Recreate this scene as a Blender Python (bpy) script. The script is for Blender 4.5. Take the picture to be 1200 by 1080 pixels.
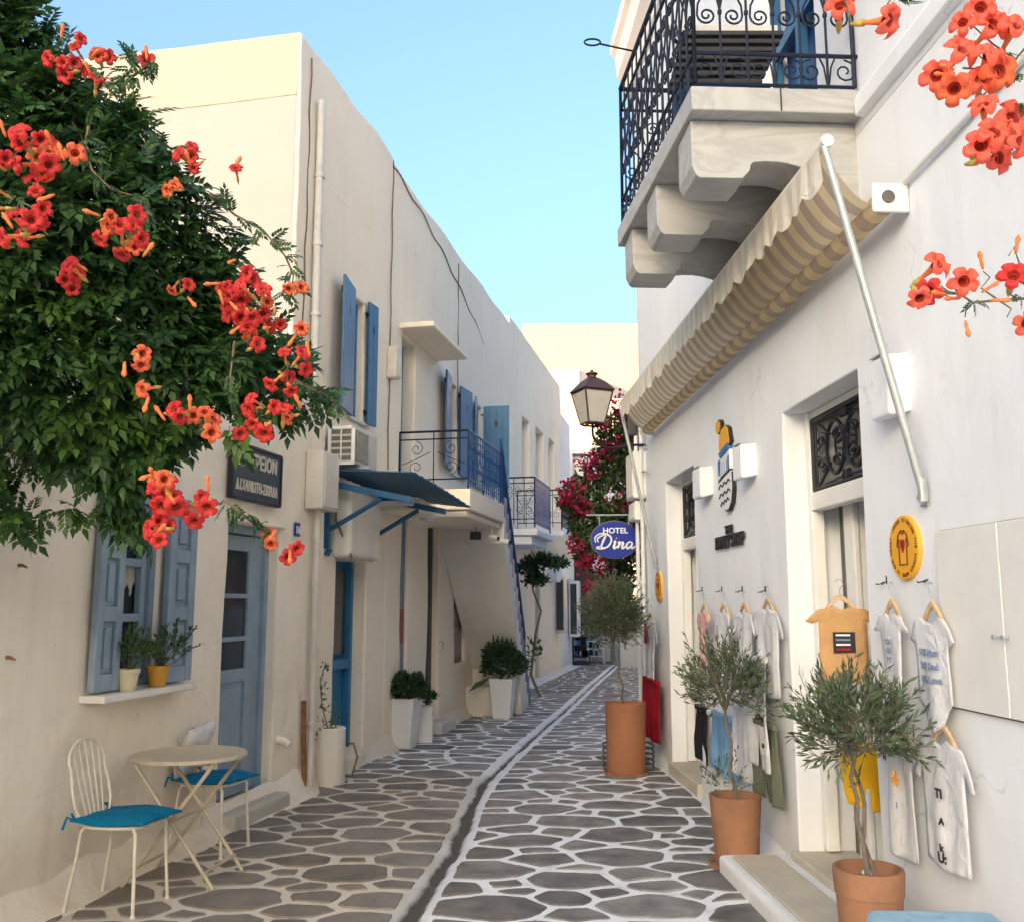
import bpy, bmesh, math, random
import numpy as np
from mathutils import Vector, Matrix, noise
random.seed(7); rng = np.random.default_rng(11)
for o in list(bpy.data.objects): bpy.data.objects.remove(o)
S = bpy.context.scene; COL = S.collection; rad = math.radians

# ------------------------------------------------------------ camera, sky, sun, exposure
F = 1120.; TH = math.atan(168 / F); EYE = 1.6
cd = bpy.data.cameras.new('camera'); cam = bpy.data.objects.new('camera', cd); COL.objects.link(cam)
cam.location = (0, 0, EYE); cam.rotation_euler = (math.pi / 2 + TH, 0, 0)
cd.sensor_fit = 'HORIZONTAL'; cd.sensor_width = 36; cd.lens = 36 * F / 1200; cd.clip_start = .05; cd.clip_end = 800
S.camera = cam
SUN_EL, SUN_AZ = rad(9), rad(199); REAR_H = 31          # azimuth clockwise from +Y: behind the camera, to the left
w = bpy.data.worlds.new('World'); S.world = w; w.use_nodes = True; nt = w.node_tree
sky = nt.nodes.new('ShaderNodeTexSky'); sky.sky_type = 'NISHITA'; sky.sun_disc = False
sky.sun_elevation = SUN_EL; sky.sun_rotation = SUN_AZ; sky.air_density = 1.0; sky.dust_density = 10; sky.ozone_density = 2.5
nt.links.new(sky.outputs[0], nt.nodes['Background'].inputs[0]); nt.nodes['Background'].inputs[1].default_value = .15
sd = bpy.data.lights.new('sun', 'SUN'); sun = bpy.data.objects.new('sun', sd); COL.objects.link(sun)
sd.energy = 2.4; sd.angle = rad(.5); sd.color = (1, .42, .10)
sdir = Vector((math.sin(SUN_AZ) * math.cos(SUN_EL), math.cos(SUN_AZ) * math.cos(SUN_EL), math.sin(SUN_EL)))
sun.rotation_euler = sdir.to_track_quat('Z', 'Y').to_euler()
S.view_settings.view_transform = 'Standard'; S.view_settings.look = 'None'; S.view_settings.gamma = 1
S.view_settings.use_curve_mapping = False; S.view_settings.exposure = 2.58

# ------------------------------------------------------------ measuring helpers
CT_, ST_ = math.cos(TH), math.sin(TH)
def ray(px, py):
    u = (px - 600) / F; v = (540 - py) / F
    return (u, CT_ - v * ST_, ST_ + v * CT_)
def at(px, py, Y):
    d = ray(px, py); t = Y / d[1]; return Vector((d[0] * t, Y, EYE + d[2] * t))
def gnd(px, py, z=0):
    d = ray(px, py); t = (z - EYE) / d[2]; return Vector((d[0] * t, d[1] * t, z))
class Frame:
    def __init__(s, x0, k, side, y0=0):
        n = math.hypot(1, k); s.x0 = x0; s.y0 = y0; s.a = (k / n, 1 / n); s.n = (side / n, -side * k / n)
        s.side = side
    def P(s, a, o, z): return Vector((s.x0 + s.a[0] * a + s.n[0] * o, s.y0 + s.a[1] * a + s.n[1] * o, z))
    def hit(s, px, py, o=0):
        d = ray(px, py); t = ((s.x0) * s.n[0] + s.y0 * s.n[1] + o) / (d[0] * s.n[0] + d[1] * s.n[1])
        x, y, z = d[0] * t, d[1] * t, EYE + d[2] * t
        return ((x - s.x0) * s.a[0] + (y - s.y0) * s.a[1], z)
    def ha(s, px, py, o=0): return s.hit(px, py, o)[0]
    def hz(s, px, py, o=0): return s.hit(px, py, o)[1]
L = Frame(-3.66, .21, 1); R = Frame(2.015, -.05, -1)
# perpendicular frame: 'a' runs along +X, 'o' towards the camera
class Perp:
    def __init__(s, x, y, yaw=0):
        s.x0, s.y0 = x, y; c, q = math.cos(yaw), math.sin(yaw); s.a = (c, q); s.n = (q, -c)
    def P(s, a, o, z): return Vector((s.x0 + s.a[0] * a + s.n[0] * o, s.y0 + s.a[1] * a + s.n[1] * o, z))

# ------------------------------------------------------------ object helpers
def tag(o, label=None, cat=None, group=None, kind=None):
    if label: o['label'] = label
    if cat: o['category'] = cat
    if group: o['group'] = group
    if kind: o['kind'] = kind
    return o
def thing(name, loc, label, cat, group=None):
    o = bpy.data.objects.new(name, None); COL.objects.link(o); o.location = loc; o.empty_display_size = .1
    return tag(o, label, cat, group)
def wloc(o):
    v = Vector((0, 0, 0))
    while o: v += o.location; o = o.parent
    return v
def link(name, me, mats, parent=None, smooth=False, bevel=0, seg=2, ang=35):
    o = bpy.data.objects.new(name, me); COL.objects.link(o)
    for m in (mats if isinstance(mats, (list, tuple)) else [mats]): me.materials.append(m)
    if smooth:
        me.polygons.foreach_set('use_smooth', [True] * len(me.polygons))
    if parent: o.parent = parent
    if bevel:
        b = o.modifiers.new('bevel', 'BEVEL'); b.width = bevel; b.segments = seg; b.limit_method = 'ANGLE'; b.angle_limit = rad(ang)
        b.harden_normals = False
    return o
class MB:
    def __init__(s): s.v = []; s.f = []; s.m = []; s.mi = 0
    def add(s, vs, fs, mi=None):
        b = len(s.v); s.v += [tuple(p) for p in vs]
        s.f += [tuple(b + i for i in f) for f in fs]; s.m += [s.mi if mi is None else mi] * len(fs); return s
    def hexa(s, p, mi=None):      # 8 points: bottom 4, top 4
        return s.add(p, [(0, 3, 2, 1), (4, 5, 6, 7), (0, 1, 5, 4), (1, 2, 6, 5), (2, 3, 7, 6), (3, 0, 4, 7)], mi)
    def box(s, x0, x1, y0, y1, z0, z1, mi=None):
        return s.hexa([(x0, y0, z0), (x1, y0, z0), (x1, y1, z0), (x0, y1, z0), (x0, y0, z1), (x1, y0, z1), (x1, y1, z1), (x0, y1, z1)], mi)
    def fbox(s, fr, a0, a1, o0, o1, z0, z1, mi=None, dz=0):
        P = fr.P
        return s.hexa([P(a0, o0, z0), P(a1, o0, z0), P(a1, o1, z0 + dz), P(a0, o1, z0 + dz), P(a0, o0, z1), P(a1, o0, z1), P(a1, o1, z1 + dz), P(a0, o1, z1 + dz)], mi)
    def tube(s, pts, r, n=8, mi=None, closed=False, r1=None):
        pts = [Vector(p) for p in pts]; k = len(pts); rings = []
        up = Vector((0, 0, 1))
        prev = None
        for i, p in enumerate(pts):
            if closed: d = pts[(i + 1) % k] - pts[i - 1]
            else: d = pts[min(i + 1, k - 1)] - pts[max(i - 1, 0)]
            if d.length < 1e-9: d = Vector((0, 0, 1))
            d.normalize()
            if prev is None:
                x = d.cross(up)
                if x.length < .05: x = d.cross(Vector((1, 0, 0)))
            else: x = prev - d * prev.dot(d)
            x.normalize(); prev = x; y = d.cross(x)
            rr = (r[i] if isinstance(r, (list, tuple)) else (r if r1 is None else r + (r1 - r) * i / max(1, k - 1)))
            rings.append([p + (x * math.cos(2 * math.pi * j / n) + y * math.sin(2 * math.pi * j / n)) * rr for j in range(n)])
        vs = [q for rg in rings for q in rg]; fs = []
        for i in range(k if closed else k - 1):
            i2 = (i + 1) % k
            for j in range(n):
                j2 = (j + 1) % n; fs.append((i * n + j, i * n + j2, i2 * n + j2, i2 * n + j))
        if not closed: fs += [tuple(range(n))[::-1], tuple((k - 1) * n + j for j in range(n))]
        return s.add(vs, fs, mi)
    def lathe(s, prof, c=(0, 0, 0), n=32, mi=None, cap=True):
        vs = []; fs = []; k = len(prof)
        for (r, z) in prof:
            for j in range(n):
                t = 2 * math.pi * j / n; vs.append((c[0] + r * math.cos(t), c[1] + r * math.sin(t), c[2] + z))
        for i in range(k - 1):
            for j in range(n):
                j2 = (j + 1) % n; fs.append((i * n + j, i * n + j2, (i + 1) * n + j2, (i + 1) * n + j))
        if cap: fs += [tuple(range(n))[::-1], tuple((k - 1) * n + j for j in range(n))]
        return s.add(vs, fs, mi)
    def prism(s, poly, fr, o0, o1, mi=None):   # poly of (a,z), extruded along o
        n = len(poly); vs = [fr.P(a, o0, z) for a, z in poly] + [fr.P(a, o1, z) for a, z in poly]
        fs = [tuple(range(n)), tuple(range(2 * n - 1, n - 1, -1))] + [(i, i + n, (i + 1) % n + n, (i + 1) % n) for i in range(n)]
        return s.add(vs, fs, mi)
    def prisma(s, poly, fr, a0, a1, mi=None):  # poly of (o,z), extruded along a
        n = len(poly); vs = [fr.P(a0, o, z) for o, z in poly] + [fr.P(a1, o, z) for o, z in poly]
        fs = [tuple(range(n)), tuple(range(2 * n - 1, n - 1, -1))] + [(i, i + n, (i + 1) % n + n, (i + 1) % n) for i in range(n)]
        return s.add(vs, fs, mi)
    def build(s, name, mats, parent=None, smooth=False, bevel=0, seg=2, ang=35, fix=True):
        me = bpy.data.meshes.new(name); off = wloc(parent)
        me.from_pydata([(p[0] - off.x, p[1] - off.y, p[2] - off.z) for p in s.v], [], s.f)
        o = link(name, me, mats, parent, smooth, bevel, seg, ang)
        if isinstance(mats, (list, tuple)): me.polygons.foreach_set('material_index', s.m)
        if fix:
            bm = bmesh.new(); bm.from_mesh(me); bmesh.ops.recalc_face_normals(bm, faces=bm.faces); bm.to_mesh(me); bm.free()
        if smooth and not bevel:
            try: me.set_sharp_from_angle(angle=rad(45))
            except Exception: pass
        return o
def copy_thing(root, loc, rotz=None, label=None, name=None):
    r = root.copy(); COL.objects.link(r); r.location = loc
    if rotz is not None: r.rotation_euler = (0, 0, rotz)
    if label: r['label'] = label
    for ch in root.children:
        c = ch.copy(); COL.objects.link(c); c.parent = r
        for g in ch.children:
            d = g.copy(); COL.objects.link(d); d.parent = c
    return r

# ------------------------------------------------------------ materials
def new_mat(name):
    m = bpy.data.materials.new(name); m.use_nodes = True; n = m.node_tree.nodes; return m, n, m.node_tree.links, n['Principled BSDF']
def ramp(n, stops):
    r = n.new('ShaderNodeValToRGB'); e = r.color_ramp.elements
    while len(e) < len(stops): e.new(.5)
    for i, (p, c) in enumerate(stops): e[i].position = p; e[i].color = (*c, 1)
    return r
def mat(name, col, rough=.6, var=.12, scale=6, bump=0, bscale=40, metal=0, spec=.5, col2=None, coat=0, island=False, sheen=0):
    m, n, l, b = new_mat(name)
    tc = n.new('ShaderNodeNewGeometry')
    nz = n.new('ShaderNodeTexNoise'); nz.inputs['Scale'].default_value = scale; nz.inputs['Detail'].default_value = 6
    nz.inputs['Roughness'].default_value = .62
    l.new(tc.outputs['Position'], nz.inputs['Vector'])
    lo = col2 or tuple(x * (1 - var) for x in col); hi = col if col2 else tuple(min(1, x * (1 + var * .6)) for x in col)
    r = ramp(n, [(.3, lo), (.7, hi)])
    l.new(nz.outputs[0], r.inputs[0]); out = r.outputs[0]
    if island:
        mx = n.new('ShaderNodeHueSaturation'); mr = n.new('ShaderNodeMapRange'); mr.inputs[3].default_value = .7; mr.inputs[4].default_value = 1.3
        l.new(tc.outputs['Random Per Island'], mr.inputs[0]); l.new(mr.outputs[0], mx.inputs['Value']); l.new(out, mx.inputs['Color']); out = mx.outputs[0]
    l.new(out, b.inputs['Base Color']); b.inputs['Metallic'].default_value = metal
    rr = n.new('ShaderNodeMapRange'); rr.inputs[3].default_value = max(.02, rough - .08); rr.inputs[4].default_value = min(1, rough + .08)
    l.new(nz.outputs[0], rr.inputs[0]); l.new(rr.outputs[0], b.inputs['Roughness'])
    b.inputs['Specular IOR Level'].default_value = spec; b.inputs['Coat Weight'].default_value = coat
    if sheen: b.inputs['Sheen Weight'].default_value = sheen
    if bump:
        n2 = n.new('ShaderNodeTexNoise'); n2.inputs['Scale'].default_value = bscale; n2.inputs['Detail'].default_value = 5
        l.new(tc.outputs['Position'], n2.inputs['Vector'])
        bp = n.new('ShaderNodeBump'); bp.inputs['Distance'].default_value = bump; bp.inputs['Strength'].default_value = 1
        l.new(n2.outputs[0], bp.inputs['Height']); l.new(bp.outputs[0], b.inputs['Normal'])
    return m
def plaster(name, base, stain, amt=.35, bump=.006, streak=.25):
    m, n, l, b = new_mat(name); g = n.new('ShaderNodeNewGeometry'); P = g.outputs['Position']
    def nz(sc, det=5, vec=None, rough=.6):
        t = n.new('ShaderNodeTexNoise'); t.inputs['Scale'].default_value = sc; t.inputs['Detail'].default_value = det
        t.inputs['Roughness'].default_value = rough; l.new(vec or P, t.inputs['Vector']); return t.outputs[0]
    mp = n.new('ShaderNodeMapping'); mp.inputs['Scale'].default_value = (3.2, 3.2, .22); l.new(P, mp.inputs['Vector'])
    r1 = n.new('ShaderNodeMapRange'); r1.inputs[1].default_value = .45; r1.inputs[2].default_value = .75; r1.inputs[4].default_value = amt
    l.new(nz(.9, 8), r1.inputs[0])
    r2 = n.new('ShaderNodeMapRange'); r2.inputs[1].default_value = .52; r2.inputs[2].default_value = .8; r2.inputs[4].default_value = streak
    l.new(nz(1.6, 6, mp.outputs[0]), r2.inputs[0])
    r3 = n.new('ShaderNodeMapRange'); r3.inputs[1].default_value = .62; r3.inputs[2].default_value = .72; r3.inputs[4].default_value = amt * .8
    l.new(nz(7, 7, None, .7), r3.inputs[0])
    ad = n.new('ShaderNodeMath'); l.new(r1.outputs[0], ad.inputs[0]); l.new(r2.outputs[0], ad.inputs[1])
    ad2 = n.new('ShaderNodeMath'); l.new(ad.outputs[0], ad2.inputs[0]); l.new(r3.outputs[0], ad2.inputs[1])
    # splash dirt near the ground
    sp = n.new('ShaderNodeSeparateXYZ'); l.new(P, sp.inputs[0])
    zr = n.new('ShaderNodeMapRange'); zr.inputs[1].default_value = .05; zr.inputs[2].default_value = .5; zr.inputs[3].default_value = .8; zr.inputs[4].default_value = 0
    l.new(sp.outputs[2], zr.inputs[0])
    mu = n.new('ShaderNodeMath'); mu.operation = 'MULTIPLY'; l.new(zr.outputs[0], mu.inputs[0]); l.new(nz(3.1, 6), mu.inputs[1])
    ad3 = n.new('ShaderNodeMath'); ad3.use_clamp = True; l.new(ad2.outputs[0], ad3.inputs[0]); l.new(mu.outputs[0], ad3.inputs[1])
    mx = n.new('ShaderNodeMix'); mx.data_type = 'RGBA'; mx.inputs['A'].default_value = (*base, 1); mx.inputs['B'].default_value = (*stain, 1)
    l.new(ad3.outputs[0], mx.inputs[0])
    # hairline cracks, only here and there
    dn = n.new('ShaderNodeTexNoise'); dn.inputs['Scale'].default_value = 2.2; dn.inputs['Detail'].default_value = 5; l.new(P, dn.inputs['Vector'])
    va = n.new('ShaderNodeVectorMath'); va.operation = 'MULTIPLY_ADD'; va.inputs[1].default_value = (.5, .5, .5); l.new(dn.outputs['Color'], va.inputs[0]); l.new(P, va.inputs[2])
    vo = n.new('ShaderNodeTexVoronoi'); vo.feature = 'DISTANCE_TO_EDGE'; vo.inputs['Scale'].default_value = .85; l.new(va.outputs[0], vo.inputs['Vector'])
    cr = n.new('ShaderNodeMapRange'); cr.inputs[1].default_value = 0; cr.inputs[2].default_value = .0045; cr.inputs[3].default_value = 1; cr.inputs[4].default_value = 0; l.new(vo.outputs[0], cr.inputs[0])
    mk = n.new('ShaderNodeMapRange'); mk.inputs[1].default_value = .53; mk.inputs[2].default_value = .62; mk.inputs[4].default_value = .30; l.new(nz(.7, 2), mk.inputs[0])
    cm = n.new('ShaderNodeMath'); cm.operation = 'MULTIPLY'; l.new(cr.outputs[0], cm.inputs[0]); l.new(mk.outputs[0], cm.inputs[1])
    mc = n.new('ShaderNodeMix'); mc.data_type = 'RGBA'; l.new(cm.outputs[0], mc.inputs[0]); l.new(mx.outputs['Result'], mc.inputs['A']); mc.inputs['B'].default_value = (.25, .2, .15, 1)
    l.new(mc.outputs['Result'], b.inputs['Base Color'])
    b.inputs['Roughness'].default_value = .85; b.inputs['Specular IOR Level'].default_value = .25
    h1 = nz(1.6, 3); h2 = nz(9, 6); h3 = nz(55, 3)
    s1 = n.new('ShaderNodeMath'); s1.operation = 'MULTIPLY'; s1.inputs[1].default_value = 3; l.new(h1, s1.inputs[0])
    s2 = n.new('ShaderNodeMath'); l.new(s1.outputs[0], s2.inputs[0]); l.new(h2, s2.inputs[1])
    s3 = n.new('ShaderNodeMath'); s3.operation = 'MULTIPLY_ADD'; s3.inputs[1].default_value = .16; l.new(h3, s3.inputs[0]); l.new(s2.outputs[0], s3.inputs[2])
    bp = n.new('ShaderNodeBump'); bp.inputs['Distance'].default_value = bump; l.new(s3.outputs[0], bp.inputs['Height']); l.new(bp.outputs[0], b.inputs['Normal'])
    return m
def leafmat(name, c1, c2, rough=.45, trans=.35, tcol=None):
    m, n, l, b = new_mat(name); g = n.new('ShaderNodeNewGeometry')
    r = ramp(n, [(0, c1), (.75, c2), (1, tuple(min(1, x * 1.5) for x in c2))]); l.new(g.outputs['Random Per Island'], r.inputs[0]); l.new(r.outputs[0], b.inputs['Base Color'])
    b.inputs['Roughness'].default_value = rough; b.inputs['Specular IOR Level'].default_value = .4
    t = n.new('ShaderNodeBsdfTranslucent'); h = n.new('ShaderNodeHueSaturation'); h.inputs['Value'].default_value = 1.5
    l.new(r.outputs[0], h.inputs['Color']); l.new(h.outputs[0], t.inputs[0])
    mx = n.new('ShaderNodeMixShader'); mx.inputs[0].default_value = trans; l.new(b.outputs[0], mx.inputs[1]); l.new(t.outputs[0], mx.inputs[2])
    l.new(mx.outputs[0], n['Material Output'].inputs[0]); return m
def fabric(name, col, trans=.2, rough=.9):
    m, n, l, b = new_mat(name); g = n.new('ShaderNodeNewGeometry')
    nz = n.new('ShaderNodeTexNoise'); nz.inputs['Scale'].default_value = 9; l.new(g.outputs['Position'], nz.inputs['Vector'])
    r = ramp(n, [(.3, tuple(x * .88 for x in col)), (.7, col)]); l.new(nz.outputs[0], r.inputs[0]); l.new(r.outputs[0], b.inputs['Base Color'])
    b.inputs['Roughness'].default_value = rough; b.inputs['Specular IOR Level'].default_value = .15
    nb = n.new('ShaderNodeTexNoise'); nb.inputs['Scale'].default_value = 13; nb.inputs['Detail'].default_value = 6; nb.inputs['Distortion'].default_value = 1.2; l.new(g.outputs['Position'], nb.inputs['Vector'])
    bp = n.new('ShaderNodeBump'); bp.inputs['Distance'].default_value = .014; l.new(nb.outputs[0], bp.inputs['Height']); l.new(bp.outputs[0], b.inputs['Normal'])
    t = n.new('ShaderNodeBsdfTranslucent'); l.new(r.outputs[0], t.inputs[0])
    mx = n.new('ShaderNodeMixShader'); mx.inputs[0].default_value = trans; l.new(b.outputs[0], mx.inputs[1]); l.new(t.outputs[0], mx.inputs[2])
    l.new(mx.outputs[0], n['Material Output'].inputs[0]); return m
def flat_emit(name, col, e):
    m, n, l, b = new_mat(name); b.inputs['Base Color'].default_value = (*col, 1); b.inputs['Emission Color'].default_value = (*col, 1)
    b.inputs['Emission Strength'].default_value = e; return m
M = dict(
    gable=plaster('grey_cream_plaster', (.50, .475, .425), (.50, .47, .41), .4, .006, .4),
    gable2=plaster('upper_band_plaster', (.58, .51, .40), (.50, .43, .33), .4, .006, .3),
    suntint=plaster('sunlight_tint_plaster', (.50, .46, .37), (.46, .38, .26), .3, .006, .2),  # warm yellow of the low sun put into the far wall colour
    shadetint=plaster('blue_shade_tint_plaster', (.42, .45, .50), (.38, .40, .44), .3, .006, .2),  # bluish shade on the far walls put into their base colour
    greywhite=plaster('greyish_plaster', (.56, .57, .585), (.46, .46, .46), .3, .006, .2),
    white=plaster('white_plaster', (.80, .825, .86), (.62, .60, .56), .28, .006, .22),
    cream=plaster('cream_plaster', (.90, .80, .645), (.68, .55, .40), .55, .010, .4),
    cream2=plaster('warm_plaster', (.90, .79, .63), (.74, .62, .47), .3, .005, .35),
    alcove=plaster('pale_plaster', (.80, .755, .67), (.6, .52, .42), .35, .006, .3),
    farwhite=plaster('far_plaster', (.72, .74, .77), (.58, .57, .56), .2, .006, .2),
    greyp=plaster('grey_plaster', (.50, .48, .45), (.38, .36, .33), .3, .006, .2),
    trim=mat('trim_paint', (.78, .77, .74), .5, .06, 5, .001),
    trimd=mat('weathered_trim', (.62, .60, .56), .6, .15, 5, .002),
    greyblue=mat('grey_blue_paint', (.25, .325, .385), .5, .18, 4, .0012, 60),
    greyblued=mat('dark_grey_blue_paint', (.15, .22, .29), .5, .18, 4, .0012, 60),  # darker grey-blue paint for the far door and the shop window
    blue=mat('sea_blue_paint', (.030, .17, .32), .42, .2, 5, .001, 50),
    blue2=mat('deep_blue_paint', (.012, .065, .22), .4, .2, 5, .001, 50),
    awnblue=mat('blue_canopy_paint', (.012, .10, .19), .5, .3, 3, .003, 12),
    lblue=mat('light_blue_paint', (.026, .115, .235), .45, .15, 5, .001, 50),
    iron=mat('black_iron', (.010, .012, .018), .5, .3, 20, .001, 80, 0, .3),
    navyiron=mat('navy_iron', (.008, .014, .032), .55, .3, 20, .001, 80, 0, .25),
    glass=mat('dark_glass', (.035, .042, .045), .08, .2, 2, 0, 1, 0, .6),
    gold=mat('yellow_sign_paint', (.85, .42, .03), .45, .05, 8),
    terra=mat('terracotta', (.36, .17, .09), .85, .3, 5, .002, 50, col2=(.22, .11, .065)),
    terra2=mat('orange_terracotta', (.38, .15, .065), .8, .3, 4, .003, 50, col2=(.26, .11, .06)),
    soil=mat('soil', (.07, .045, .03), .95, .4, 30, .01, 50),
    steel=mat('galvanised_tube', (.42, .46, .47), .4, .12, 20, .0005, 80, .3),
    plastic=mat('white_plastic', (.74, .73, .70), .45, .05, 8, 0),
    ivory=mat('ivory_plastic', (.66, .60, .50), .5, .12, 6, .001),
    grille=mat('dark_grille', (.12, .11, .10), .6, .2, 8),
    wood=mat('pale_hanger_wood', (.60, .42, .24), .5, .2, 30),
    black=mat('black_paint', (.015, .016, .02), .5, .2, 8),
    cushion=fabric('blue_cushion_cloth', (.004, .17, .30), .02),
    lcush=fabric('pale_blue_cloth', (.30, .48, .58), .02),
    pillow=fabric('white_pillow_cloth', (.75, .71, .68), .05),
    wcloth=fabric('white_cotton', (.85, .85, .875), .2),
    ycloth=fabric('yellow_cotton', (.85, .48, .02), .15),
    mcloth=fabric('mustard_cotton', (.62, .37, .17), .12),
    pink=fabric('pink_cotton', (.80, .48, .48), .2),
    red=fabric('red_cotton', (.42, .012, .03), .1),
    oliv=fabric('olive_cotton', (.17, .19, .13), .05),
    bcloth=fabric('blue_cotton', (.22, .42, .66), .15),
    kcloth=fabric('black_cotton', (.02, .02, .025), .02),
    grcloth=fabric('grey_cotton', (.14, .16, .19), .05),
    tablep=mat('beige_table_paint', (.50, .42, .29), .45, .1, 12, .0005), chairp=mat('cream_metal_paint', (.74, .67, .54), .45, .1, 20, .0005),
    rust=mat('rust', (.25, .11, .05), .9, .4, 20, .002),
    stem=mat('woody_stem', (.20, .14, .09), .85, .3, 30, .003, 60),
    bark=mat('olive_bark', (.17, .14, .11), .9, .35, 25, .004, 60),
    twig=mat('green_twig', (.12, .14, .06), .7, .3, 30),
    campsis=leafmat('trumpet_vine_leaf', (.014, .042, .013), (.050, .11, .028)),
    campsisl=leafmat('young_vine_leaf', (.028, .07, .016), (.08, .155, .03)),
    olive=leafmat('olive_leaf', (.035, .065, .03), (.10, .15, .075), .5, .2),
    dark=leafmat('dark_shrub_leaf', (.010, .03, .010), (.03, .07, .022), .5, .2),
    fern=leafmat('shrub_leaf', (.03, .07, .02), (.09, .15, .04)),
    boug=leafmat('bougainvillea_leaf', (.02, .045, .012), (.06, .10, .03)),
    bract=leafmat('bougainvillea_bract', (.20, .003, .03), (.36, .008, .07), .75, .25),
    petal=leafmat('red_petal', (.54, .024, .026), (.66, .045, .038), .6, .3),
    petal2=leafmat('orange_petal', (.70, .12, .04), (.76, .16, .06), .55, .3),
    petal3=leafmat('coral_petal', (.82, .11, .07), (.84, .15, .09), .55, .3),
    throat=mat('flower_throat', (.34, .022, .012), .6, .2, 60),
    ftube=mat('flower_tube', (.78, .20, .05), .55, .2, 60),
    calyx=mat('flower_calyx', (.45, .32, .06), .6, .3, 60),
    lampglass=mat('frosted_lamp_glass', (.42, .40, .37), .3, .1, 6),
    lampmetal=mat('brown_lamp_metal', (.05, .025, .022), .45, .3, 12, .001),
    sheet=mat('paving_tread_stone', (.52, .47, .38), .8, .15, 3, .003, 25),
    signdark=mat('old_sign_paint', (.035, .045, .06), .5, .45, 5, .001),
    signtext=mat('worn_letter_paint', (.62, .56, .42), .6, .3, 25),
    wtext=mat('white_letter_paint', (.8, .8, .8), .5, .03, 8),
    hblue=mat('hotel_sign_blue', (.008, .028, .27), .3, .1, 4, 0, 1, 0, .5),
    lace=fabric('lace_cloth', (.74, .68, .58), .4),
    tprint=mat('blue_print_ink', (.18, .25, .42), .8, .2, 30),
    kprint=mat('black_print_ink', (.02, .02, .03), .8, .2, 30),
    litwin=flat_emit('lit_window', (1., .75, .38), 1.0),
    acgrey=mat('aged_beige_metal', (.56, .50, .41), .55, .15, 6, .001),
    acdark=mat('ac_fin_metal', (.30, .26, .19), .6, .3, 14, .002, 60),
    hose=mat('rubber_hose', (.05, .07, .05), .5, .3, 10),
)
def marble():
    m, n, l, b = new_mat('veined_marble'); g = n.new('ShaderNodeNewGeometry')
    mp = n.new('ShaderNodeMapping'); mp.inputs['Rotation'].default_value = (.12, .25, 0); mp.inputs['Scale'].default_value = (.5, .6, 1.9); l.new(g.outputs['Position'], mp.inputs['Vector'])
    wv = n.new('ShaderNodeTexNoise'); wv.inputs['Scale'].default_value = 2.6; wv.inputs['Detail'].default_value = 9; wv.inputs['Distortion'].default_value = 1.2; l.new(mp.outputs[0], wv.inputs['Vector'])
    r = ramp(n, [(.3, (.33, .33, .325)), (.46, (.42, .42, .41)), (.53, (.34, .34, .335)), (.6, (.43, .43, .42)), (.75, (.37, .365, .36))]); l.new(wv.outputs[0], r.inputs[0])
    l.new(r.outputs[0], b.inputs['Base Color']); b.inputs['Roughness'].default_value = .6
    n2 = n.new('ShaderNodeTexNoise'); n2.inputs['Scale'].default_value = 30; n2.inputs['Detail'].default_value = 6; l.new(g.outputs['Position'], n2.inputs['Vector'])
    bp = n.new('ShaderNodeBump'); bp.inputs['Distance'].default_value = .002; l.new(n2.outputs[0], bp.inputs['Height']); l.new(bp.outputs[0], b.inputs['Normal']); return m
M['marble'] = marble()
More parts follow.
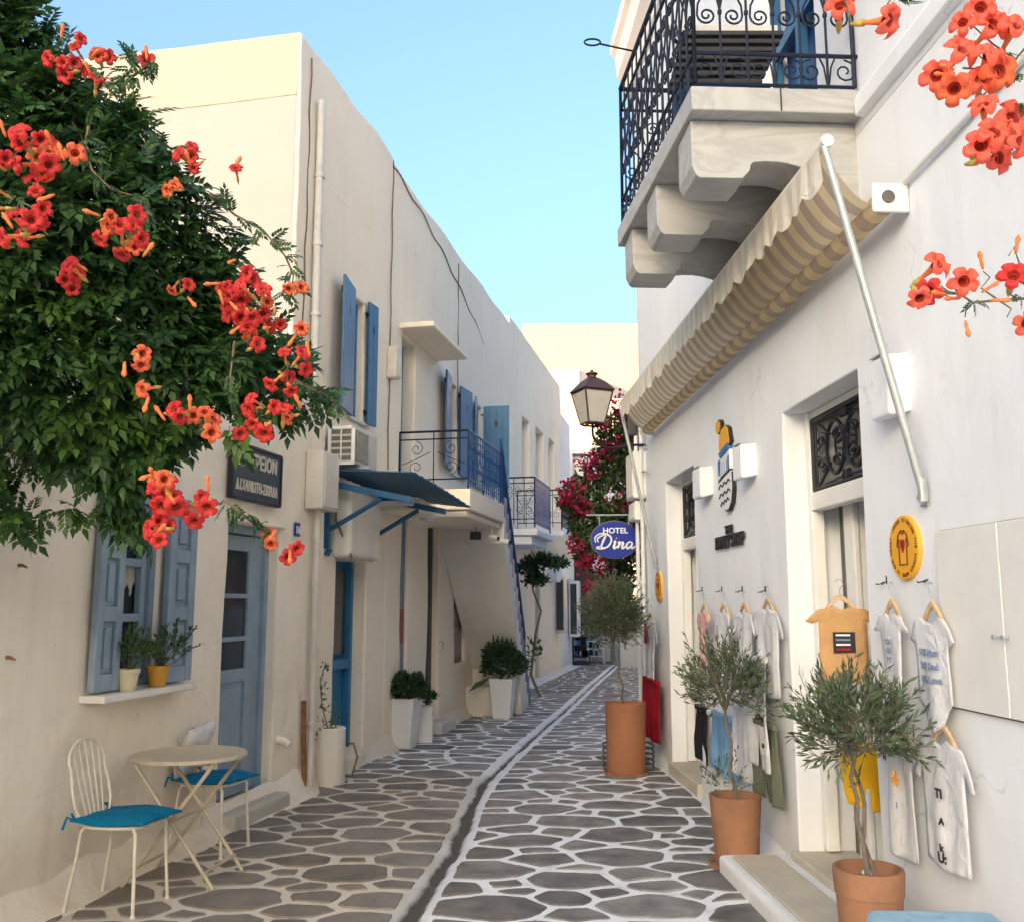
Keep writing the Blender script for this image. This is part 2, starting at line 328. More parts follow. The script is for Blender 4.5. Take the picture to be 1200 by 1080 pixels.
def stonemat():
    m, n, l, b = new_mat('grey_flagstone'); g = n.new('ShaderNodeNewGeometry'); oi = n.new('ShaderNodeObjectInfo')
    a = n.new('ShaderNodeTexNoise'); a.inputs['Scale'].default_value = 5; a.inputs['Detail'].default_value = 8; l.new(g.outputs['Position'], a.inputs['Vector'])
    r = ramp(n, [(.28, (.105, .100, .095)), (.5, (.190, .180, .168)), (.72, (.285, .270, .250))]); l.new(a.outputs[0], r.inputs[0])
    sm = n.new('ShaderNodeMath'); l.new(oi.outputs['Random'], sm.inputs[0]); l.new(g.outputs['Random Per Island'], sm.inputs[1])
    fr = n.new('ShaderNodeMath'); fr.operation = 'FRACT'; l.new(sm.outputs[0], fr.inputs[0])
    mr = n.new('ShaderNodeMapRange'); mr.inputs[3].default_value = .66; mr.inputs[4].default_value = 1.30; l.new(fr.outputs[0], mr.inputs[0])
    h = n.new('ShaderNodeHueSaturation'); l.new(mr.outputs[0], h.inputs['Value']); l.new(r.outputs[0], h.inputs['Color'])
    # brown silt on the left half of the lane, patchy
    sx = n.new('ShaderNodeSeparateXYZ'); l.new(g.outputs['Position'], sx.inputs[0])
    f1 = n.new('ShaderNodeMapRange'); f1.inputs[1].default_value = .1; f1.inputs[2].default_value = -.7; l.new(sx.outputs[0], f1.inputs[0])
    f2 = n.new('ShaderNodeMapRange'); f2.inputs[1].default_value = 10.2; f2.inputs[2].default_value = 8.2; l.new(sx.outputs[1], f2.inputs[0])
    mm = n.new('ShaderNodeMath'); mm.operation = 'MULTIPLY'; l.new(f1.outputs[0], mm.inputs[0]); l.new(f2.outputs[0], mm.inputs[1])
    m3 = n.new('ShaderNodeMath'); m3.operation = 'MULTIPLY'; l.new(mm.outputs[0], m3.inputs[0]); l.new(a.outputs[0], m3.inputs[1])
    mx = n.new('ShaderNodeMix'); mx.data_type = 'RGBA'; l.new(m3.outputs[0], mx.inputs[0]); l.new(h.outputs[0], mx.inputs['A']); mx.inputs['B'].default_value = (.22, .165, .11, 1)
    l.new(mx.outputs['Result'], b.inputs['Base Color']); b.inputs['Roughness'].default_value = .62; b.inputs['Specular IOR Level'].default_value = .4
    n2 = n.new('ShaderNodeTexNoise'); n2.inputs['Scale'].default_value = 18; n2.inputs['Detail'].default_value = 8; l.new(g.outputs['Position'], n2.inputs['Vector'])
    bp = n.new('ShaderNodeBump'); bp.inputs['Distance'].default_value = .008; l.new(n2.outputs[0], bp.inputs['Height']); l.new(bp.outputs[0], b.inputs['Normal']); return m
M['stone'] = stonemat()
def mortarmat():
    m, n, l, b = new_mat('whitewashed_mortar'); g = n.new('ShaderNodeNewGeometry'); at_ = n.new('ShaderNodeAttribute'); at_.attribute_name = 'dirt'
    a = n.new('ShaderNodeTexNoise'); a.inputs['Scale'].default_value = 7; a.inputs['Detail'].default_value = 8; l.new(g.outputs['Position'], a.inputs['Vector'])
    r = ramp(n, [(.26, (.62, .61, .60)), (.42, (.80, .81, .82)), (.7, (.86, .87, .88))]); l.new(a.outputs[0], r.inputs[0])
    sp = n.new('ShaderNodeSeparateColor'); l.new(at_.outputs['Color'], sp.inputs[0])
    mt = n.new('ShaderNodeMix'); mt.data_type = 'RGBA'; l.new(sp.outputs[1], mt.inputs[0]); l.new(r.outputs[0], mt.inputs['A']); mt.inputs['B'].default_value = (.60, .50, .36, 1)
    ad = n.new('ShaderNodeMath'); ad.operation = 'MULTIPLY_ADD'; ad.use_clamp = True; l.new(a.outputs[0], ad.inputs[0]); l.new(sp.outputs[0], ad.inputs[1]); 
    a5 = n.new('ShaderNodeMath'); a5.operation = 'MULTIPLY'; a5.inputs[1].default_value = .62; l.new(sp.outputs[0], a5.inputs[0]); l.new(a5.outputs[0], ad.inputs[2])
    md = n.new('ShaderNodeMix'); md.data_type = 'RGBA'; l.new(ad.outputs[0], md.inputs[0]); l.new(mt.outputs['Result'], md.inputs['A']); md.inputs['B'].default_value = (.085, .072, .058, 1)
    l.new(md.outputs['Result'], b.inputs['Base Color']); b.inputs['Roughness'].default_value = .85
    n2 = n.new('ShaderNodeTexNoise'); n2.inputs['Scale'].default_value = 30; n2.inputs['Detail'].default_value = 6; l.new(g.outputs['Position'], n2.inputs['Vector'])
    bp = n.new('ShaderNodeBump'); bp.inputs['Distance'].default_value = .005; l.new(n2.outputs[0], bp.inputs['Height']); l.new(bp.outputs[0], b.inputs['Normal']); return m
M['mortar'] = mortarmat()

# ------------------------------------------------------------ text, facade, leaves
_tc = {}
def text_mesh(txt, size, extrude=.004, align='CENTER', bold=0.):
    cu = bpy.data.curves.new('lettering', 'FONT'); cu.body = txt; cu.size = size; cu.extrude = extrude; cu.align_x = align; cu.offset = bold
    cu.resolution_u = 3
    o = bpy.data.objects.new('lettering', cu); COL.objects.link(o); dg = bpy.context.evaluated_depsgraph_get()
    me = bpy.data.meshes.new_from_object(o.evaluated_get(dg)); bpy.data.objects.remove(o)
    vs = [tuple(v.co) for v in me.vertices]; fs = [tuple(p.vertices) for p in me.polygons]; bpy.data.meshes.remove(me)
    return vs, fs
def text_on(fr, txt, a, o, z, size, matl, parent, name='lettering', extrude=.003, sx=1., flip=None, rot=0, fold=None, bold=0.):
    vs, fs = text_mesh(txt, size, extrude, bold=bold)
    d = fr.side if hasattr(fr, 'side') else -1          # L: text runs with increasing a ; R: text runs with decreasing a
    sgn = 1 if d == 1 else -1
    if isinstance(fr, Perp): sgn = 1
    mb = MB(); cr, sr = math.cos(rot), math.sin(rot)
    out = []
    for x, y, k in vs:
        x *= sx; X = x * cr - y * sr; Y = x * sr + y * cr
        f = fold(a + sgn * X, z + Y) if fold else 0
        out.append(fr.P(a + sgn * X, o + k + f, z + Y))
    mb.add(out, fs); return mb.build(name, matl, parent, fix=False)
def nz3(x, y, z, s=1.): return noise.noise(Vector((x * s, y * s, z * s)))
def facade(name, fr, a0, a1, z0, z1, holes, depth, matl, parent, o=0, res=.3, amp=.008, border=.45, bevel=.022, topf=None):
    """plaster wall: a front skin with openings, their reveals and the returns at its border. holes: (a0,a1,z0,z1,depth)"""
    def lines(lo, hi, extra):
        L_ = sorted({round(x, 4) for x in [lo, hi] + [e for e in extra if lo < e < hi]}); out = []
        for p, q in zip(L_[:-1], L_[1:]):
            k = max(1, int(math.ceil((q - p) / res)))
            out += [p + (q - p) * i / k for i in range(k)]
        return out + [L_[-1]]
    As = lines(a0, a1, [h[0] for h in holes] + [h[1] for h in holes]); Zs = lines(z0, z1, [h[2] for h in holes] + [h[3] for h in holes])
    mb = MB(); vid = {}
    def V(i, j, d=0):
        k = (i, j, round(d, 3))
        if k not in vid:
            a, z = As[i], Zs[j]; P = fr.P(a, o - d, z + ((topf(a) if topf else 0) if j == len(Zs) - 1 else 0))
            q = nz3(P.x, P.y, P.z, .9) * amp * 1.6 + nz3(P.x + 9, P.y, P.z, 2.7) * amp * .7
            vid[k] = len(mb.v); mb.v.append(tuple(P + Vector((fr.n[0] * q, fr.n[1] * q, nz3(P.z, P.x, P.y, 1.3) * amp * .8))))
        return vid[k]
    def hole(i, j):
        if i < 0 or j < 0 or i >= len(As) - 1 or j >= len(Zs) - 1: return -1
        a = (As[i] + As[i + 1]) / 2; z = (Zs[j] + Zs[j + 1]) / 2
        for h in holes:
            if h[0] < a < h[1] and h[2] < z < h[3]: return h[4] if len(h) > 4 else depth
        return 0
    def F_(*q): mb.f.append(q); mb.m.append(0)
    for i in range(len(As) - 1):
        for j in range(len(Zs) - 1):
            if hole(i, j) > 0: continue
            F_(V(i, j), V(i + 1, j), V(i + 1, j + 1), V(i, j + 1))
            for (di, dj, p, q) in ((-1, 0, (i, j), (i, j + 1)), (1, 0, (i + 1, j + 1), (i + 1, j)), (0, -1, (i + 1, j), (i, j)), (0, 1, (i, j + 1), (i + 1, j + 1))):
                h = hole(i + di, j + dj)
                if h != 0:
                    d = h if h > 0 else border
                    F_(V(*p), V(*q), V(*q, d), V(*p, d))
    return mb.build(name, matl, parent, smooth=False, bevel=bevel, seg=2, ang=50, fix=True)

def leaf_object(name, pts, dirs, sizes, template, matl, parent, kind='stuff'):
    """pts (N,3) base; dirs (N,3,3) columns = local axes x,y(along leaf),z ; template = (verts (k,3), tris)"""
    tv, tf = template; tv = np.array(tv, float); tf = np.array(tf, int); N = len(pts)
    v = np.einsum('nij,kj->nki', dirs, tv) * sizes[:, None, None] + pts[:, None, :]
    v = v.reshape(-1, 3); off = wloc(parent); v = v - np.array(off)
    f = (tf[None] + (np.arange(N) * len(tv))[:, None, None]).reshape(-1, 3)
    me = bpy.data.meshes.new(name); me.vertices.add(len(v)); me.vertices.foreach_set('co', v.astype('f').ravel())
    me.loops.add(len(f) * 3); me.loops.foreach_set('vertex_index', f.astype('i').ravel())
    me.polygons.add(len(f)); me.polygons.foreach_set('loop_start', (np.arange(len(f)) * 3).astype('i'))
    me.update(calc_edges=True); me.validate()
    o = link(name, me, matl, parent)
    if kind: o['kind'] = kind
    return o
def basis(y, up):
    y = y / np.linalg.norm(y, axis=1, keepdims=True)
    x = np.cross(y, up); x /= np.linalg.norm(x, axis=1, keepdims=True) + 1e-9
    z = np.cross(x, y); return np.stack([x, y, z], axis=2)
LEAF = ([(0, 0, 0), (-.26, .36, .05), (0, .42, -.02), (.26, .36, .05), (0, 1, -.06)], [(0, 2, 1), (0, 3, 2), (1, 2, 4), (2, 3, 4)])
OLEAF = ([(0, 0, 0), (-.12, .5, .03), (.12, .5, .03), (0, 1, 0)], [(0, 2, 1), (1, 2, 3)])
def compound(n=4, Lr=1.0):
    """pinnate leaf: pairs of leaflets and one at the tip, along y"""
    vs, fs = [], []
    tv, tf = LEAF
    def put(px, py, ang, s):
        b = len(vs); c, q = math.cos(ang), math.sin(ang)
        for x, y, z in tv:
            x, y, z = x * s, y * s, z * s
            X = x * c - y * q + px; Y = x * q + y * c + py
            vs.append((X, Y, z - .25 * ((X * X + Y * Y) ** .5) ** 2))
        fs.extend([tuple(b + i for i in f) for f in tf])
    for i in range(n):
        y = .18 + .68 * i / n
        put(.01, y, -.95 + .25 * i / n, .36); put(-.01, y, .95 - .25 * i / n, .36)
    put(0, .84, 0, .4)
    vs += [(-.008, 0, 0), (.008, 0, 0), (0, .85, -.18)]; b = len(vs) - 3; fs.append((b, b + 1, b + 2))
    return vs, fs
COMP = compound()
def in_poly(x, y, poly):
    r = False; j = len(poly) - 1
    for i in range(len(poly)):
        xi, yi = poly[i]; xj, yj = poly[j]
        if (yi > y) != (yj > y) and x < (xj - xi) * (y - yi) / (yj - yi) + xi: r = not r
        j = i
    return r
def poly_dist(x, y, poly):
    d = 1e9
    for i in range(len(poly)):
        ax, ay = poly[i]; bx, by = poly[(i + 1) % len(poly)]; dx, dy = bx - ax, by - ay
        t = max(0, min(1, ((x - ax) * dx + (y - ay) * dy) / (dx * dx + dy * dy + 1e-12)))
        d = min(d, math.hypot(x - ax - t * dx, y - ay - t * dy))
    return d
def spiral(c, r, turns, start, n=14, ccw=1, inner=.2):
    return [(c[0] + (r * (1 - (1 - inner) * i / n)) * math.cos(start + ccw * 2 * math.pi * turns * i / n), c[1] + (r * (1 - (1 - inner) * i / n)) * math.sin(start + ccw * 2 * math.pi * turns * i / n)) for i in range(n + 1)]

# ============================================================ THE SETTING
def ground():
    mb = MB(); mb.box(-200, 200, -180, 300, -.5, -.12)
    return tag(mb.build('ground', M['sheet']), kind='structure')
ground()
CH = [gnd(*p) for p in ((470, 1110), (480, 1073), (510, 1027), (533, 993), (550, 950), (567, 917), (587, 897), (620, 867), (660, 833), (693, 803), (720, 780))]
CH = [Vector((CH[0].x - .3, 2.0, 0))] + CH + [Vector((4.4, 33, 0)), Vector((6.5, 42, 0))]
CHY = np.array([p.y for p in CH]); CHX = np.array([p.x for p in CH])
def chx(y): return float(np.interp(y, CHY, CHX))
def chd(x, y):
    k = (chx(y + .2) - chx(y - .2)) / .4
    return (x - chx(y)) / math.hypot(1, k)
def lx(y): return -3.66 + .21 * y
def rx(y): return 2.015 - .05 * y if y < 10.9 else 2.9 + .21 * (y - 10.9)
street = bpy.data.objects.new('street', None)
def street_base():
    ys = []; y = -6.
    while y < 46: ys.append(y); y += .5 if y < 3.5 else (.07 if y < 12 else .16 if y < 22 else .5)
    NX = 110; vs = []; col = []; fs = []
    for y in ys:
        xa, xb = lx(y) - .3, rx(y) + .6; c = min(max(chx(y), xa + .3), xb - .3)
        for i in range(NX + 1):
            t = i / NX                                     # columns bunch at the channel
            if t < .5: x = xa + (c - xa) * (1 - (1 - 2 * t) ** 1.6)
            else: x = c + (xb - c) * ((2 * t - 1) ** 1.6)
            d = abs(chd(x, y) + .012 * nz3(0, y, 3, 2.5)) + .02 * nz3(x, y, 3, 9); wdt = (.046 if y < 8.2 else .046 - .016 * min(1, (y - 8.2) / 2)) * (1 + .5 * nz3(x * .3, y, 1, 2.2))
            g = max(0, 1 - (d / wdt) ** 2)
            z = -.030 * g ** .6 + .003 * nz3(x, y, 0, 5) + .0015 * nz3(x, y, 7, 14) - .012 * max(0, 1 - d / .5)
            side = chd(x, y)
            dirt = min(1, g * 1.5) * (.80 + .25 * nz3(x, y, 2, 5)) + .35 * max(0, 1 - d / (.2 if side < 0 else .12)) * (1 if y < 9.5 else .4)
            tan = max(0, min(1, (-side + .02 + .1 * nz3(x, y, 0, 3)) * 6)) * max(0, min(1, (9.9 - y + .5 * nz3(x, y, 5, 2)) * 1.2)) * .8
            edge = min(x - lx(y), rx(y) - x); dirt += .18 * max(0, 1 - max(edge, 0) / .12)
            vs.append((x, y, z)); col.append((max(0, min(1, dirt)), tan, 0, 1))
    for j in range(len(ys) - 1):
        for i in range(NX): b = j * (NX + 1) + i; fs.append((b, b + 1, b + NX + 2, b + NX + 1))
    me = bpy.data.meshes.new('street'); me.from_pydata(vs, [], fs)
    ca = me.color_attributes.new('dirt', 'FLOAT_COLOR', 'POINT'); ca.data.foreach_set('color', np.array(col, 'f').ravel())
    o = link('street', me, M['mortar'], smooth=True); return tag(o, kind='structure')
bpy.data.objects.remove(street); street = street_base()

def clip(poly, nx, ny, c):       # keep nx*x+ny*y <= c
    out = []
    for i in range(len(poly)):
        p, q = poly[i], poly[(i + 1) % len(poly)]; dp = nx * p[0] + ny * p[1] - c; dq = nx * q[0] + ny * q[1] - c
        if dp <= 0: out.append(p)
        if (dp < 0 < dq) or (dq < 0 < dp):
            t = dp / (dp - dq); out.append((p[0] + (q[0] - p[0]) * t, p[1] + (q[1] - p[1]) * t))
    return out
def pavers():
    r = random.Random(5); pts = []
    AX, AY = .90, 1.20                                  # stones lie a little wider than deep
    cell = {}
    def near(x, y, rr):
        i, j = int(x // .5), int(y // .5)
        for a in (-1, 0, 1):
            for b in (-1, 0, 1):
                for (qx, qy, qr) in cell.get((i + a, j + b), ()):
                    if math.hypot((x - qx) * AX, (y - qy) * AY) < (rr + qr) * .5: return True
        return False
    for rr, tries in ((.45, 1000), (.35, 6000), (.25, 20000), (.15, 30000)):
        for _ in range(tries):
            y = 4.2 + 29 * r.random() ** 1.15; x = lx(y) + r.random() * (rx(y) - lx(y))
            if not (lx(y) + .09 < x < rx(y) - .05) or abs(chd(x, y)) < .17: continue
            rv = rr * (1 + .15 * r.random())
            if not near(x, y, rv):
                pts.append((x, y, rv)); cell.setdefault((int(x // .5), int(y // .5)), []).append((x, y, rv))
    stones = []
    for k, (x, y, rv) in enumerate(pts):
        poly = [(x - .6, y - .6), (x + .6, y - .6), (x + .6, y + .6), (x - .6, y + .6)]
        sd = 1 if chd(x, y) > 0 else -1
        i, j = int(x // .5), int(y // .5)
        gap = .018 + .018 * r.random()
        for a in (-2, -1, 0, 1, 2):
            for b in (-2, -1, 0, 1, 2):
                for (qx, qy, qr) in cell.get((i + a, j + b), ()):
                    if (qx, qy) == (x, y): continue
                    dx, dy = (qx - x) * AX * AX, (qy - y) * AY * AY; n = math.hypot(dx, dy)
                    if n < 1e-6: continue
                    dd = math.hypot((qx - x) * AX, (qy - y) * AY); t = .5 + (rv - qr) * .22 / max(dd, .1)   # power-like split
                    t = max(.3, min(.7, t)); mx, my = x + (qx - x) * t, y + (qy - y) * t
                    nx, ny = dx / n, dy / n; poly = clip(poly, nx, ny, nx * mx + ny * my - gap - (.008 + .026 * min(1, max(0, (y - 6.5) / 5))) * ny * ny)
                    if len(poly) < 3: break
        # street edges and channel
        kk = .21; n = math.hypot(1, kk); poly = clip(poly, -1 / n, kk / n, (3.66) / n - .07 - .03 * r.random())
        if y < 11.2: kk = -.05; n = math.hypot(1, kk); poly = clip(poly, 1 / n, -kk / n, 2.015 / n - .05 - .03 * r.random())
        for yy in (y - .25, y, y + .25):
            c0 = chx(yy); k0 = (chx(yy + .2) - chx(yy - .2)) / .4; n = math.hypot(1, k0); wd = .10 if y < 8.5 else .12
            nx, ny = 1 / n, -k0 / n; cc = nx * c0 + ny * yy
            poly = clip(poly, -nx, -ny, -(cc + wd)) if sd > 0 else clip(poly, nx, ny, cc - wd)
            if len(poly) < 3: break
        if len(poly) < 3: continue
        A = abs(sum(p[0] * q[1] - q[0] * p[1] for p, q in zip(poly, poly[1:] + poly[:1]))) / 2
        if A < .004: continue
        # drop tiny edges, wobble, round the corners
        pl = []
        for p in poly:
            if not pl or math.hypot(p[0] - pl[-1][0], p[1] - pl[-1][1]) > .05: pl.append(p)
        if len(pl) < 3: continue
        mid = []
        for p, q in zip(pl, pl[1:] + pl[:1]):
            ln = math.hypot(q[0] - p[0], q[1] - p[1]); mid.append(p)
            if ln > .16 :
                w_ = (r.random() - .55) * .028; mid.append(((p[0] + q[0]) / 2 - (q[1] - p[1]) / ln * w_, (p[1] + q[1]) / 2 + (q[0] - p[0]) / ln * w_))
        pl = mid
        for it_ in range(2 if y < 13 else 1):
            nl = []
            for p, q in zip(pl, pl[1:] + pl[:1]):
                u = (.05 + .13 * r.random()) if it_ == 0 else .22; nl.append((p[0] + (q[0] - p[0]) * u, p[1] + (q[1] - p[1]) * u)); nl.append((p[0] + (q[0] - p[0]) * (1 - u), p[1] + (q[1] - p[1]) * (1 - u)))
            pl = nl
        pl = [(p[0] + r.uniform(-.0035, .0035), p[1] + r.uniform(-.0035, .0035)) for p in pl]
        stones.append((y, x, pl))
    stones.sort(key=lambda s: s[0])
    rest = MB()
    def geo(mb, cx, cy, pl, off):
        n = len(pl); tx, ty = r.uniform(-.008, .008), r.uniform(-.008, .008); z0 = .0075 + .003 * r.random()
        def hz(px, py): return z0 + tx * (px - cx) + ty * (py - cy) - .012 * max(0, 1 - abs(chd(px, py)) / .5)
        ins = [(cx + (p[0] - cx) * .965, cy + (p[1] - cy) * .965) for p in pl]
        vs = [(p[0] - off[0], p[1] - off[1], -.03) for p in pl] + [(p[0] - off[0], p[1] - off[1], hz(*p) - .005) for p in pl] + [(p[0] - off[0], p[1] - off[1], hz(*p)) for p in ins]
        fs = [(i, (i + 1) % n, n + (i + 1) % n, n + i) for i in range(n)] + [(n + i, n + (i + 1) % n, 2 * n + (i + 1) % n, 2 * n + i) for i in range(n)] + [tuple(range(2 * n, 3 * n))]
        mb.add(vs, fs)
    for i, (y, x, pl) in enumerate(stones):
        if sum((q[0] - p[0]) * (q[1] + p[1]) for p, q in zip(pl, pl[1:] + pl[:1])) > 0: pl = pl[::-1]
        if i < 300:
            mb = MB(); geo(mb, x, y, pl, (x, y)); me = bpy.data.meshes.new('flagstone'); me.from_pydata(mb.v, [], mb.f)
            o = link('flagstone', me, M['stone'], street); o.location = (x, y, 0)
        else: geo(rest, x, y, pl, (0, 0))
    tag(rest.build('distant_flagstones', M['stone'], street, fix=False), kind='stuff')
pavers()

# ============================================================ LEFT SIDE
def core(fr, a0, a1, o0, o1, z1, matl, parent, name='building_body'):
    mb = MB(); mb.fbox(fr, a0, a1, o0, o1, -.1, z1); return mb.build(name, matl, parent)
# --- barber's one-storey house
BO = .05
bar = thing('barber_shop', L.P(6, 0, 0), 'one storey cream barber shop with grey blue window and door, behind the cafe table', 'building')
WA0, WA1, WZ0, WZ1 = L.ha(134, 700, BO), L.ha(184, 700, BO), L.hz(200, 799, BO), 2.30
DA0, DA1, DZ0, DZ1 = L.ha(262, 760, BO), L.ha(324, 760, BO), .14, 2.22
WD = .12; DD = .20
facade('wall', L, -.5, 9.08, -.1, 3.62, [(WA0, WA1, WZ0, WZ1, WD), (DA0, DA1, DZ0, DZ1, DD)], .25, M['cream'], bar, o=BO, amp=.012, border=.5)
core(L, -.5, 9.0, -.28, -6, 3.55, M['cream'], bar)
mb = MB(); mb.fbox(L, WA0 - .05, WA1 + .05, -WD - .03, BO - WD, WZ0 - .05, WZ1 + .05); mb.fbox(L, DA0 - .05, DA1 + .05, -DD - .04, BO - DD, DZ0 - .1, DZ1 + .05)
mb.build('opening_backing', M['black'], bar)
def skirt(fr, a0, a1, o, w, h, matl, parent):       # hand-laid lime fillet at the wall foot
    mb = MB(); n = int((a1 - a0) / .15); rows = []
    for i in range(n + 1):
        a = a0 + (a1 - a0) * i / n; P = fr.P(a, 0, 0); q = 1 + .45 * nz3(P.x, P.y, 2, 2.2); q2 = 1 + .4 * nz3(P.x, P.y, 8, 3); tp_ = min(1, (i + .4) / 3, (n - i + .4) / 3); q *= tp_; q2 *= .35 + .65 * tp_
        rows.append([fr.P(a, o - .02, h * q2 + .03), fr.P(a, o + .012, h * q2), fr.P(a, o + w * .35 * q, h * .42), fr.P(a, o + w * q, .007), fr.P(a, o + w * q + .01, -.03)])
    vs = [p for r_ in rows for p in r_]; fs = [(i * 5 + j, i * 5 + j + 1, i * 5 + j + 6, i * 5 + j + 5) for i in range(n) for j in range(4)]
    mb.add(vs, fs); return mb.build('plaster_skirt', matl, parent, smooth=True)
skirt(L, 2.5, 9.05, BO, .17, .16, M['cream'], bar)
mb = MB(); mb.fbox(L, DA0 - .02, DA1 + .02, -.2, BO + .16, -.02, DZ0 - .02); mb.build('door_step', M['sheet'], bar, bevel=.02)
# joinery
def leaf(fr, a0, a1, z0, z1, o0, th, stile, rails, fills, mname, parent, name, panemat=None, fillname=None, ang=None):
    """framed leaf. rails: z positions (centres, height); fills: for each gap 'glass' or 'panel'"""
    mb = MB(); mb.fbox(fr, a0, a0 + stile, o0, o0 + th, z0, z1); mb.fbox(fr, a1 - stile, a1, o0, o0 + th, z0, z1)
    for (zc, h) in rails: mb.fbox(fr, a0 + stile, a1 - stile, o0 + .002, o0 + th - .002, zc - h / 2, zc + h / 2)
    lf = mb.build(name, M[mname], parent, bevel=.006)
    for i, f in enumerate(fills):
        zb = rails[i][0] + rails[i][1] / 2; zt = rails[i + 1][0] - rails[i + 1][1] / 2
        mb = MB()
        if f == 'glass': mb.fbox(fr, a0 + stile, a1 - stile, o0 + th * .4, o0 + th * .4 + .006, zb, zt); mb.build('pane', M[panemat or 'glass'], lf)
        else:
            mb.fbox(fr, a0 + stile, a1 - stile, o0 + th * .25, o0 + th * .5, zb, zt)
            g = min(.045, (a1 - a0) * .12); mb.fbox(fr, a0 + stile + g, a1 - stile - g, o0 + th * .3, o0 + th * .85, zb + g, zt - g); mb.build('panel', M[mname], lf, bevel=.008)
    return lf
# barber's window
win = None
mb = MB(); fo = BO - WD + .01
for (p0, p1, q0, q1) in ((WA0, WA0 + .05, WZ0, WZ1), (WA1 - .05, WA1, WZ0, WZ1), (WA0 + .05, WA1 - .05, WZ1 - .06, WZ1), (WA0 + .05, WA1 - .05, WZ0, WZ0 + .05)): mb.fbox(L, p0, p1, fo, fo + .09, q0, q1)
win = mb.build('window', M['greyblue'], bar, bevel=.006)
h = WZ1 - WZ0
def casement(a0, a1, z0, z1, o, parent, nm='casement'):
    mb = MB(); st = .045
    mb.fbox(L, a0, a0 + st, o, o + .045, z0, z1); mb.fbox(L, a1 - st, a1, o, o + .045, z0, z1)
    for k in range(4): zc = z0 + .03 + (z1 - z0 - .06) * k / 3; mb.fbox(L, a0 + st, a1 - st, o + .002, o + .043, zc - .025, zc + .025)
    return mb.build(nm, M['greyblue'], parent, bevel=.005)
casement(WA0 + .052, (WA0 + WA1) / 2 + .14, WZ0 + .055, WZ1 - .065, fo + .03, win)
mb = MB(); mb.fbox(L, (WA0 + WA1) / 2 + .14, WA1 - .052, fo + .02, fo + .06, WZ0 + .055, WZ1 - .065); mb.build('mullion', M['greyblue'], win, bevel=.006)
mb = MB(); mb.fbox(L, WA0 + .05, WA1 - .05, fo + .008, fo + .014, WZ0 + .05, WZ1 - .06); mb.build('pane', M['glass'], win)
# lace curtains seen through the panes
def lace(zt, zb, scal):
    mb = MB(); n = 40; a0, a1 = WA0 + .1, (WA0 + WA1) / 2 + .1; vs = []
    for i in range(n + 1):
        a = a0 + (a1 - a0) * i / n; wv = .004 * math.sin(i * 1.3); sc = scal * abs(((i / n * 3) % 1) - .5) * 2
        vs += [L.P(a, fo + .022 + wv, zt), L.P(a, fo + .022 + wv, (zt + zb) / 2), L.P(a, fo + .022 + wv, zb + sc)]
    mb.add(vs, [(3 * i + j, 3 * i + j + 1, 3 * i + j + 4, 3 * i + j + 3) for i in range(n) for j in (0, 1)]); mb.build('lace_curtain', M['lace'], win, fix=False)
lace(WZ0 + h * .655, WZ0 + h * .46, .10); lace(WZ0 + h * .97, WZ0 + h * .71, .03)
mb = MB(); mb.fbox(L, WA0 - .27, WA1 + .28, BO - .05, BO + .16, WZ0 - .045, WZ0 - .004); mb.build('window_sill', M['alcove'], bar, bevel=.008)
sh0, sh1 = L.ha(109, 700, BO + .03), WA0 - .005
def shutter_panels(a0, a1, z0, z1, o0, nm='shutter', mn='greyblue'):
    hh = z1 - z0; rails = [(z0 + .05, .1), (z0 + hh * .37, .09), (z0 + hh * .68, .09), (z1 - .05, .1)]
    return leaf(L, a0, a1, z0, z1, o0, .045, min(.08, (a1 - a0) * .25), rails, ['panel'] * 3, mn, win, nm)
shutter_panels(sh0, sh1, WZ0 + .01, WZ1, BO + .025)
shutter_panels(WA1 + .004, L.ha(224, 700, BO + .05), WZ0 + .01, WZ1, BO + .035)
# barber's door
do = BO - DD + .005
mb = MB(); mb.fbox(L, DA0, DA0 + .06, do, do + .1, DZ0, DZ1); mb.fbox(L, DA1 - .06, DA1, do, do + .1, DZ0, DZ1); mb.fbox(L, DA0 + .06, DA1 - .06, do, do + .1, DZ1 - .07, DZ1)
door = mb.build('door', M['greyblue'], bar, bevel=.006)
hh = DZ1 - DZ0; mid = (DA0 + DA1) / 2
mb = MB(); mb.fbox(L, DA1 - .17, DA1 - .062, do + .015, do + .07, DZ0 + .02, DZ1 - .075); mb.build('fixed_panel', M['greyblue'], bar, bevel=.006)
for (a0, a1) in ((DA0 + .062, DA1 - .175),):
    lf = leaf(L, a0, a1, DZ0 + .02, DZ1 - .075, do + .03, .045, .115, [(DZ0 + .1, .16), (DZ0 + hh * .44, .1), (DZ0 + hh * .575, .035), (DZ0 + hh * .735, .035), (DZ1 - .14, .12)], ['panel', 'glass', 'glass', 'glass'], 'greyblue', bar, 'door_leaf')
mb = MB(); q = L.P(DA0 + .13, do + .085, DZ0 + hh * .42); mb.tube([q - Vector((.04, 0, 0)), q, q + Vector((.02, -.06, -.01)), q + Vector((.02, -.11, -.015))], .009, 6); mb.build('door_handle', M['iron'], door, smooth=True)
mb = MB(); mb.fbox(L, DA0 - .06, DA1 + .05, BO - .03, BO + .03, DZ1 + .005, DZ1 + .035); mb.build('door_ledge', M['cream'], bar, bevel=.01)
# plaster spout by the door
mb = MB(); q = L.P(L.ha(326, 868, BO), BO, L.hz(326, 868, BO)); mb.tube([q - Vector((.05, 0, -.02)), q + Vector((.05, -.01, 0)), q + Vector((.10, -.02, -.03))], [.03, .035, .028], 10); mb.build('plaster_stub', M['cream'], bar, smooth=True)

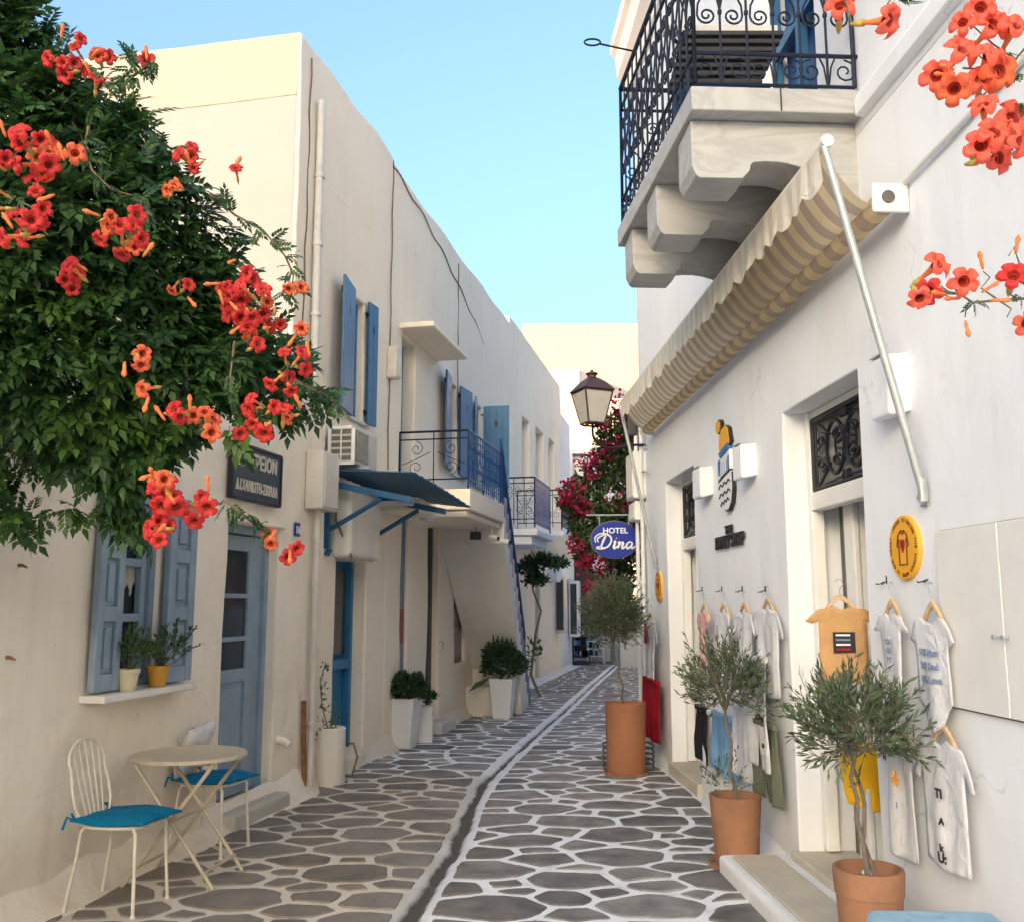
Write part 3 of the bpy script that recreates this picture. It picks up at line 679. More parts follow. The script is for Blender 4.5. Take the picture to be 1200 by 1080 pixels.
def sign_board():
    a0, a1 = L.ha(276, 545, BO + .05), L.ha(329, 560, BO + .05); z0, z1 = L.hz(327, 593, BO + .05), L.hz(327, 535, BO + .05); a0 -= .04
    t = thing('barber_sign', L.P((a0 + a1) / 2, BO, z0), 'old dark blue sign with worn Greek lettering above the grey blue door', 'sign')
    mb = MB(); mb.fbox(L, a0, a1, BO + .02, BO + .05, z0, z1); mb.build('board', M['signdark'], t)
    mb = MB()
    for (p, q_, r_, s) in ((a0, a1, z0 - .012, z0 + .012), (a0, a1, z1 - .012, z1 + .012), (a0 - .012, a0 + .012, z0, z1), (a1 - .012, a1 + .012, z0, z1)): mb.fbox(L, p, q_, BO + .015, BO + .062, r_, s)
    mb.build('frame', M['black'], t, bevel=.004)
    am = (a0 + a1) / 2; hh = z1 - z0; wd = a1 - a0
    text_on(L, 'ΚΟΥΡΕΙΟΝ', am, BO + .0525, z0 + hh * .62, hh * .36, M['signtext'], t, sx=wd / (hh * .36 * 6.3), bold=.004)
    text_on(L, 'Δ.Ι.ΧΑΝΙΩΤΗ-ΣΚΙΑΔΑ', am, BO + .0525, z0 + hh * .16, hh * .27, M['signtext'], t, sx=wd / (hh * .27 * 11.4), bold=.003)
sign_board()
t = thing('house_number', L.P(L.ha(347, 620, BO), BO, 1.9), 'small blue enamel house number 16 beside the barber door', 'sign')
na, nzz = L.ha(347, 620, BO), L.hz(347, 620, BO); mb = MB(); mb.fbox(L, na - .05, na + .05, BO + .006, BO + .018, nzz - .06, nzz + .06); mb.build('plate', M['hblue'], t, bevel=.004)
text_on(L, '16', na, BO + .0185, nzz - .033, .09, M['wtext'], t, name='number', bold=.002)
t = thing('wall_lamp', L.P(L.ha(308, 515, BO), BO, 2.9), 'round white globe lamp on the cream wall above the dark sign', 'lamp')
q = L.P(L.ha(305, 506, BO + .15), BO + .16, L.hz(308, 506, BO + .15)); mb = MB(); mb.lathe([(.005, -.075), (.045, -.06), (.07, -.02), (.07, .02), (.045, .06), (.005, .075)], q, 20); mb.build('globe', M['lampglass'], t, smooth=True)
mb = MB(); mb.tube([q + Vector((-.16, .03, .05)), q + Vector((-.05, .01, .09)), q + Vector((0, 0, .07))], .012, 8); mb.build('bracket', M['iron'], t, smooth=True)
for (px, py, lb) in ((20, 662, 'upper small iron hook stub on the cream wall left of the window'), (6, 770, 'lower small iron hook stub on the cream wall at the left edge')):
    a, z = L.hit(px, py, BO); q = L.P(a, BO, z); mb = MB(); n_ = Vector((L.n[0], L.n[1], 0)); mb.tube([q - n_ * .02, q + n_ * .035, q + n_ * .05 + Vector((.01, -.0, -.012))], [.011, .008, .004], 8)
    tag(mb.build('wall_hook', M['rust'], None, smooth=True), lb, 'hook')

# --- two-storey houses
def blind(fr, mb, a0, a1, z0, z1, o0, o1):  # plank shutter slab
    mb.fbox(fr, a0, a1, o0, o1, z0, z1)
D1A, D1B = L.ha(391, 760, 0), L.ha(428, 760, 0)
A1, A2, A3, A4 = 8.35, 10.95, 17.6, 23.6
hA = thing('cream_house', L.P(9.6, 0, 0), 'tall cream house front nearest the vine, with the air conditioner and first blue window', 'building')
hB = thing('balcony_house', L.P(14, 0, 0), 'cream house with the blue railed balcony and outside stair', 'building')
hC = thing('far_cream_house', L.P(20, 0, 0), 'cream house beyond the stair with three narrow upper recesses', 'building')
def hi(px, py, o=0): return L.ha(px, py, o)
w1a, w1b = hi(409, 420), hi(426, 430); w1z0, w1z1 = 3.50, 4.78
d1a, d1b = D1A, D1B
facade('wall', L, A1, A2, -.1, 6.86, [(w1a, w1b, w1z0, w1z1, .16), (d1a, d1b, .16, 2.05, .3)], .3, M['cream2'], hA, amp=.012, border=.5, topf=lambda a: .02 * math.sin(a * 5))
core(L, A1 + .02, A2 + 4, -.42, -5.5, 6.78, M['cream2'], hA)
# front (gable) face towards the camera
GP = Perp(*L.P(A1, 0, 0)[:2], yaw=-math.atan(.21))
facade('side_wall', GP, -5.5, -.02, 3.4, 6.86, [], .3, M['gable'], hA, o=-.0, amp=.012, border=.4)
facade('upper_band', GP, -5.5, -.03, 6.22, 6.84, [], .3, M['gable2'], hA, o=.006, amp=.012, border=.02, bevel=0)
mb = MB(); q = at(283, 98, 8.5); mb.lathe([(.13, -.006), (.125, .008), (.10, .014)], (0, 0, 0), 24); me = mb.build('round_patch', M['cream'], hA, smooth=True)
me.rotation_euler = (math.pi / 2, 0, -math.atan(.21)); me.location = GP.P(-.72, .003, L.hz(360, 98)) - wloc(hA)
w2a, w2b = hi(525, 480), hi(536, 480); b1a, b1b = hi(471, 470), hi(486, 470); w3a, w3b = 14.95, 15.45
g1a, g1b = hi(470, 700), hi(478.5, 700); dd1, dd2 = hi(501, 700), hi(515, 700); g2a, g2b = hi(533, 700), hi(545, 700)
HB = [(b1a, b1b, 2.98, 4.80, .22), (w2a, w2b, 3.45, 4.72, .16), (w3a, w3b, 3.45, 4.72, .16), (g1a, g1b, .75, 2.62, .10), (dd1, dd2, .16, 2.62, .28), (g2a, g2b, .78, 2.1, .08)]
facade('wall', L, A2, A3, -.1, 6.80, HB, .3, M['cream2'], hB, amp=.012, border=.5, topf=lambda a: -.02 + .015 * math.sin(a * 3))
core(L, A2 + .02, A3, -.42, -5.5, 6.70, M['cream2'], hB)
mb = MB()
for (p, q_, r_, s, d) in HB + [(w1a, w1b, w1z0, w1z1, .16), (d1a, d1b, .16, 2.05, .3)]: mb.fbox(L, p - .03, q_ + .03, -d - .05, -d - .004, r_ - .03, s + .03)
mb.build('opening_backing', M['trimd'], hB)
HC = [(hi(612, 520), hi(620, 520), 3.75, 5.25, .22), (hi(627, 530), hi(637, 530), 3.75, 5.3, .22), (hi(643, 540), hi(650, 540), 3.75, 5.35, .22), (hi(627, 720), hi(632, 720), .1, 2.3, .3)]
facade('wall', L, A3, A4, -.1, 6.92, HC, .3, M['cream2'], hC, amp=.014, border=.5)
core(L, A3, A4, -.42, -5.5, 6.8, M['cream2'], hC)
mb = MB()
for (p, q_, r_, s, d) in HC: mb.fbox(L, p - .03, q_ + .03, -d - .05, -d - .004, r_ - .03, s + .03)
mb.build('opening_backing', M['trimd'], hC)
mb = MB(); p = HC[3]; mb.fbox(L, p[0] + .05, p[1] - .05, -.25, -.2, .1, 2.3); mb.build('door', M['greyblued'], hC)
for k in range(3):
    p = HC[k]; mb = MB(); mb.fbox(L, p[0] + .05, p[1] - .05, -.2, -.15, p[2] + .05, p[3] - .05); mb.build('window', M['trimd'], hC)
# parapet of the second roof line
mb = MB(); mb.fbox(L, 9.7, 17.0, -1.6, -1.2, 6.6, 7.25); mb.build('parapet', M['cream2'], hB, bevel=.02)
skirt(L, D1B + .02, 16.5, 0, .12, .14, M['alcove'], hB); skirt(L, 17, 25.5, 0, .1, .1, M['farwhite'], hC)

def plank_shutter(fr, hinge, length, z0, z1, ang, parent, mn='lblue', holes=True, side=1, frame=L):
    """shutter hinged at a=hinge, opened to angle ang from the wall (0 = flat against it), reaching towards side"""
    P0 = frame.P(hinge, .03, 0); d = Vector((frame.a[0] * side, frame.a[1] * side, 0)); n_ = Vector((frame.n[0], frame.n[1], 0))
    u = d * math.cos(ang) + n_ * math.sin(ang); v = n_ * math.cos(ang) - d * math.sin(ang)
    class T: pass
    f = T(); f.P = lambda a, o, z: Vector((P0.x, P0.y, 0)) + u * a + v * o + Vector((0, 0, z)); f.n = (v.x, v.y)
    k = max(2, int(round(length / .11))); mb = MB(); hz = z0 + (z1 - z0) * .78; dm = .045
    for i in range(k):
        a0 = length * i / k + .0015; a1 = length * (i + 1) / k - .0015
        mb.fbox(f, a0, a1, 0, .028, z0, z1)
    s = mb.build('shutter', M[mn], parent, bevel=.004)
    if holes:
        mb = MB(); mb.prism([(length / 2 - .03, hz), (length / 2, hz - dm * 1.6), (length / 2 + .03, hz), (length / 2, hz + dm * 1.6)], f, -.002, .030); mb.build('diamond_cutout', M[holes if isinstance(holes, str) else 'black'], s)
    mb = MB()
    for zz in (z0 + .12, z1 - .14): mb.fbox(f, 0.01, length - .02, -.018, 0, zz - .03, zz + .03); mb.tube([f.P(0, .02, zz), f.P(-.04, .0, zz)], .012, 6)
    mb.build('hinge', M['iron'], s)
    return s
def window_unit(a0, a1, z0, z1, depth, parent, ang0, ang1, len0, len1, mn='lblue', flip=True):
    mb = MB(); o = -depth + .01
    for (p, q_, r_, s) in ((a0, a0 + .05, z0, z1), (a1 - .05, a1, z0, z1), (a0 + .05, a1 - .05, z1 - .05, z1), (a0 + .05, a1 - .05, z0, z0 + .05), (a0 + .05, a1 - .05, (z0 + z1) / 2 - .02, (z0 + z1) / 2 + .02)): mb.fbox(L, p, q_, o, o + .07, r_, s)
    wn = mb.build('window', M['blue'], parent, bevel=.005)
    mb = MB(); mb.fbox(L, a0 + .05, a1 - .05, o + .02, o + .03, z0 + .05, z1 - .05); mb.build('pane', M['glass'], wn)
    plank_shutter(L, a0, len0, z0 - .02, z1 + .03, ang0, wn, mn, side=-1)
    plank_shutter(L, a1, len1, z0 - .02, z1 + .03, ang1, wn, mn, side=1)
    mb = MB(); mb.fbox(L, a0 - .02, a1 + .02, -.02, .04, z0 - .05, z0 - .012); mb.build('sill', M['trimd'], wn, bevel=.005)
    return wn
window_unit(w1a, w1b, w1z0, w1z1, .16, hA, rad(9), rad(5), w1a - hi(393, 420, .05), hi(440, 430, .05) - w1b)
window_unit(w2a, w2b, 3.45, 4.72, .16, hB, rad(8), rad(5), .5, .5)
w3 = window_unit(w3a, w3b, 3.45, 4.72, .16, hB, rad(10), rad(88), .3, .42, 'blue')
# balcony door and its canopy slab
mb = MB(); mb.fbox(L, b1a, b1a + .28, -.2, -.12, 2.98, 4.80); mb.fbox(L, b1a + .28, b1b, -.2, -.16, 2.98, 4.80); dr = mb.build('balcony_door', M['blue'], hB, bevel=.005)
mb = MB(); mb.fbox(L, b1a - .12, b1b + 1.0, -.02, .42, 4.86, 4.93); mb.build('canopy_slab', M['cream2'], hB, bevel=.015)
# ground-floor openings
mb = MB(); mb.fbox(L, d1a + .04, d1b - .04, -.28, -.22, .16, 2.05); bd = mb.build('blue_door', M['blue'], hA)
mb = MB(); mb.fbox(L, d1a + .01, d1a + .07, -.22, -.14, .16, 2.05); mb.fbox(L, d1b - .07, d1b - .01, -.22, -.14, .16, 2.05); mb.fbox(L, d1a + .07, d1b - .07, -.215, -.15, .95, 1.05); mb.build('door_frame', M['blue'], bd, bevel=.006)
mb = MB(); mb.fbox(L, d1a + .1, d1b - .1, -.215, -.19, 1.1, 1.95); mb.build('pane', M['glass'], bd)
mb = MB(); mb.fbox(L, 9.14, 10.1, -.3, .1, -.02, .15); mb.build('door_step', M['cream'], hA, bevel=.02)
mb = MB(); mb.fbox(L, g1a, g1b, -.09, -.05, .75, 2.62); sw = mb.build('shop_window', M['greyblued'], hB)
mb = MB(); mb.fbox(L, g1a + .05, g1b - .05, -.05, -.035, 1.15, 1.55); mb.build('poster', mat('faded_red_poster', (.30, .09, .09), .7, .3, 8), sw)
mb = MB(); mb.fbox(L, dd1 + .02, dd2 - .02, -.26, -.2, .16, 2.62); ddr = mb.build('dark_door', M['glass'], hB)
mb = MB(); mb.fbox(L, dd1, dd1 + .06, -.2, -.1, .16, 2.62); mb.fbox(L, dd2 - .06, dd2, -.2, -.1, .16, 2.62); mb.fbox(L, dd1 + .06, dd2 - .06, -.2, -.15, .16, .75); mb.build('door_frame', M['grille'], ddr, bevel=.005)
mb = MB(); q = L.P(dd2 - .02, .01, 1.12); mb.tube([q, q + Vector((.05, -.05, 0)), q + Vector((.05, -.05, -.1))], .01, 6); mb.build('door_handle', M['steel'], ddr)
mb = MB(); mb.fbox(L, dd1 - .05, dd2 + .1, -.28, .22, -.02, .14); mb.build('door_step', M['trimd'], hB, bevel=.02)
mb = MB(); mb.fbox(L, g2a, g2b, -.07, -.05, .78, 2.1); pw = mb.build('notice_case', mat('faded_notice', (.36, .20, .20), .5, .5, 7), hB)
for k in range(5): mb = MB(); z = .86 + k * .245; mb.fbox(L, g2a + .05, g2b - .05, -.05, -.045, z, z + .18); mb.build('notice', mat('notice_paper', (.42, .33, .33), .6, .4, 12) if k == 0 else bpy.data.materials['notice_paper'], pw)

# balcony slab, railing, stair
ba0, ba1, bo = hi(551, 530, .87), 13.15, .87
ba0 = L.ha(551, 560, .87)
mb = MB(); mb.fbox(L, ba0, ba1, -.02, bo, 2.68, 2.92); mb.fbox(L, ba0 + .05, ba1, -.02, bo - .05, 2.6, 2.676)
mb.fbox(L, ba0 - .6, ba0 - .004, -.02, .45, 2.62, 2.8)
slab = mb.build('balcony_slab', M['cream2'], hB, bevel=.015)
def railing(pts, zb, zt, matl, parent, name='railing', step=.12, scroll=.05, dz=None, close_ends=True):
    """wrought railing along plan polyline pts; zb/zt may vary with distance through dz(s)"""
    mb = MB(); s = 0; dz = dz or (lambda s: 0)
    for p, q in zip(pts[:-1], pts[1:]):
        p, q = Vector(p), Vector(q); ln = (q - p).length; u = (q - p) / ln; n = max(1, int(round(ln / step)))
        def at_(d, z): v = p + u * d; return Vector((v.x, v.y, z + dz(s + d)))
        m = max(2, int(ln / .3) + 1)
        for z, r in ((zt, .014), (zt - .09, .009), (zb + .08, .009)): mb.tube([at_(ln * i / m, z) for i in range(m + 1)], r, 6)
        for i in range(n + 1):
            d = ln * i / n; mb.tube([at_(d, zb - .05 if i in (0, n) else zb), at_(d, zt)], .013 if i in (0, n) else .007, 6)
        for i in range(n):
            dc = ln * (i + .5) / n; wv = ln / n
            if scroll:
                r0 = min(scroll, wv * .42)
                for (zc, cc) in ((zt - .20, 1), (zb + .22, -1)):
                    pp = spiral((0, 0), r0, 1.3, math.pi / 2 * cc, 12, 1 if i % 2 else -1)
                    mb.tube([at_(dc + x, zc + y) for x, y in pp], .0045, 4)
                mb.tube([at_(dc - wv * .4 * (1 if i % 2 else -1), zt - .24), at_(dc, (zt + zb) / 2), at_(dc + wv * .4 * (1 if i % 2 else -1), zb + .26)], .0045, 4)
        s += ln
    return mb.build(name, matl, parent, smooth=True, fix=False)
c0, c1, c2 = L.P(ba0 + .03, .0, 0), L.P(ba0 + .03, bo - .03, 0), L.P(ba1 - .1, bo - .03, 0)
railing([c0, c1], 2.96, 3.60, M['navyiron'], slab, step=.42, scroll=.09)
railing([c1, c2], 2.96, 3.60, M['blue2'], slab, step=.11, scroll=.045)
# stair: body with steps, sloping soffit and stepped blue railing
SA0, SA1, SZ = 13.15, 16.1, 2.92
def so(a): return .87 - .075 * max(0, a - SA0)
def stair():
    n = 15; mb = MB()
    for i in range(n):
        a0 = SA0 + (SA1 - SA0) * i / n; a1 = SA0 + (SA1 - SA0) * (i + 1) / n; z = SZ * (1 - (i + 1) / (n + .0)) + .19
        z = SZ * (n - i) / n * 1.0 - .0; zb = max(0, z - .42 - .1) if a0 < 14.9 else 0
        mb.hexa([L.P(a0, .0, max(-.05, zb)), L.P(a1, 0, max(-.05, zb - SZ / n if a0 < 14.9 else 0)), L.P(a1, so(a1), max(-.05, zb - SZ / n if a0 < 14.9 else 0)), L.P(a0, so(a0), max(-.05, zb)),
                 L.P(a0, 0, z), L.P(a1, 0, z), L.P(a1, so(a1), z), L.P(a0, so(a0), z)])
    mb.fbox(L, 14.55, 15.0, 0, .45, 0, .42)
    st = mb.build('stair', M['alcove'], hB)
    pts = [L.P(a, so(a) - .03, 0) for a in np.linspace(SA0 - .1, SA1 - .4, 14)]
    def dz(s): return -SZ * s / (SA1 - SA0)
    railing(pts, 3.05, 3.78, M['blue2'], st, 'stair_railing', step=.10, scroll=0, dz=dz)
    # stepped flat plates below the rail
    mb = MB()
    for i in range(n):
        a0 = SA0 + (SA1 - SA0) * i / n; a1 = SA0 + (SA1 - SA0) * (i + 1) / n; z = SZ * (n - i) / n
        mb.fbox(L, a0, a1 - .004, so(a0) - .02, so(a0) + .0, z - .16, z + .10)
    mb.build('stair_stringer', M['blue2'], st)
stair()
# corrugated blue canopy on brackets
M['bracketblue'] = mat('bracket_blue_paint', (.014, .10, .21), .45, .2, 6)
def blue_canopy():
    t = thing('blue_canopy', L.P(9.9, 0, 2.6), 'sagging sea blue sheet canopy on two blue brackets over the recessed blue door', 'canopy')
    mb = MB(); a0, a1 = 9.12, 11.1; n = 24; m = 10; vs = []
    for i in range(n + 1):
        for j in range(m + 1):
            u, v = i / n, j / m; a = a0 + (a1 - a0) * u + .12 * v * u; o = .02 + .88 * v
            z = 2.86 - .05 * u - .05 * v - .06 * (u ** 1.7) * v + .006 * math.sin(u * 60)
            vs.append(L.P(a, o, z))
    k = m + 1; mb.add(vs, [(i * k + j, (i + 1) * k + j, (i + 1) * k + j + 1, i * k + j + 1) for i in range(n) for j in range(m)])
    sh = mb.build('sheet', M['awnblue'], t, smooth=True); sm = sh.modifiers.new('solid', 'SOLIDIFY'); sm.thickness = .015
    for ax, ln in ((9.2, .78), (10.35, .78)):
        mb = MB(); zt = 2.80
        mb.fbox(L, ax - .03, ax + .03, .005, .06, 2.12, zt - .02); mb.fbox(L, ax - .028, ax + .028, .06, ln + .08, zt - .10, zt - .04, dz=-.17)
        p0, p1 = L.P(ax, .06, 2.30), L.P(ax, ln - .22, zt - .22); mb.tube([p0, p1], .025, 4); mb.tube([L.P(ax, .06, 2.12), L.P(ax, .03, 2.06)], .03, 8)
        mb.build('bracket', M['bracketblue'], t, bevel=.004)
    mb = MB(); mb.hexa([L.P(9.2, .84, 2.54), L.P(11.0, .84, 2.56), L.P(11.0, .88, 2.56), L.P(9.2, .88, 2.54), L.P(9.2, .84, 2.58), L.P(11.0, .84, 2.60), L.P(11.0, .88, 2.60), L.P(9.2, .88, 2.58)]); pass
    mb = MB(); mb.fbox(L, 10.0, 10.06, .06, .6, 2.60, 2.65); mb.fbox(L, 10.6, 10.9, .5, .56, 2.5, 2.53); mb.build('batten', M['trimd'], t)
blue_canopy()
t = thing('plaster_hood', L.P(9.8, 0, 2.1), 'pale rounded plaster box hanging over the blue door below the canopy', 'wall box')
mb = MB(); mb.fbox(L, 9.36, 10.22, .0, .20, 2.05, 2.72); mb.build('box', M['alcove'], t, bevel=.05, seg=3)
mb = MB(); mb.tube([L.P(9.33, .06, 2.75), L.P(9.33, .06, 2.4), L.P(9.38, .14, 2.2), L.P(9.4, .2, 2.05), L.P(9.42, .2, 2.0)], .012, 6); mb.build('cable', M['stem'], t, smooth=True)
# air conditioner
def ac():
    t = thing('air_conditioner', L.P(9.7, 0, 2.9), 'aged white air conditioner with slotted side, on the cream wall above the blue canopy', 'air conditioner')
    a0, a1, z0, z1 = 9.14, 9.78, 2.91, 3.27
    mb = MB(); mb.fbox(L, a0, a1, .05, .30, z0, z1); mb.build('casing', M['acgrey'], t, bevel=.015)
    mb = MB(); mb.fbox(L, a0 + .04, a1 - .28, .302, .31, z0 + .04, z1 - .04); mb.build('fin_panel', M['acdark'], t)
    for i in range(5):
        for j in range(2):
            mb = MB(); o = .075 + j * .105; z = z0 + .035 + i * .062; mb.fbox(L, a0 - .005, a0 - .002, o, o + .09, z, z + .04); mb.build('vent_slot', M['grille'], t)
    mb = MB(); mb.fbox(L, a0 - .012, a0 - .006, .045, .31, z0 - .01, z0 + .02); mb.fbox(L, a0 - .012, a0 - .006, .045, .31, z1 - .03, z1); mb.fbox(L, a0 - .012, a0 - .006, .167, .178, z0, z1)
    mb.fbox(L, a0 - .012, a0 - .006, .04, .07, z0, z1); mb.fbox(L, a0 - .012, a0 - .006, .278, .31, z0, z1); mb.build('vent_frame', M['plastic'], t)
    for a in (a0 + .15, a1 - .12): mb = MB(); mb.fbox(L, a, a + .03, 0, .4, z0 - .035, z0 - .005); mb.build('bracket', M['steel'], t)
ac()
def wallbox(label, fr, a0, a1, o0, o1, z0, z1, m='ivory', name='meter_box', cat='wall box'):
    t = thing(name, fr.P((a0 + a1) / 2, 0, z0), label, cat)
    mb = MB(); mb.fbox(fr, a0, a1, o0, o1, z0, z1); mb.build('casing', M[m], t, bevel=.012)
    mb = MB(); mb.fbox(fr, a0 + .02, a1 - .02, o1 + .001, o1 + .012, z0 + .02, z1 - .02); mb.build('cover', M[m], t, bevel=.006); return t
wallbox('tall ivory meter box at the corner of the barber wall, above the drainpipe', L, 8.62, 8.98, BO, BO + .17, 2.44, 2.96)
wallbox('small ivory box on the cream wall beside the balcony door', L, 10.85, 11.02, .0, .12, 4.15, 4.52)
def pipe(label, pts, r, m, name='drainpipe', cat='pipe', clips=True):
    t = thing(name, pts[-1], label, cat); mb = MB(); mb.tube(pts, r, 10); mb.build('pipe', m, t, smooth=True)
    if clips:
        for i in range(1, 4):
            p = Vector(pts[0]).lerp(Vector(pts[-1]), i / 4 + .03); mb = MB(); mb.tube([p - Vector((0, 0, .02)), p + Vector((0, 0, .02))], r * 1.35, 10); mb.build('clip', m, t, smooth=True)
    return t
pa = 8.78
pipe('ivory drainpipe running down the barber wall end below the meter box', [L.P(pa, BO + .06, 2.46), L.P(pa, BO + .06, 1.6), L.P(pa + .01, BO + .055, .9), L.P(pa, BO + .06, .05)], .03, M['ivory'])
pipe('rusty thin pipe beside the ivory drainpipe near the ground', [L.P(pa - .1, BO + .03, .78), L.P(pa - .08, BO + .03, .45), L.P(pa - .09, BO + .05, .03)], .022, M['rust'], clips=False)
pipe('cream pipe on the tall house corner above the vine', [L.P(8.72, .05, L.hz(378, 128)), L.P(8.72, .05, 5.1), L.P(8.74, .05, 3.66)], .038, M['trimd'])
for (aa, lb, zt, zb) in ((8.55, 'thin brown cable down the tall house corner', 6.7, 3.7), (10.92, 'brown cable down the cream house front by the balcony door', 6.8, 3.1), (13.9, 'dark cable down the cream front above the open plank shutter', 6.6, 4.2)):
    mb = MB(); n = 16; mb.tube([L.P(aa + .015 * math.sin(i * 1.7), .012, zt + (zb - zt) * i / n) for i in range(n + 1)], .008, 5)
    tag(mb.build('wall_cable', M['stem'], None, smooth=True), lb, 'cable')
mb = MB(); n = 30; mb.tube([L.P(10.9 + 4.6 * i / n, .012, 6.72 - .9 * (i / n) ** 1.6 + .03 * math.sin(i)) for i in range(n + 1)], .008, 5)
tag(mb.build('wall_cable', M['stem'], None, smooth=True), 'long cable sloping down under the cream roof edge', 'cable')
# lights under the balcony
t = thing('spotlight', L.P(12.7, .8, 2.5), 'small dark floodlight under the balcony slab beside the white cameras', 'lamp'); mb = MB(); q = L.P(12.6, .62, 2.47)
mb.box(q.x - .07, q.x + .07, q.y - .05, q.y + .03, q.z - .05, q.z + .05); mb.build('housing', M['black'], t, bevel=.006); mb = MB(); mb.tube([q, q + Vector((0, 0, .12))], .012, 6); mb.build('stem', M['steel'], t)
for k, (dx, lb) in enumerate(((.17, 'left white camera under the balcony slab'), (.32, 'right dark ended camera under the balcony slab'))):
    t = thing('security_camera', L.P(12.7, .8, 2.5), lb, 'camera'); mb = MB(); p = q + Vector((dx, .1, -.01 - .05 * k)); mb.tube([p, p + Vector((.11, -.05, -.02))], .033, 10); mb.build('body', M['plastic'], t, smooth=True)
    mb = MB(); mb.tube([p + Vector((.11, -.05, -.02)), p + Vector((.125, -.057, -.023))], .028, 10); mb.build('lens', M['black'], t); mb = MB(); mb.tube([p + Vector((.03, 0, 0)), p + Vector((.03, 0, .14))], .012, 6); mb.build('mount', M['plastic'], t)

# --- balconies further on
def small_balcony(label, a0, a1, o1, zb, zt, solid, name='iron_balcony'):
    t = thing(name, L.P(a0, 0, zb), label, 'balcony')
    mb = MB(); mb.fbox(L, a0 - .05, a1 + .05, -.02, o1 + .05, zb - .1, zb); mb.fbox(L, a0 + .02, a1 - .02, -.02, o1 - .05, zb - .24, zb - .104); mb.build('slab', M['farwhite'], t, bevel=.015)
    c0, c1, c2 = L.P(a0, 0, 0), L.P(a0, o1, 0), L.P(a1, o1, 0)
    railing([c0, c1], zb + .08, zt, M['iron'], t, step=.16, scroll=.07); railing([c1, c2], zb + .08, zt, M['iron' if not solid else 'blue2'], t, step=.11, scroll=.05)
    if solid: mb = MB(); mb.fbox(L, a0 + .03, a1 - .02, o1 - .012, o1 + .004, zb + .1, zt - .02); mb.build('wind_cloth', M['blue2'], t)
    return t
small_balcony('black iron balcony with a solid blue side panel just past the stair', 15.55, 17.0, .84, 2.78, 3.60, True)
small_balcony('further white slab balcony with thin iron railing behind the bougainvillea', 18.3, 20.6, .84, 2.95, 3.72, False)
mb = MB()
mb.prism([(0, 2.85), (1.5, 2.85), (1.5, 2.7), (1.35, 2.55), (1.1, 2.5), (.95, 2.35), (.7, 2.28), (.5, 2.4), (.3, 2.62), (.1, 2.66)], Perp(.05, 17.6, 0), 0, .25)
tag(mb.build('scrolled_corbel', M['greyp'], None, bevel=.015), 'grey scroll edged corbel under the further balcony', 'corbel')

# --- white shop row beyond, and the far blocks
hD = thing('white_shop_row', L.P(28, 0, 0), 'white shop front at the far left bend with notice boxes and a small square window', 'building')
facade('wall', L, A4, 25.6, -.1, 6.3, [], .3, M['farwhite'], hD, o=-.05, amp=.015, border=.5, res=.6)
core(L, A4, 25.55, -.5, -6, 6.2, M['farwhite'], hD)
for (a, zc, hh_, wv) in ((21.6, 2.35, .5, .5), (22.6, 1.6, 1.3, .4), (23.6, 2.5, .6, .6), (24.8, 1.5, 1.4, .5)):
    nm = {21.6: 'white sign box on the far shop wall under the balcony', 22.6: 'tall cream notice case on the far shop wall', 23.6: 'square white air unit on the far shop wall', 24.8: 'tall grey glass showcase on the far shop wall'}[a]
    t = thing('wall_case', L.P(a, 0, zc), nm, 'wall box'); mb = MB(); mb.fbox(L, a, a + wv, -.02, .22, zc - hh_ / 2, zc + hh_ / 2); mb.build('casing', M['ivory' if a in (22.6,) else 'farwhite'], t, bevel=.02)
    if hh_ > 1: mb = MB(); mb.fbox(L, a - .008, a - .003, .03, .19, zc - hh_ / 2 + .08, zc + hh_ / 2 - .08); mb.build('pane', M['glass'], t)
# house across the bend that closes the view
def block(name, label, x0, x1, y0, y1, z1, m, yaw=0, holes=()):
    t = thing(name, (x0, y0, 0), label, 'building'); fr = Perp(x0, y0, yaw)
    facade('wall', fr, 0, x1 - x0, -.1, z1, [(h_[0], h_[1], h_[2], h_[3], .3) for h_ in holes], .3, M[m], t, amp=.015, border=.6, res=.8)
    mb = MB(); d = y1 - y0; mb.fbox(fr, .01, x1 - x0 - .01, -.35, -d, -.1, z1 - .1); mb.build('building_body', M[m], t)
    for h_ in holes: mb = MB(); mb.fbox(fr, h_[0] + .02, h_[1] - .02, -.3, -.25, h_[2] + .02, h_[3] - .02); mb.build('window', M[h_[4]], t)
    return t
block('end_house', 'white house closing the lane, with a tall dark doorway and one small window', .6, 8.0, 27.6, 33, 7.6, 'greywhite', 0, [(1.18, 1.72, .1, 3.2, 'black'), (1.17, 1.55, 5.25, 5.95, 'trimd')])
block('stepped_house', 'white stepped roof block over the lane end, bluish shade put into its colour', 1.1, 2.5, 34.5, 36.0, 10.2, 'shadetint')
block('angled_house', 'pale house wall angling away to the right behind the wall lantern', 2.52, 8.0, 34.6, 38, 10.2, 'shadetint', rad(58))
block('sunlit_house', 'far white block with the yellow sun tint put into its wall colour', .45, 6.3, 40.0, 46, 13.6, 'suntint', 0)

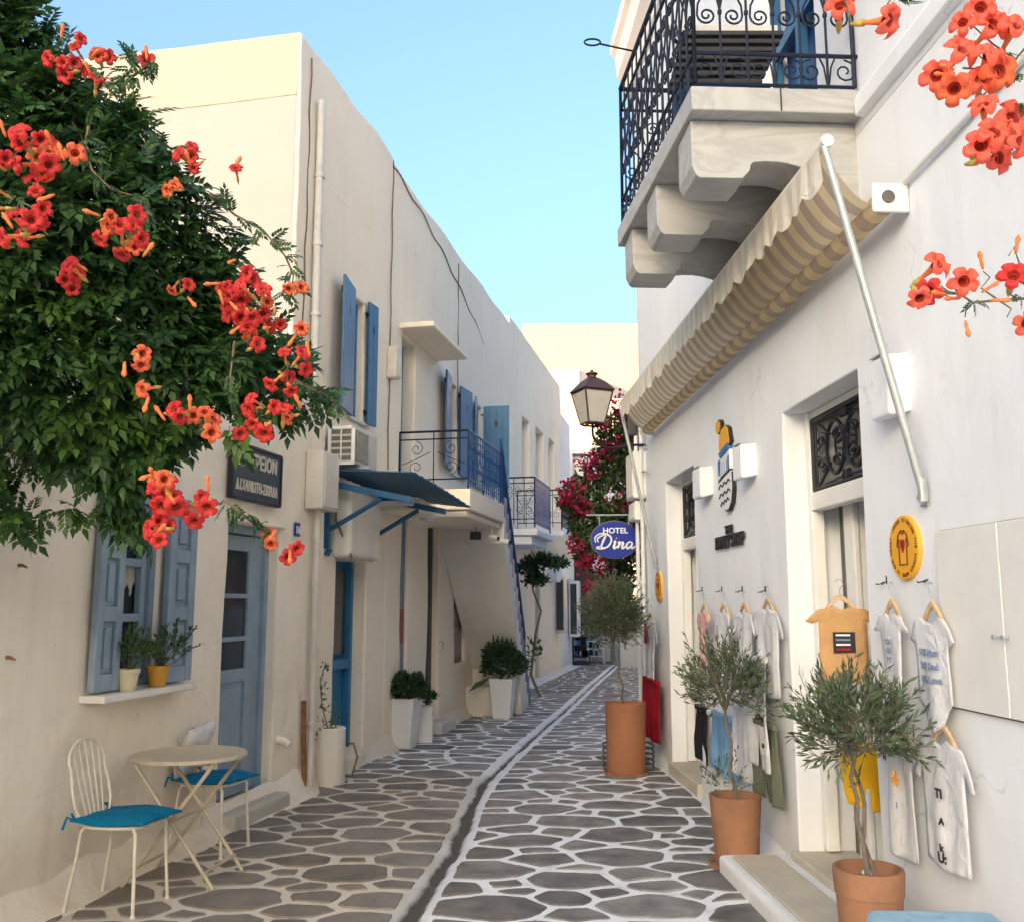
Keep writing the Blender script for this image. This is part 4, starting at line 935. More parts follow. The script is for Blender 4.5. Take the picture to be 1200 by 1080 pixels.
# ============================================================ RIGHT SIDE
hR = thing('clothes_shop', R.P(7, 0, 0), 'white clothes shop on the right with marble balcony and iron grilles over its doorways', 'building')
E1a, E1b, E1z = 4.81, 5.98, 2.80           # near doorway
E2a, E2b, E2z = 8.35, 9.52, 2.81           # far doorway
RB = 10.9
facade('wall', R, 0.0, RB, -.1, 4.0, [(E1a, E1b, .14, E1z, .9), (E2a, E2b, .10, E2z, .5)], .5, M['white'], hR, amp=.008, border=.5)
uh = (5.15, 6.2, 4.25, 6.7, .25)
facade('upper_wall', R, 0.0, RB, 4.0, 8.6, [uh], .25, M['white'], hR, o=-.0, amp=.006, border=.5)
mb = MB(); mb.fbox(R, 0, RB - .02, -2.4, -7, -.1, 8.5); mb.fbox(R, 0, RB - .02, -.48, -2.4, 8.3, 8.5); mb.fbox(R, 0, RB - .02, -.49, -2.4, 3.2, 3.5); mb.fbox(R, 6.6, 6.8, -.49, -2.4, 0, 3.2); mb.fbox(R, 4.1, 4.3, -.49, -2.4, 0, 3.2)
mb.fbox(R, RB - .3, RB - .03, -.45, -2.4, -.1, 8.3); mb.fbox(R, 0, .3, -.45, -2.4, -.1, 8.3); mb.fbox(R, 0, RB - .02, -.49, -2.4, -.1, .12)
mb.build('building_body', M['white'], hR)
skirt(R, 2.5, 4.75, 0, .10, .10, M['white'], hR); skirt(R, 6.05, 8.3, 0, .10, .09, M['white'], hR); skirt(R, 9.55, 10.88, 0, .1, .09, M['white'], hR)
# cornice at the top and string course below the balcony level
mb = MB(); mb.prisma([(0, 7.75), (.05, 7.78), (.07, 7.95), (.16, 8.05), (.18, 8.3), (.24, 8.36), (.24, 8.5), (0, 8.62)], R, 1.5, RB + .15); mb.build('cornice', M['white'], hR, bevel=.008)
mb = MB(); mb.prisma([(-.01, 4.04), (.045, 4.05), (.05, 4.13), (.035, 4.16), (-.01, 4.2)], R, .2, 4.55); mb.build('string_course', M['white'], hR, bevel=.006)
mb = MB(); mb.fbox(R, E2a, E2b, -.5, -.48, .1, E2z); mb.build('opening_backing', M['trimd'], hR)
mb = MB(); mb.fbox(R, uh[0] - .02, uh[1] + .02, -.3, -.25, uh[2], uh[3]); mb.build('balcony_door_backing', M['trim'], hR)
# seam line in the plaster and thin pipe above the awning
pipe('thin white conduit rising along the shop wall from the awning bracket', [R.P(4.25, .02, 3.50), R.P(3.2, .02, 3.535), R.P(2.2, .02, 3.57)], .014, M['plastic'], 'wall_conduit', clips=False)

# --- doorways
def doorway(a0, a1, z0, z1, dep, zt, nm, dark):
    """frame set back in the opening, wrought grille in the transom, sliding door leaf"""
    o = -dep; fw = .07; z0 += .02
    mb = MB(); mb.fbox(R, a0 + .005, a0 + fw, o, o + .08, z0, z1 - .005); mb.fbox(R, a1 - fw, a1 - .005, o, o + .08, z0, z1 - .005); mb.fbox(R, a0 + fw, a1 - fw, o, o + .08, zt - .11, zt); mb.fbox(R, a0 + fw, a1 - fw, o, o + .06, z1 - .05, z1 - .005)
    fr = mb.build(nm, M['trim'], hR, bevel=.008)
    mb = MB(); mb.fbox(R, a0 + fw, a1 - fw, o + .01, o + .02, zt, z1 - .05); mb.build('pane', M['glass' if dark else 'glassgrey'], fr)
    # grille
    mb = MB(); A0, A1, Z0, Z1 = a0 + fw + .01, a1 - fw - .01, zt + .015, z1 - .065; oo = o + .055; am, zm = (A0 + A1) / 2, (Z0 + Z1) / 2; W_, H_ = (A1 - A0) / 2, (Z1 - Z0) / 2
    def T(pts, r=.009): mb.tube([R.P(am + x * W_, oo, zm + z * H_) for x, z in pts], r, 6)
    for sx in (-1, 1):
        T([(sx, -1), (sx, 1)], .016); T([(sx * .9, -1), (sx * .9, 1)], .008)
        for sz in (-1, 1):
            T([(sx * .88, sz * .95), (sx * .45, sz * .40)]); T([(sx * .88, sz * .08), (sx * .5, sz * .35)], .007)
            T([(sx * .88 - sx * .02, sz * .95), (sx * .1, sz * .85)], .007)
            T(spiral((sx * .72, sz * .33), .2, 1.4, math.pi / 2 * sz, 14, sx * sz), .008)
            T(spiral((sx * .23, sz * .32), .24, 1.25, -math.pi / 2 * sz, 14, -sx * sz), .010)
        T([(sx * .30 + .26 * math.cos(t), .72 * math.sin(t)) for t in np.linspace(0, 2 * math.pi, 25)], .012)
        T([(sx * .12 + .18 * math.cos(t), .50 * math.sin(t)) for t in np.linspace(0, 2 * math.pi, 21)], .008)
    T([(-1, 1), (1, 1)], .016); T([(-1, -1), (1, -1)], .016)
    for sz in (-1, 1):
        for q in range(5): T([(-.1 + .05 * q, sz * .92), (-.06 + .03 * q, sz * .72)], .014)
    g = mb.build('iron_grille', M['iron'], fr, smooth=True, fix=False)
    return fr
M['glassgrey'] = mat('milky_glass', (.26, .25, .22), .25, .2, 3)
d1 = doorway(E1a, E1b, .14, E1z, .22, R.hz(950, 582, -.22) + .0, 'door_frame', False)
d2 = doorway(E2a, E2b, .10, E2z, .22, 2.24, 'door_frame', False)
# sliding tracks and leaf inside the near doorway
mb = MB()
for k, (da, w_) in enumerate(((.09, .022), (.135, .016), (.17, .030))): mb = MB(); mb.fbox(R, E1b - da - w_, E1b - da, -.312, -.304, .16, 2.24); mb.build('sliding_track', M['grille'], hR)
mb = MB(); mb.fbox(R, E1b - .37, E1b - .06, -.36, -.313, .16, 2.24); mb.build('door_post', M['trim'], hR)
mb = MB(); mb.fbox(R, E1b - .37, E1b - .225, -.31, -.27, .16, 2.24); lf = mb.build('sliding_door', M['trim'], hR, bevel=.01)
mb = MB(); mb.fbox(R, E1b - .345, E1b - .25, -.268, -.26, .3, 1.0); mb.build('panel', M['trimd'], lf, bevel=.01)
for k in range(3):
    mb = MB(); a = E2b - .1 - .1 * k; mb.fbox(R, a - .06, a, -.34 - .03 * k, -.25 - .02 * k, .12, 2.14); mb.build('shutter_panel', M['trim' if k % 2 == 0 else 'trimd'], hR, bevel=.005)
mb = MB(); mb.fbox(R, E2a + .08, E2b - .42, -.42, -.38, .12, 2.14); mb.build('sliding_door', M['trimd'], hR)
# shelf inside with folded grey clothes
t = thing('wall_shelf', R.P(5.3, -.8, 1.5), 'white shelf inside the shop doorway holding grey clothes', 'shelf')
mb = MB(); mb.fbox(R, E1a - .1, E1b - .2, -.78, -.50, 1.66, 1.70); mb.fbox(R, E1a - .1, E1b, -.80, -.78, .12, 2.9); mb.build('board', M['trim'], t, bevel=.004)
# thresholds and the stone step
mb = MB(); mb.fbox(R, E1a - .0, E1b + .0, -.9, .06, -.05, .15); mb.build('threshold', M['sheet'], hR, bevel=.01)
mb = MB(); mb.fbox(R, E2a, E2b, -.5, .04, -.05, .11); mb.build('threshold', M['sheet'], hR, bevel=.01)
st = thing('stone_step', R.P(5.3, .2, 0), 'low whitewashed step with a tan stone tread in front of the near doorway', 'step')
mb = MB(); mb.fbox(R, 4.3, 6.12, .0, .46, -.02, .105); mb.build('base', M['white'], st, bevel=.03, seg=3)
mb = MB(); mb.fbox(R, 4.35, 6.02, .13, .40, .108, .122); mb.build('tread', M['sheet'], st, bevel=.008)

# --- cupboard doors on the near wall
cb = thing('meter_cupboard', R.P(3.5, 0, 1.2), 'flush white double cupboard with two small knobs on the near shop wall', 'cupboard')
ca0, ca1, cz0, cz1 = 2.75, 4.045, 1.19, 1.905; cm = R.ha(1186, 750) 
cm = R.ha(1186, 745)
for (a0, a1) in ((ca0, cm - .004), (cm + .004, ca1)):
    mb = MB(); mb.fbox(R, a0, a1, .0, .028, cz0, cz1); mb.build('door', M['trim'], cb, bevel=.004)
for a in (cm - .03, cm + .03): q = R.P(a, .03, R.hz(1182, 746)); mb = MB(); nn = Vector((R.n[0], R.n[1], 0)); mb.tube([q, q + nn * .015, q + nn * .028], [.005, .005, .010], 8); mb.build('knob', M['steel'], cb, smooth=True)
for z, hh_, mm_ in ((cz0 - .008, .006, 'grille'), (cz1 + .001, .004, 'acdark')): mb = MB(); mb.fbox(R, ca0, ca1 + .01, 0, .008, z, z + hh_); mb.build('edge_strip', M[mm_], cb)

# --- three uplighter boxes
def box_lamp(px0, px1, pz, label):
    o = .13; a0 = R.ha(px1, pz, .0) ; z1 = None
    return a0
for (a0, a1, z0, z1, lb) in ((4.24, 4.43, 2.45, 2.73, 'largest white box lamp behind the awning arm, right of the near doorway'),
                             (6.55, 6.76, 2.47, 2.70, 'middle white box lamp beside the figure emblem'),
                             (7.72, 7.97, 2.47, 2.71, 'furthest white box lamp above the far doorway edge')):
    t = thing('box_lamp', R.P((a0 + a1) / 2, 0, z0), lb, 'lamp', 'white box lamps on the shop wall')
    mb = MB(); mb.prisma([(-.01, z0 + .015), (.085, z0 - .005), (.105, z0), (.105, z1 - .005), (.095, z1), (-.01, z1 + .005)], R, a0, a1); mb.build('shade', M['white'], t, bevel=.012)
    mb = MB(); mb.fbox(R, a0 + .03, a1 - .03, .02, .11, z1 + .005, z1 + .011); mb.build('lens', M['lampglass'], t)
t = thing('alarm_sign', R.P(4.6, 0, 2.4), 'small blue folded sign peeking out under the near box lamp', 'sign')
a, z = R.hit(1026, 478, .06); mb = MB(); mb.prism([(a - .04, z - .02), (a + .045, z + .08), (a + .04, z - .05)], R, .05, .06); mb.build('plate', M['lblue'], t); mb = MB(); mb.prism([(a - .01, z - .01), (a + .02, z + .02), (a + .02, z - .02)], R, .0605, .062); mb.build('mark', M['wtext'], t)

# --- balcony
BA0, BA1 = 4.56, 6.45
class Sk:                                   # balcony frame: outer edge drifts a little outwards along the street
    a = R.a; n = R.n; side = -1; x0 = R.x0; y0 = 0
    @staticmethod
    def P(a, o, z): return R.P(a, o * (1 + .045 * (a - BA0) / .88 * .88), z)
mb = MB(); am = R.ha(907, 118, 0)
mb.hexa([Sk.P(BA0, -.01, 4.07), Sk.P(BA0, .88, 4.07), Sk.P(BA1, .88, 4.07), Sk.P(BA1, -.01, 4.07), Sk.P(BA0, -.01, 4.2), Sk.P(BA0, .88, 4.2), Sk.P(BA1, .88, 4.2), Sk.P(BA1, -.01, 4.2)])
bs = thing('marble_balcony', R.P(5.5, 0, 4.1), 'veined marble balcony on three carved brackets with black scrolled iron railing', 'balcony')
mb.build('slab', M['marble'], bs, bevel=.008)
mb = MB(); mb.fbox(R, BA0 - .012, BA0 - .004, .42, .425, 4.075, 4.198); mb.build('slab_joint', M['black'], bs)
prof = [(0, 4.066), (.86, 4.066), (.86, 3.82), (.84, 3.77), (.82, 3.755), (.60, 3.755), (.56, 3.80), (.555, 3.83)]
for i in range(9): t_ = i / 8; prof.append((.54 - .48 * t_, 3.845 + .03 * math.sin(t_ * 2.2) - .22 * t_ ** 2.2))
prof += [(.05, 3.62), (-.02, 3.60)]
for (a0, a1) in ((4.66, 4.95), (5.42, 5.71), (6.10, 6.39)):
    mb = MB(); mb.prisma([(o * (1 + .04 * (a0 - BA0)), z) for o, z in prof], R, a0, a1); mb.build('bracket', M['marble'], bs, bevel=.004, ang=25)
def fancy_rail():
    mb = MB(); zb, zt = 4.23, 5.24
    c0, c1, c2, c3 = Sk.P(BA0 + .03, .02, 0), Sk.P(BA0 + .03, .85, 0), Sk.P(BA1 - .03, .85, 0), Sk.P(BA1 - .03, .02, 0)
    for si, (p, q, n, nm) in enumerate(((c0, c1, 6, 'front'), (c1, c2, 14, 'side'), (c2, c3, 6, 'end'))):
        ln = (q - p).length; u = (q - p) / ln; wv = ln / n
        def A(d, z): v = p + u * d; return Vector((v.x, v.y, z))
        for z, r in ((zt, .016), (zb, .009), (zb + .17, .011), (zt - .16, .011)): mb.tube([A(0, z), A(ln, z)], r, 6)
        for i in range(n + 1):
            mb.tube([A(i * wv, zb), A(i * wv, zt)], .0068 if 0 < i < n else .012, 6)
            for z in (zb + .17, zb + .40, zt - .3): mb.tube([A(i * wv, z - .010), A(i * wv, z + .010)], .012, 6)
        for i in range(n):
            dc = (i + .5) * wv; r0 = wv * .40
            s = 1 if i % 2 == 0 else -1                    # pairs of curls make lyres
            rr_ = wv * .36
            for (zc, cc) in ((zb + .38, 1), (zt - .30, -1)):
                xs = spiral((0, 0), rr_, 1.55, math.pi if s > 0 else 0, 20, s * cc); pts_ = [A(dc + x, zc + y) for x, y in xs]; mb.tube(pts_, .0058, 5)
                e = dc + s * rr_; f_ = dc + s * wv * .5
                mb.tube([A(dc - s * rr_, zc), A(dc - s * rr_ * .9, zc + cc * .06), A(dc, zc + cc * .155), A(dc + s * wv * .38, zc + cc * .22), A(f_, zc + cc * .30)], .0058, 5)
            xs = spiral((0, 0), .066, 1.4, math.pi / 2, 14, s); mb.tube([A(dc - s * .02 + x, zb + .085 + y) for x, y in xs], .005, 5)
            mb.tube([A(dc + s * .03, zb + .155), A(dc + s * wv * .36, zb + .11), A(dc + s * wv * .46, zb + .01)], .005, 5)
        for i in range(n + 1):
            mb.tube([A(i * wv, zb + .17)], .01, 4) if False else None
    mb.tube([c0 + Vector((0, 0, 4.40)), R.P(BA0 + .03, -.02, 4.40)], .012, 6)
    return mb.build('railing', M['navyiron'], bs, smooth=True, fix=False)
fancy_rail()
q = Sk.P(6.1, .87, 5.13); mb = MB(); u = Vector((-.95, -.3, .03)).normalized(); q = at(741, 60, Sk.P(5.6, .87, 0).y)
ring = [q + u * .27 + Vector((math.cos(t) * .05, 0, math.sin(t) * .022)) + u * 0 for t in np.linspace(0, 2 * math.pi, 15)]
mb.tube([q, q + u * .22], .006, 6); mb.tube(ring[:-1], .006, 6, closed=True); tag(mb.build('flag_holder', M['iron'], None, smooth=True), 'thin iron rod with a loop end jutting from the balcony railing', 'rod')
# louvred balcony door
mb = MB(); fw = .06; a0, a1, z0, z1 = uh[0] + .03, uh[1] - .03, uh[2], uh[3] - .05
for (p, q_) in ((a0, a0 + fw), ((a0 + a1) / 2 - fw / 2, (a0 + a1) / 2 + fw / 2), (a1 - fw, a1)): mb.fbox(R, p, q_, -.16, -.10, z0, z1)
for z in (z0 + .06, z0 + 1.1, z1 - .06): mb.fbox(R, a0 + fw, a1 - fw, -.158, -.102, z - .05, z + .05)
bd = mb.build('louvred_door', M['lblue'], hR, bevel=.004)
lm = bpy.data.meshes.new('louvre'); t_ = MB(); wv = (a1 - a0) / 2 - fw * 1.6
t_.hexa([(-wv / 2, -.012, -.018), (wv / 2, -.012, -.018), (wv / 2, -.006, -.018), (-wv / 2, -.006, -.018), (-wv / 2, .010, .018), (wv / 2, .010, .018), (wv / 2, .016, .018), (-wv / 2, .016, .018)])
lm.from_pydata(t_.v, [], t_.f); lm.materials.append(M['lblue'])
for half in (.25, .75):
    for k in range(42):
        z = z0 + .14 + k * .055
        if abs(z - z0 - 1.1) < .06 or z > z1 - .12: continue
        o = bpy.data.objects.new('louvre', lm); COL.objects.link(o); o.parent = bd; o.location = R.P(a0 + (a1 - a0) * half, -.12, z); o.rotation_euler = (0, 0, math.atan2(R.a[1], R.a[0]))
mb = MB(); mb.fbox(R, a0 + fw, a1 - fw, -.2, -.19, z0, z1); mb.build('door_backing', M['blue2'], bd)
# folding chair on the balcony
t = thing('folding_deck_chair', Sk.P(6.0, .45, 4.2), 'folded slatted chair with navy cloth behind the balcony railing', 'chair')
cy = Sk.P(5.35, .5, 0)
for k in range(8):
    mb = MB(); z = 4.62 + k * .045; mb.box(cy.x - .30 + .012 * k, cy.x + .24 + .02 * k, cy.y - .02 - .01 * k, cy.y + .03 - .01 * k, z, z + .03); mb.build('slat', M['black'], t, bevel=.004)
mb = MB(); n = 12; vs = []
for i in range(n + 1):
    for j in range(9): u_, v_ = i / n, j / 8; vs.append((cy.x - .28 + .58 * u_, cy.y - .06 + .10 * v_, 4.63 - (.06 + .20 * math.sin(math.pi * min(1, .25 + .75 * u_))) * v_))
mb.add(vs, [(i * 9 + j, i * 9 + j + 1, (i + 1) * 9 + j + 1, (i + 1) * 9 + j) for i in range(n) for j in range(8)]); mb.build('cloth', M['blue2'], t, smooth=True)
mb = MB(); mb.tube([(cy.x - .34, cy.y, 4.21), (cy.x + .3, cy.y + .05, 5.0)], .012, 6); mb.tube([(cy.x + .42, cy.y, 4.21), (cy.x - .25, cy.y + .05, 5.0)], .012, 6); mb.build('frame', M['black'], t)
mb = MB(); mb.box(cy.x - .32, cy.x + .36, cy.y - .04, cy.y + .02, 4.99, 5.03); mb.build('top_rail', M['trimd'], t)

# --- awning
def awning():
    t = thing('awning', R.P(7, 0, 3.5), 'cream and taupe striped awning with scalloped edge over the shop front', 'awning')
    cr = fabric('awning_cream_stripe', (.88, .74, .50), .5); ta = fabric('awning_taupe_stripe', (.60, .49, .38), .4); vl = fabric('awning_valance_stripe', (.74, .69, .60), .3)
    a0, a1, ob, zb, orr, zr = 4.20, 9.90, .365, 3.69, .09, 3.43
    n = 228; m = 9; mb = MB()
    def prof(v, a):      # from roller (0) to bar (1)
        sag = math.sin(math.pi * v) * (.035 + .006 * math.sin(a * 7)) + .004 * math.sin(a * 23 + 3 * v) * math.sin(math.pi * v)
        return orr + .05 + (ob - orr - .05) * v + .0, zr + (zb - zr) * v ** 1.35 - sag
    for i in range(n + 1):
        a = a0 + (a1 - a0) * i / n
        for j in range(m + 1): o, z = prof(j / m, a); mb.v.append(tuple(R.P(a, o, z)))
    k = m + 1
    for i in range(n):
        s = int(i // 3) % 2
        for j in range(m): mb.f.append((i * k + j, (i + 1) * k + j, (i + 1) * k + j + 1, i * k + j + 1)); mb.m.append(s)
    mb.build('canopy_cloth', [cr, ta], t, smooth=True, fix=False)
    mb = MB(); sc = .20
    for i in range(n * 2 + 1):
        a = a0 + (a1 - a0) * i / (2 * n); ph = (a - a0) / sc; dr = .185 + .040 * abs(math.sin(math.pi * ph)) - .01; wv = .008 * math.sin(a * 2 * math.pi / sc * .5 + 1 + .8 * math.sin(a * 2.3)) + .006 * math.sin(a * 19 + math.sin(a * 5)) + .004 * math.sin(a * 43)
        for j in range(5): v = j / 4; mb.v.append(tuple(R.P(a, ob + .018 + wv * v, zb + .02 - dr * v)))
    for i in range(2 * n):
        s = int(i // 6) % 2
        for j in range(4): b = i * 5 + j; mb.f.append((b, b + 1, b + 6, b + 5)); mb.m.append(s)
    mb.build('valance', [fabric('valance_cream', (.84, .80, .70), .3), vl], t, smooth=True, fix=False)
    mb = MB(); mb.tube([R.P(a0 - .02, ob, zb + .01), R.P(a1 + .02, ob, zb + .01)], .02, 10); mb.tube([R.P(a0 - .03, ob, zb + .01), R.P(a0 - .07, ob, zb + .01)], .03, 10); mb.build('front_bar', M['plastic'], t, smooth=True)
    mb = MB(); nn = 230
    pts = [R.P(a0 + .0 + (a1 - a0 + .04) * i / nn, orr, zr) for i in range(nn + 1)]; mb.tube(pts, .058, 14); rb = mb.build('roller', [cr, ta], t, smooth=True)
    for pi, pl in enumerate(rb.data.polygons): pl.material_index = 1 if (pi // 14 // 4) % 2 else 0
    for a in (a0 - .06, a1 + .06):
        mb = MB(); mb.fbox(R, a - .012, a + .012, .0, .17, zr - .07, zr + .07); mb.build('end_plate', M['plastic'], t, bevel=.01)
        mb = MB(); d = Vector((R.a[0], R.a[1], 0)); q = R.P(a, .1, zr); mb.tube([q - d * .02, q + d * .02], .03, 12); mb.build('end_cap', M['grille'], t)
    for (aa, fz) in ((a0 - .05, 2.09), (a1 + .05, 2.02)):
        f_ = R.P(aa - (.04 if aa < 5 else 0), .035, fz); tp = R.P(aa, ob + .015, zb + .01)
        mb = MB(); mb.tube([f_, f_.lerp(tp, .985)], .018, 10); mb.build('arm', M['steel'], t, smooth=True)
        mb = MB(); mb.tube([f_ - Vector((0, 0, .05)), f_ + Vector((0, 0, .05))], .022, 8); mb.tube([R.P(aa, 0, fz - .03), R.P(aa, .04, fz - .03)], .012, 6); mb.tube([R.P(aa - .03, .01, fz - .06), R.P(aa + .03, .01, fz - .06)], .007, 6); mb.build('wall_pivot', M['steel'], t, smooth=True)
    mb = MB(); q = R.P(a1 + .1, .1, zr - .06); mb.tube([q, q - Vector((0, 0, .1))], .004, 5); mb.tube([q - Vector((0, 0, .13)) + Vector((.02 * math.cos(x), 0, .03 * math.sin(x))) for x in np.linspace(0, 6.0, 12)], .004, 5); mb.build('crank_eye', M['steel'], t)
awning()

# --- emblem on the wall (a plain figure: yellow head and jacket, blue band, chevron shield) and shop name
def emblem():
    a = R.ha(853, 540); t = thing('shop_emblem', R.P(a, 0, 2.2), 'raised yellow and blue figure emblem over a chevron shield, shop name below', 'sign')
    def z_(y): return R.hz(853, y)
    def sl(poly, o1, m, nm, o0=.0): mb = MB(); mb.prism([(a - x, z) for x, z in poly], R, o0, o1); return mb.build(nm, M[m], t)
    def ell(cx, cz, rx_, rz_, n=22): return [(cx + rx_ * math.cos(q), cz + rz_ * math.sin(q)) for q in np.linspace(0, 2 * math.pi, n + 1)[:-1]]
    s = (z_(488) - z_(600)) / 112.; Z0 = z_(488)
    def y(v): return Z0 - (v - 488) * s
    K = s * 2.9         # horizontal unit per px (foreshortened in the photo)
    def x(v): return (v - 854) * K
    sl(ell(x(847), y(496), .075, .058), .028, 'black', 'head_rim'); sl(ell(x(846.3), y(496), .066, .05), .033, 'gold', 'head')
    body = [(x(848), y(510)), (x(851), y(502)), (x(857), y(499)), (x(861), y(504)), (x(863), y(522)), (x(860), y(525)), (x(848), y(531)), (x(846.5), y(518))]
    sl([(p * 1.06 + .006, q + .0) for p, q in body], .028, 'black', 'jacket_rim'); sl([(p * .93, q - .002) for p, q in body], .033, 'gold', 'jacket')
    sl([(x(847), y(529)), (x(861), y(521)), (x(861), y(529)), (x(849), y(535))], .038, 'lblue2', 'belt')
    sl([(x(848), y(534)), (x(861), y(529)), (x(861), y(552)), (x(847), y(556))], .026, 'wtext', 'trousers')
    for v in (845.5, 860): sl([(x(v) - .012, y(538)), (x(v) + .014, y(536)), (x(v) + .012, y(553)), (x(v) - .010, y(554))], .034, 'lblue2', 'trouser_side')
    for v in (850, 853, 857): sl([(x(v) - .003, y(540)), (x(v) + .003, y(540)), (x(v) + .004, y(553)), (x(v) - .004, y(554))], .028, 'black', 'trouser_line')
    sl([(x(845), y(560)), (x(862), y(552)), (x(862), y(555)), (x(845), y(564))], .034, 'black', 'deck')
    sh = [(x(845.5), y(563)), (x(863.5), y(555)), (x(864), y(575)), (x(862), y(590)), (x(858), y(598)), (x(853), y(598)), (x(848), y(588))]
    sl([(p + .010 * (1 if p > 0 else .4), q - .006) for p, q in sh], .028, 'black', 'shield_rim'); sl(sh, .033, 'wtext', 'shield')
    for r_, (v, wd) in enumerate(((567, 8.5), (578, 8), (588, 6))):
        pts = []; mb = MB()
        for k in range(7): px_ = 854.5 - wd + 2 * wd * k / 6; pts.append((px_, v + (0 if k % 2 else 4) - k * .7))
        mb.tube([R.P(a - x(p), .036, y(q)) for p, q in pts], .006, 5); mb.build('chevron', M['black'], t)
    text_on(R, 'THE', a - .0, .012, y(625), .085, M['black'], t, extrude=.008, sx=1.2, bold=.003)
    text_on(R, 'FAMILY SHOP', a, .012, y(641) + .0, .135, M['black'], t, extrude=.008, sx=.95, bold=.003)
M['lblue2'] = mat('emblem_blue', (.03, .17, .42), .5, .05, 8)
emblem()

# --- two round yellow signs
def round_sign(a, z, r, label):
    t = thing('round_sign', R.P(a, 0, z), label, 'sign')
    def disc(rr, o0, o1, m, nm): mb = MB(); mb.prism([(a + rr * math.cos(q), z + rr * math.sin(q)) for q in np.linspace(0, 2 * math.pi, 49)[:-1]], R, o0, o1); return mb.build(nm, M[m], t, bevel=.003)
    disc(r, .004, .026, 'gold', 'disc')
    k = r / .16; ink = 'kred'
    out = [(-.045, .065), (-.02, .083), (.02, .083), (.045, .065), (.062, .01), (.043, 0), (.04, -.085), (-.04, -.085), (-.043, 0), (-.062, .01)]
    mb = MB(); mb.tube([R.P(a - x * k, .028, z + y * k) for x, y in out], .0038 * k, 5, closed=True); mb.tube([R.P(a - x * k, .028, z + y * k) for x, y in [(-.02, .083), (-.008, .068), (.008, .068), (.02, .083)]], .0032 * k, 5)
    mb.tube([R.P(a - x * k, .028, z + y * k) for x, y in [(-.043, 0), (-.04, .045)]], .003 * k, 5); mb.tube([R.P(a - x * k, .028, z + y * k) for x, y in [(.043, 0), (.04, .045)]], .003 * k, 5); mb.build('shirt_outline', M[ink], t)
    mb = MB(); mb.prism([(a - x * k, z + y * k) for x, y in [(-.022, .035), (-.01, .04), (0, .034), (.01, .04), (.022, .035), (.02, .005), (0, -.025), (-.02, .005)]], R, .026, .031); mb.build('heart', M['hred'], t)
    tx = 'PROUD TO BRING THE SUMMER HOME IS OUR HEART •'; mb = MB()
    for i, ch in enumerate(tx):
        if ch == ' ': continue
        th = math.pi * .75 - 2 * math.pi * i / len(tx) ; vs, fs = text_mesh(ch, .026 * k, .0008); rr = .128 * k; ro = th - math.pi / 2
        out = []
        for x, y, e in vs:
            X = rr * math.cos(th) + x * math.cos(ro) - y * math.sin(ro); Y = rr * math.sin(th) + x * math.sin(ro) + y * math.cos(ro); out.append(R.P(a - X, .0275 + e, z + Y))
        mb.add(out, fs)
    mb.build('ring_lettering', M[ink], t, fix=False)
M['kred'] = mat('dark_brown_ink', (.10, .02, .01), .6, .1, 8); M['hred'] = mat('dark_red_paint', (.35, .01, .01), .5, .1, 8)
round_sign(R.ha(1065, 641), R.hz(1065, 641), .145, 'large round yellow sign with a T-shirt and heart beside the near doorway')
round_sign(R.ha(774, 687), R.hz(774, 687), .155, 'distant round yellow sign seen almost edge on, left of the far doorway')

# --- end of the shop: boxes, pipes, lamp, hotel sign
wallbox('upper tall white meter box at the shop corner beside the awning arm', R, 10.55, 10.98, -.05, .14, R.hz(745, 590), R.hz(745, 548) + .1, 'trim')
wallbox('lower square white meter box at the shop corner above the white pipe', R, 10.6, 10.95, -.05, .12, R.hz(745, 614) , R.hz(745, 593), 'trim')
for k, (aa, oo) in enumerate(((10.80, .06), (10.55, .05))):
    pipe(('outer' if k == 0 else 'inner') + ' white vertical pipe at the shop corner', [R.P(aa, oo, R.hz(752, 470)), R.P(aa, oo, 1.4), R.P(aa, oo, .03)], .022, M['plastic'])
t = thing('grey_conduit', R.P(10.3, .0, 2), 'short curled cable on the wall near the far awning bracket', 'cable'); mb = MB(); mb.tube([R.P(10.7, .04, R.hz(748, 560)), R.P(10.45, .05, R.hz(758, 552)), R.P(10.25, .04, R.hz(765, 552))], .01, 6); mb.build('cable', M['steel'], t, smooth=True)
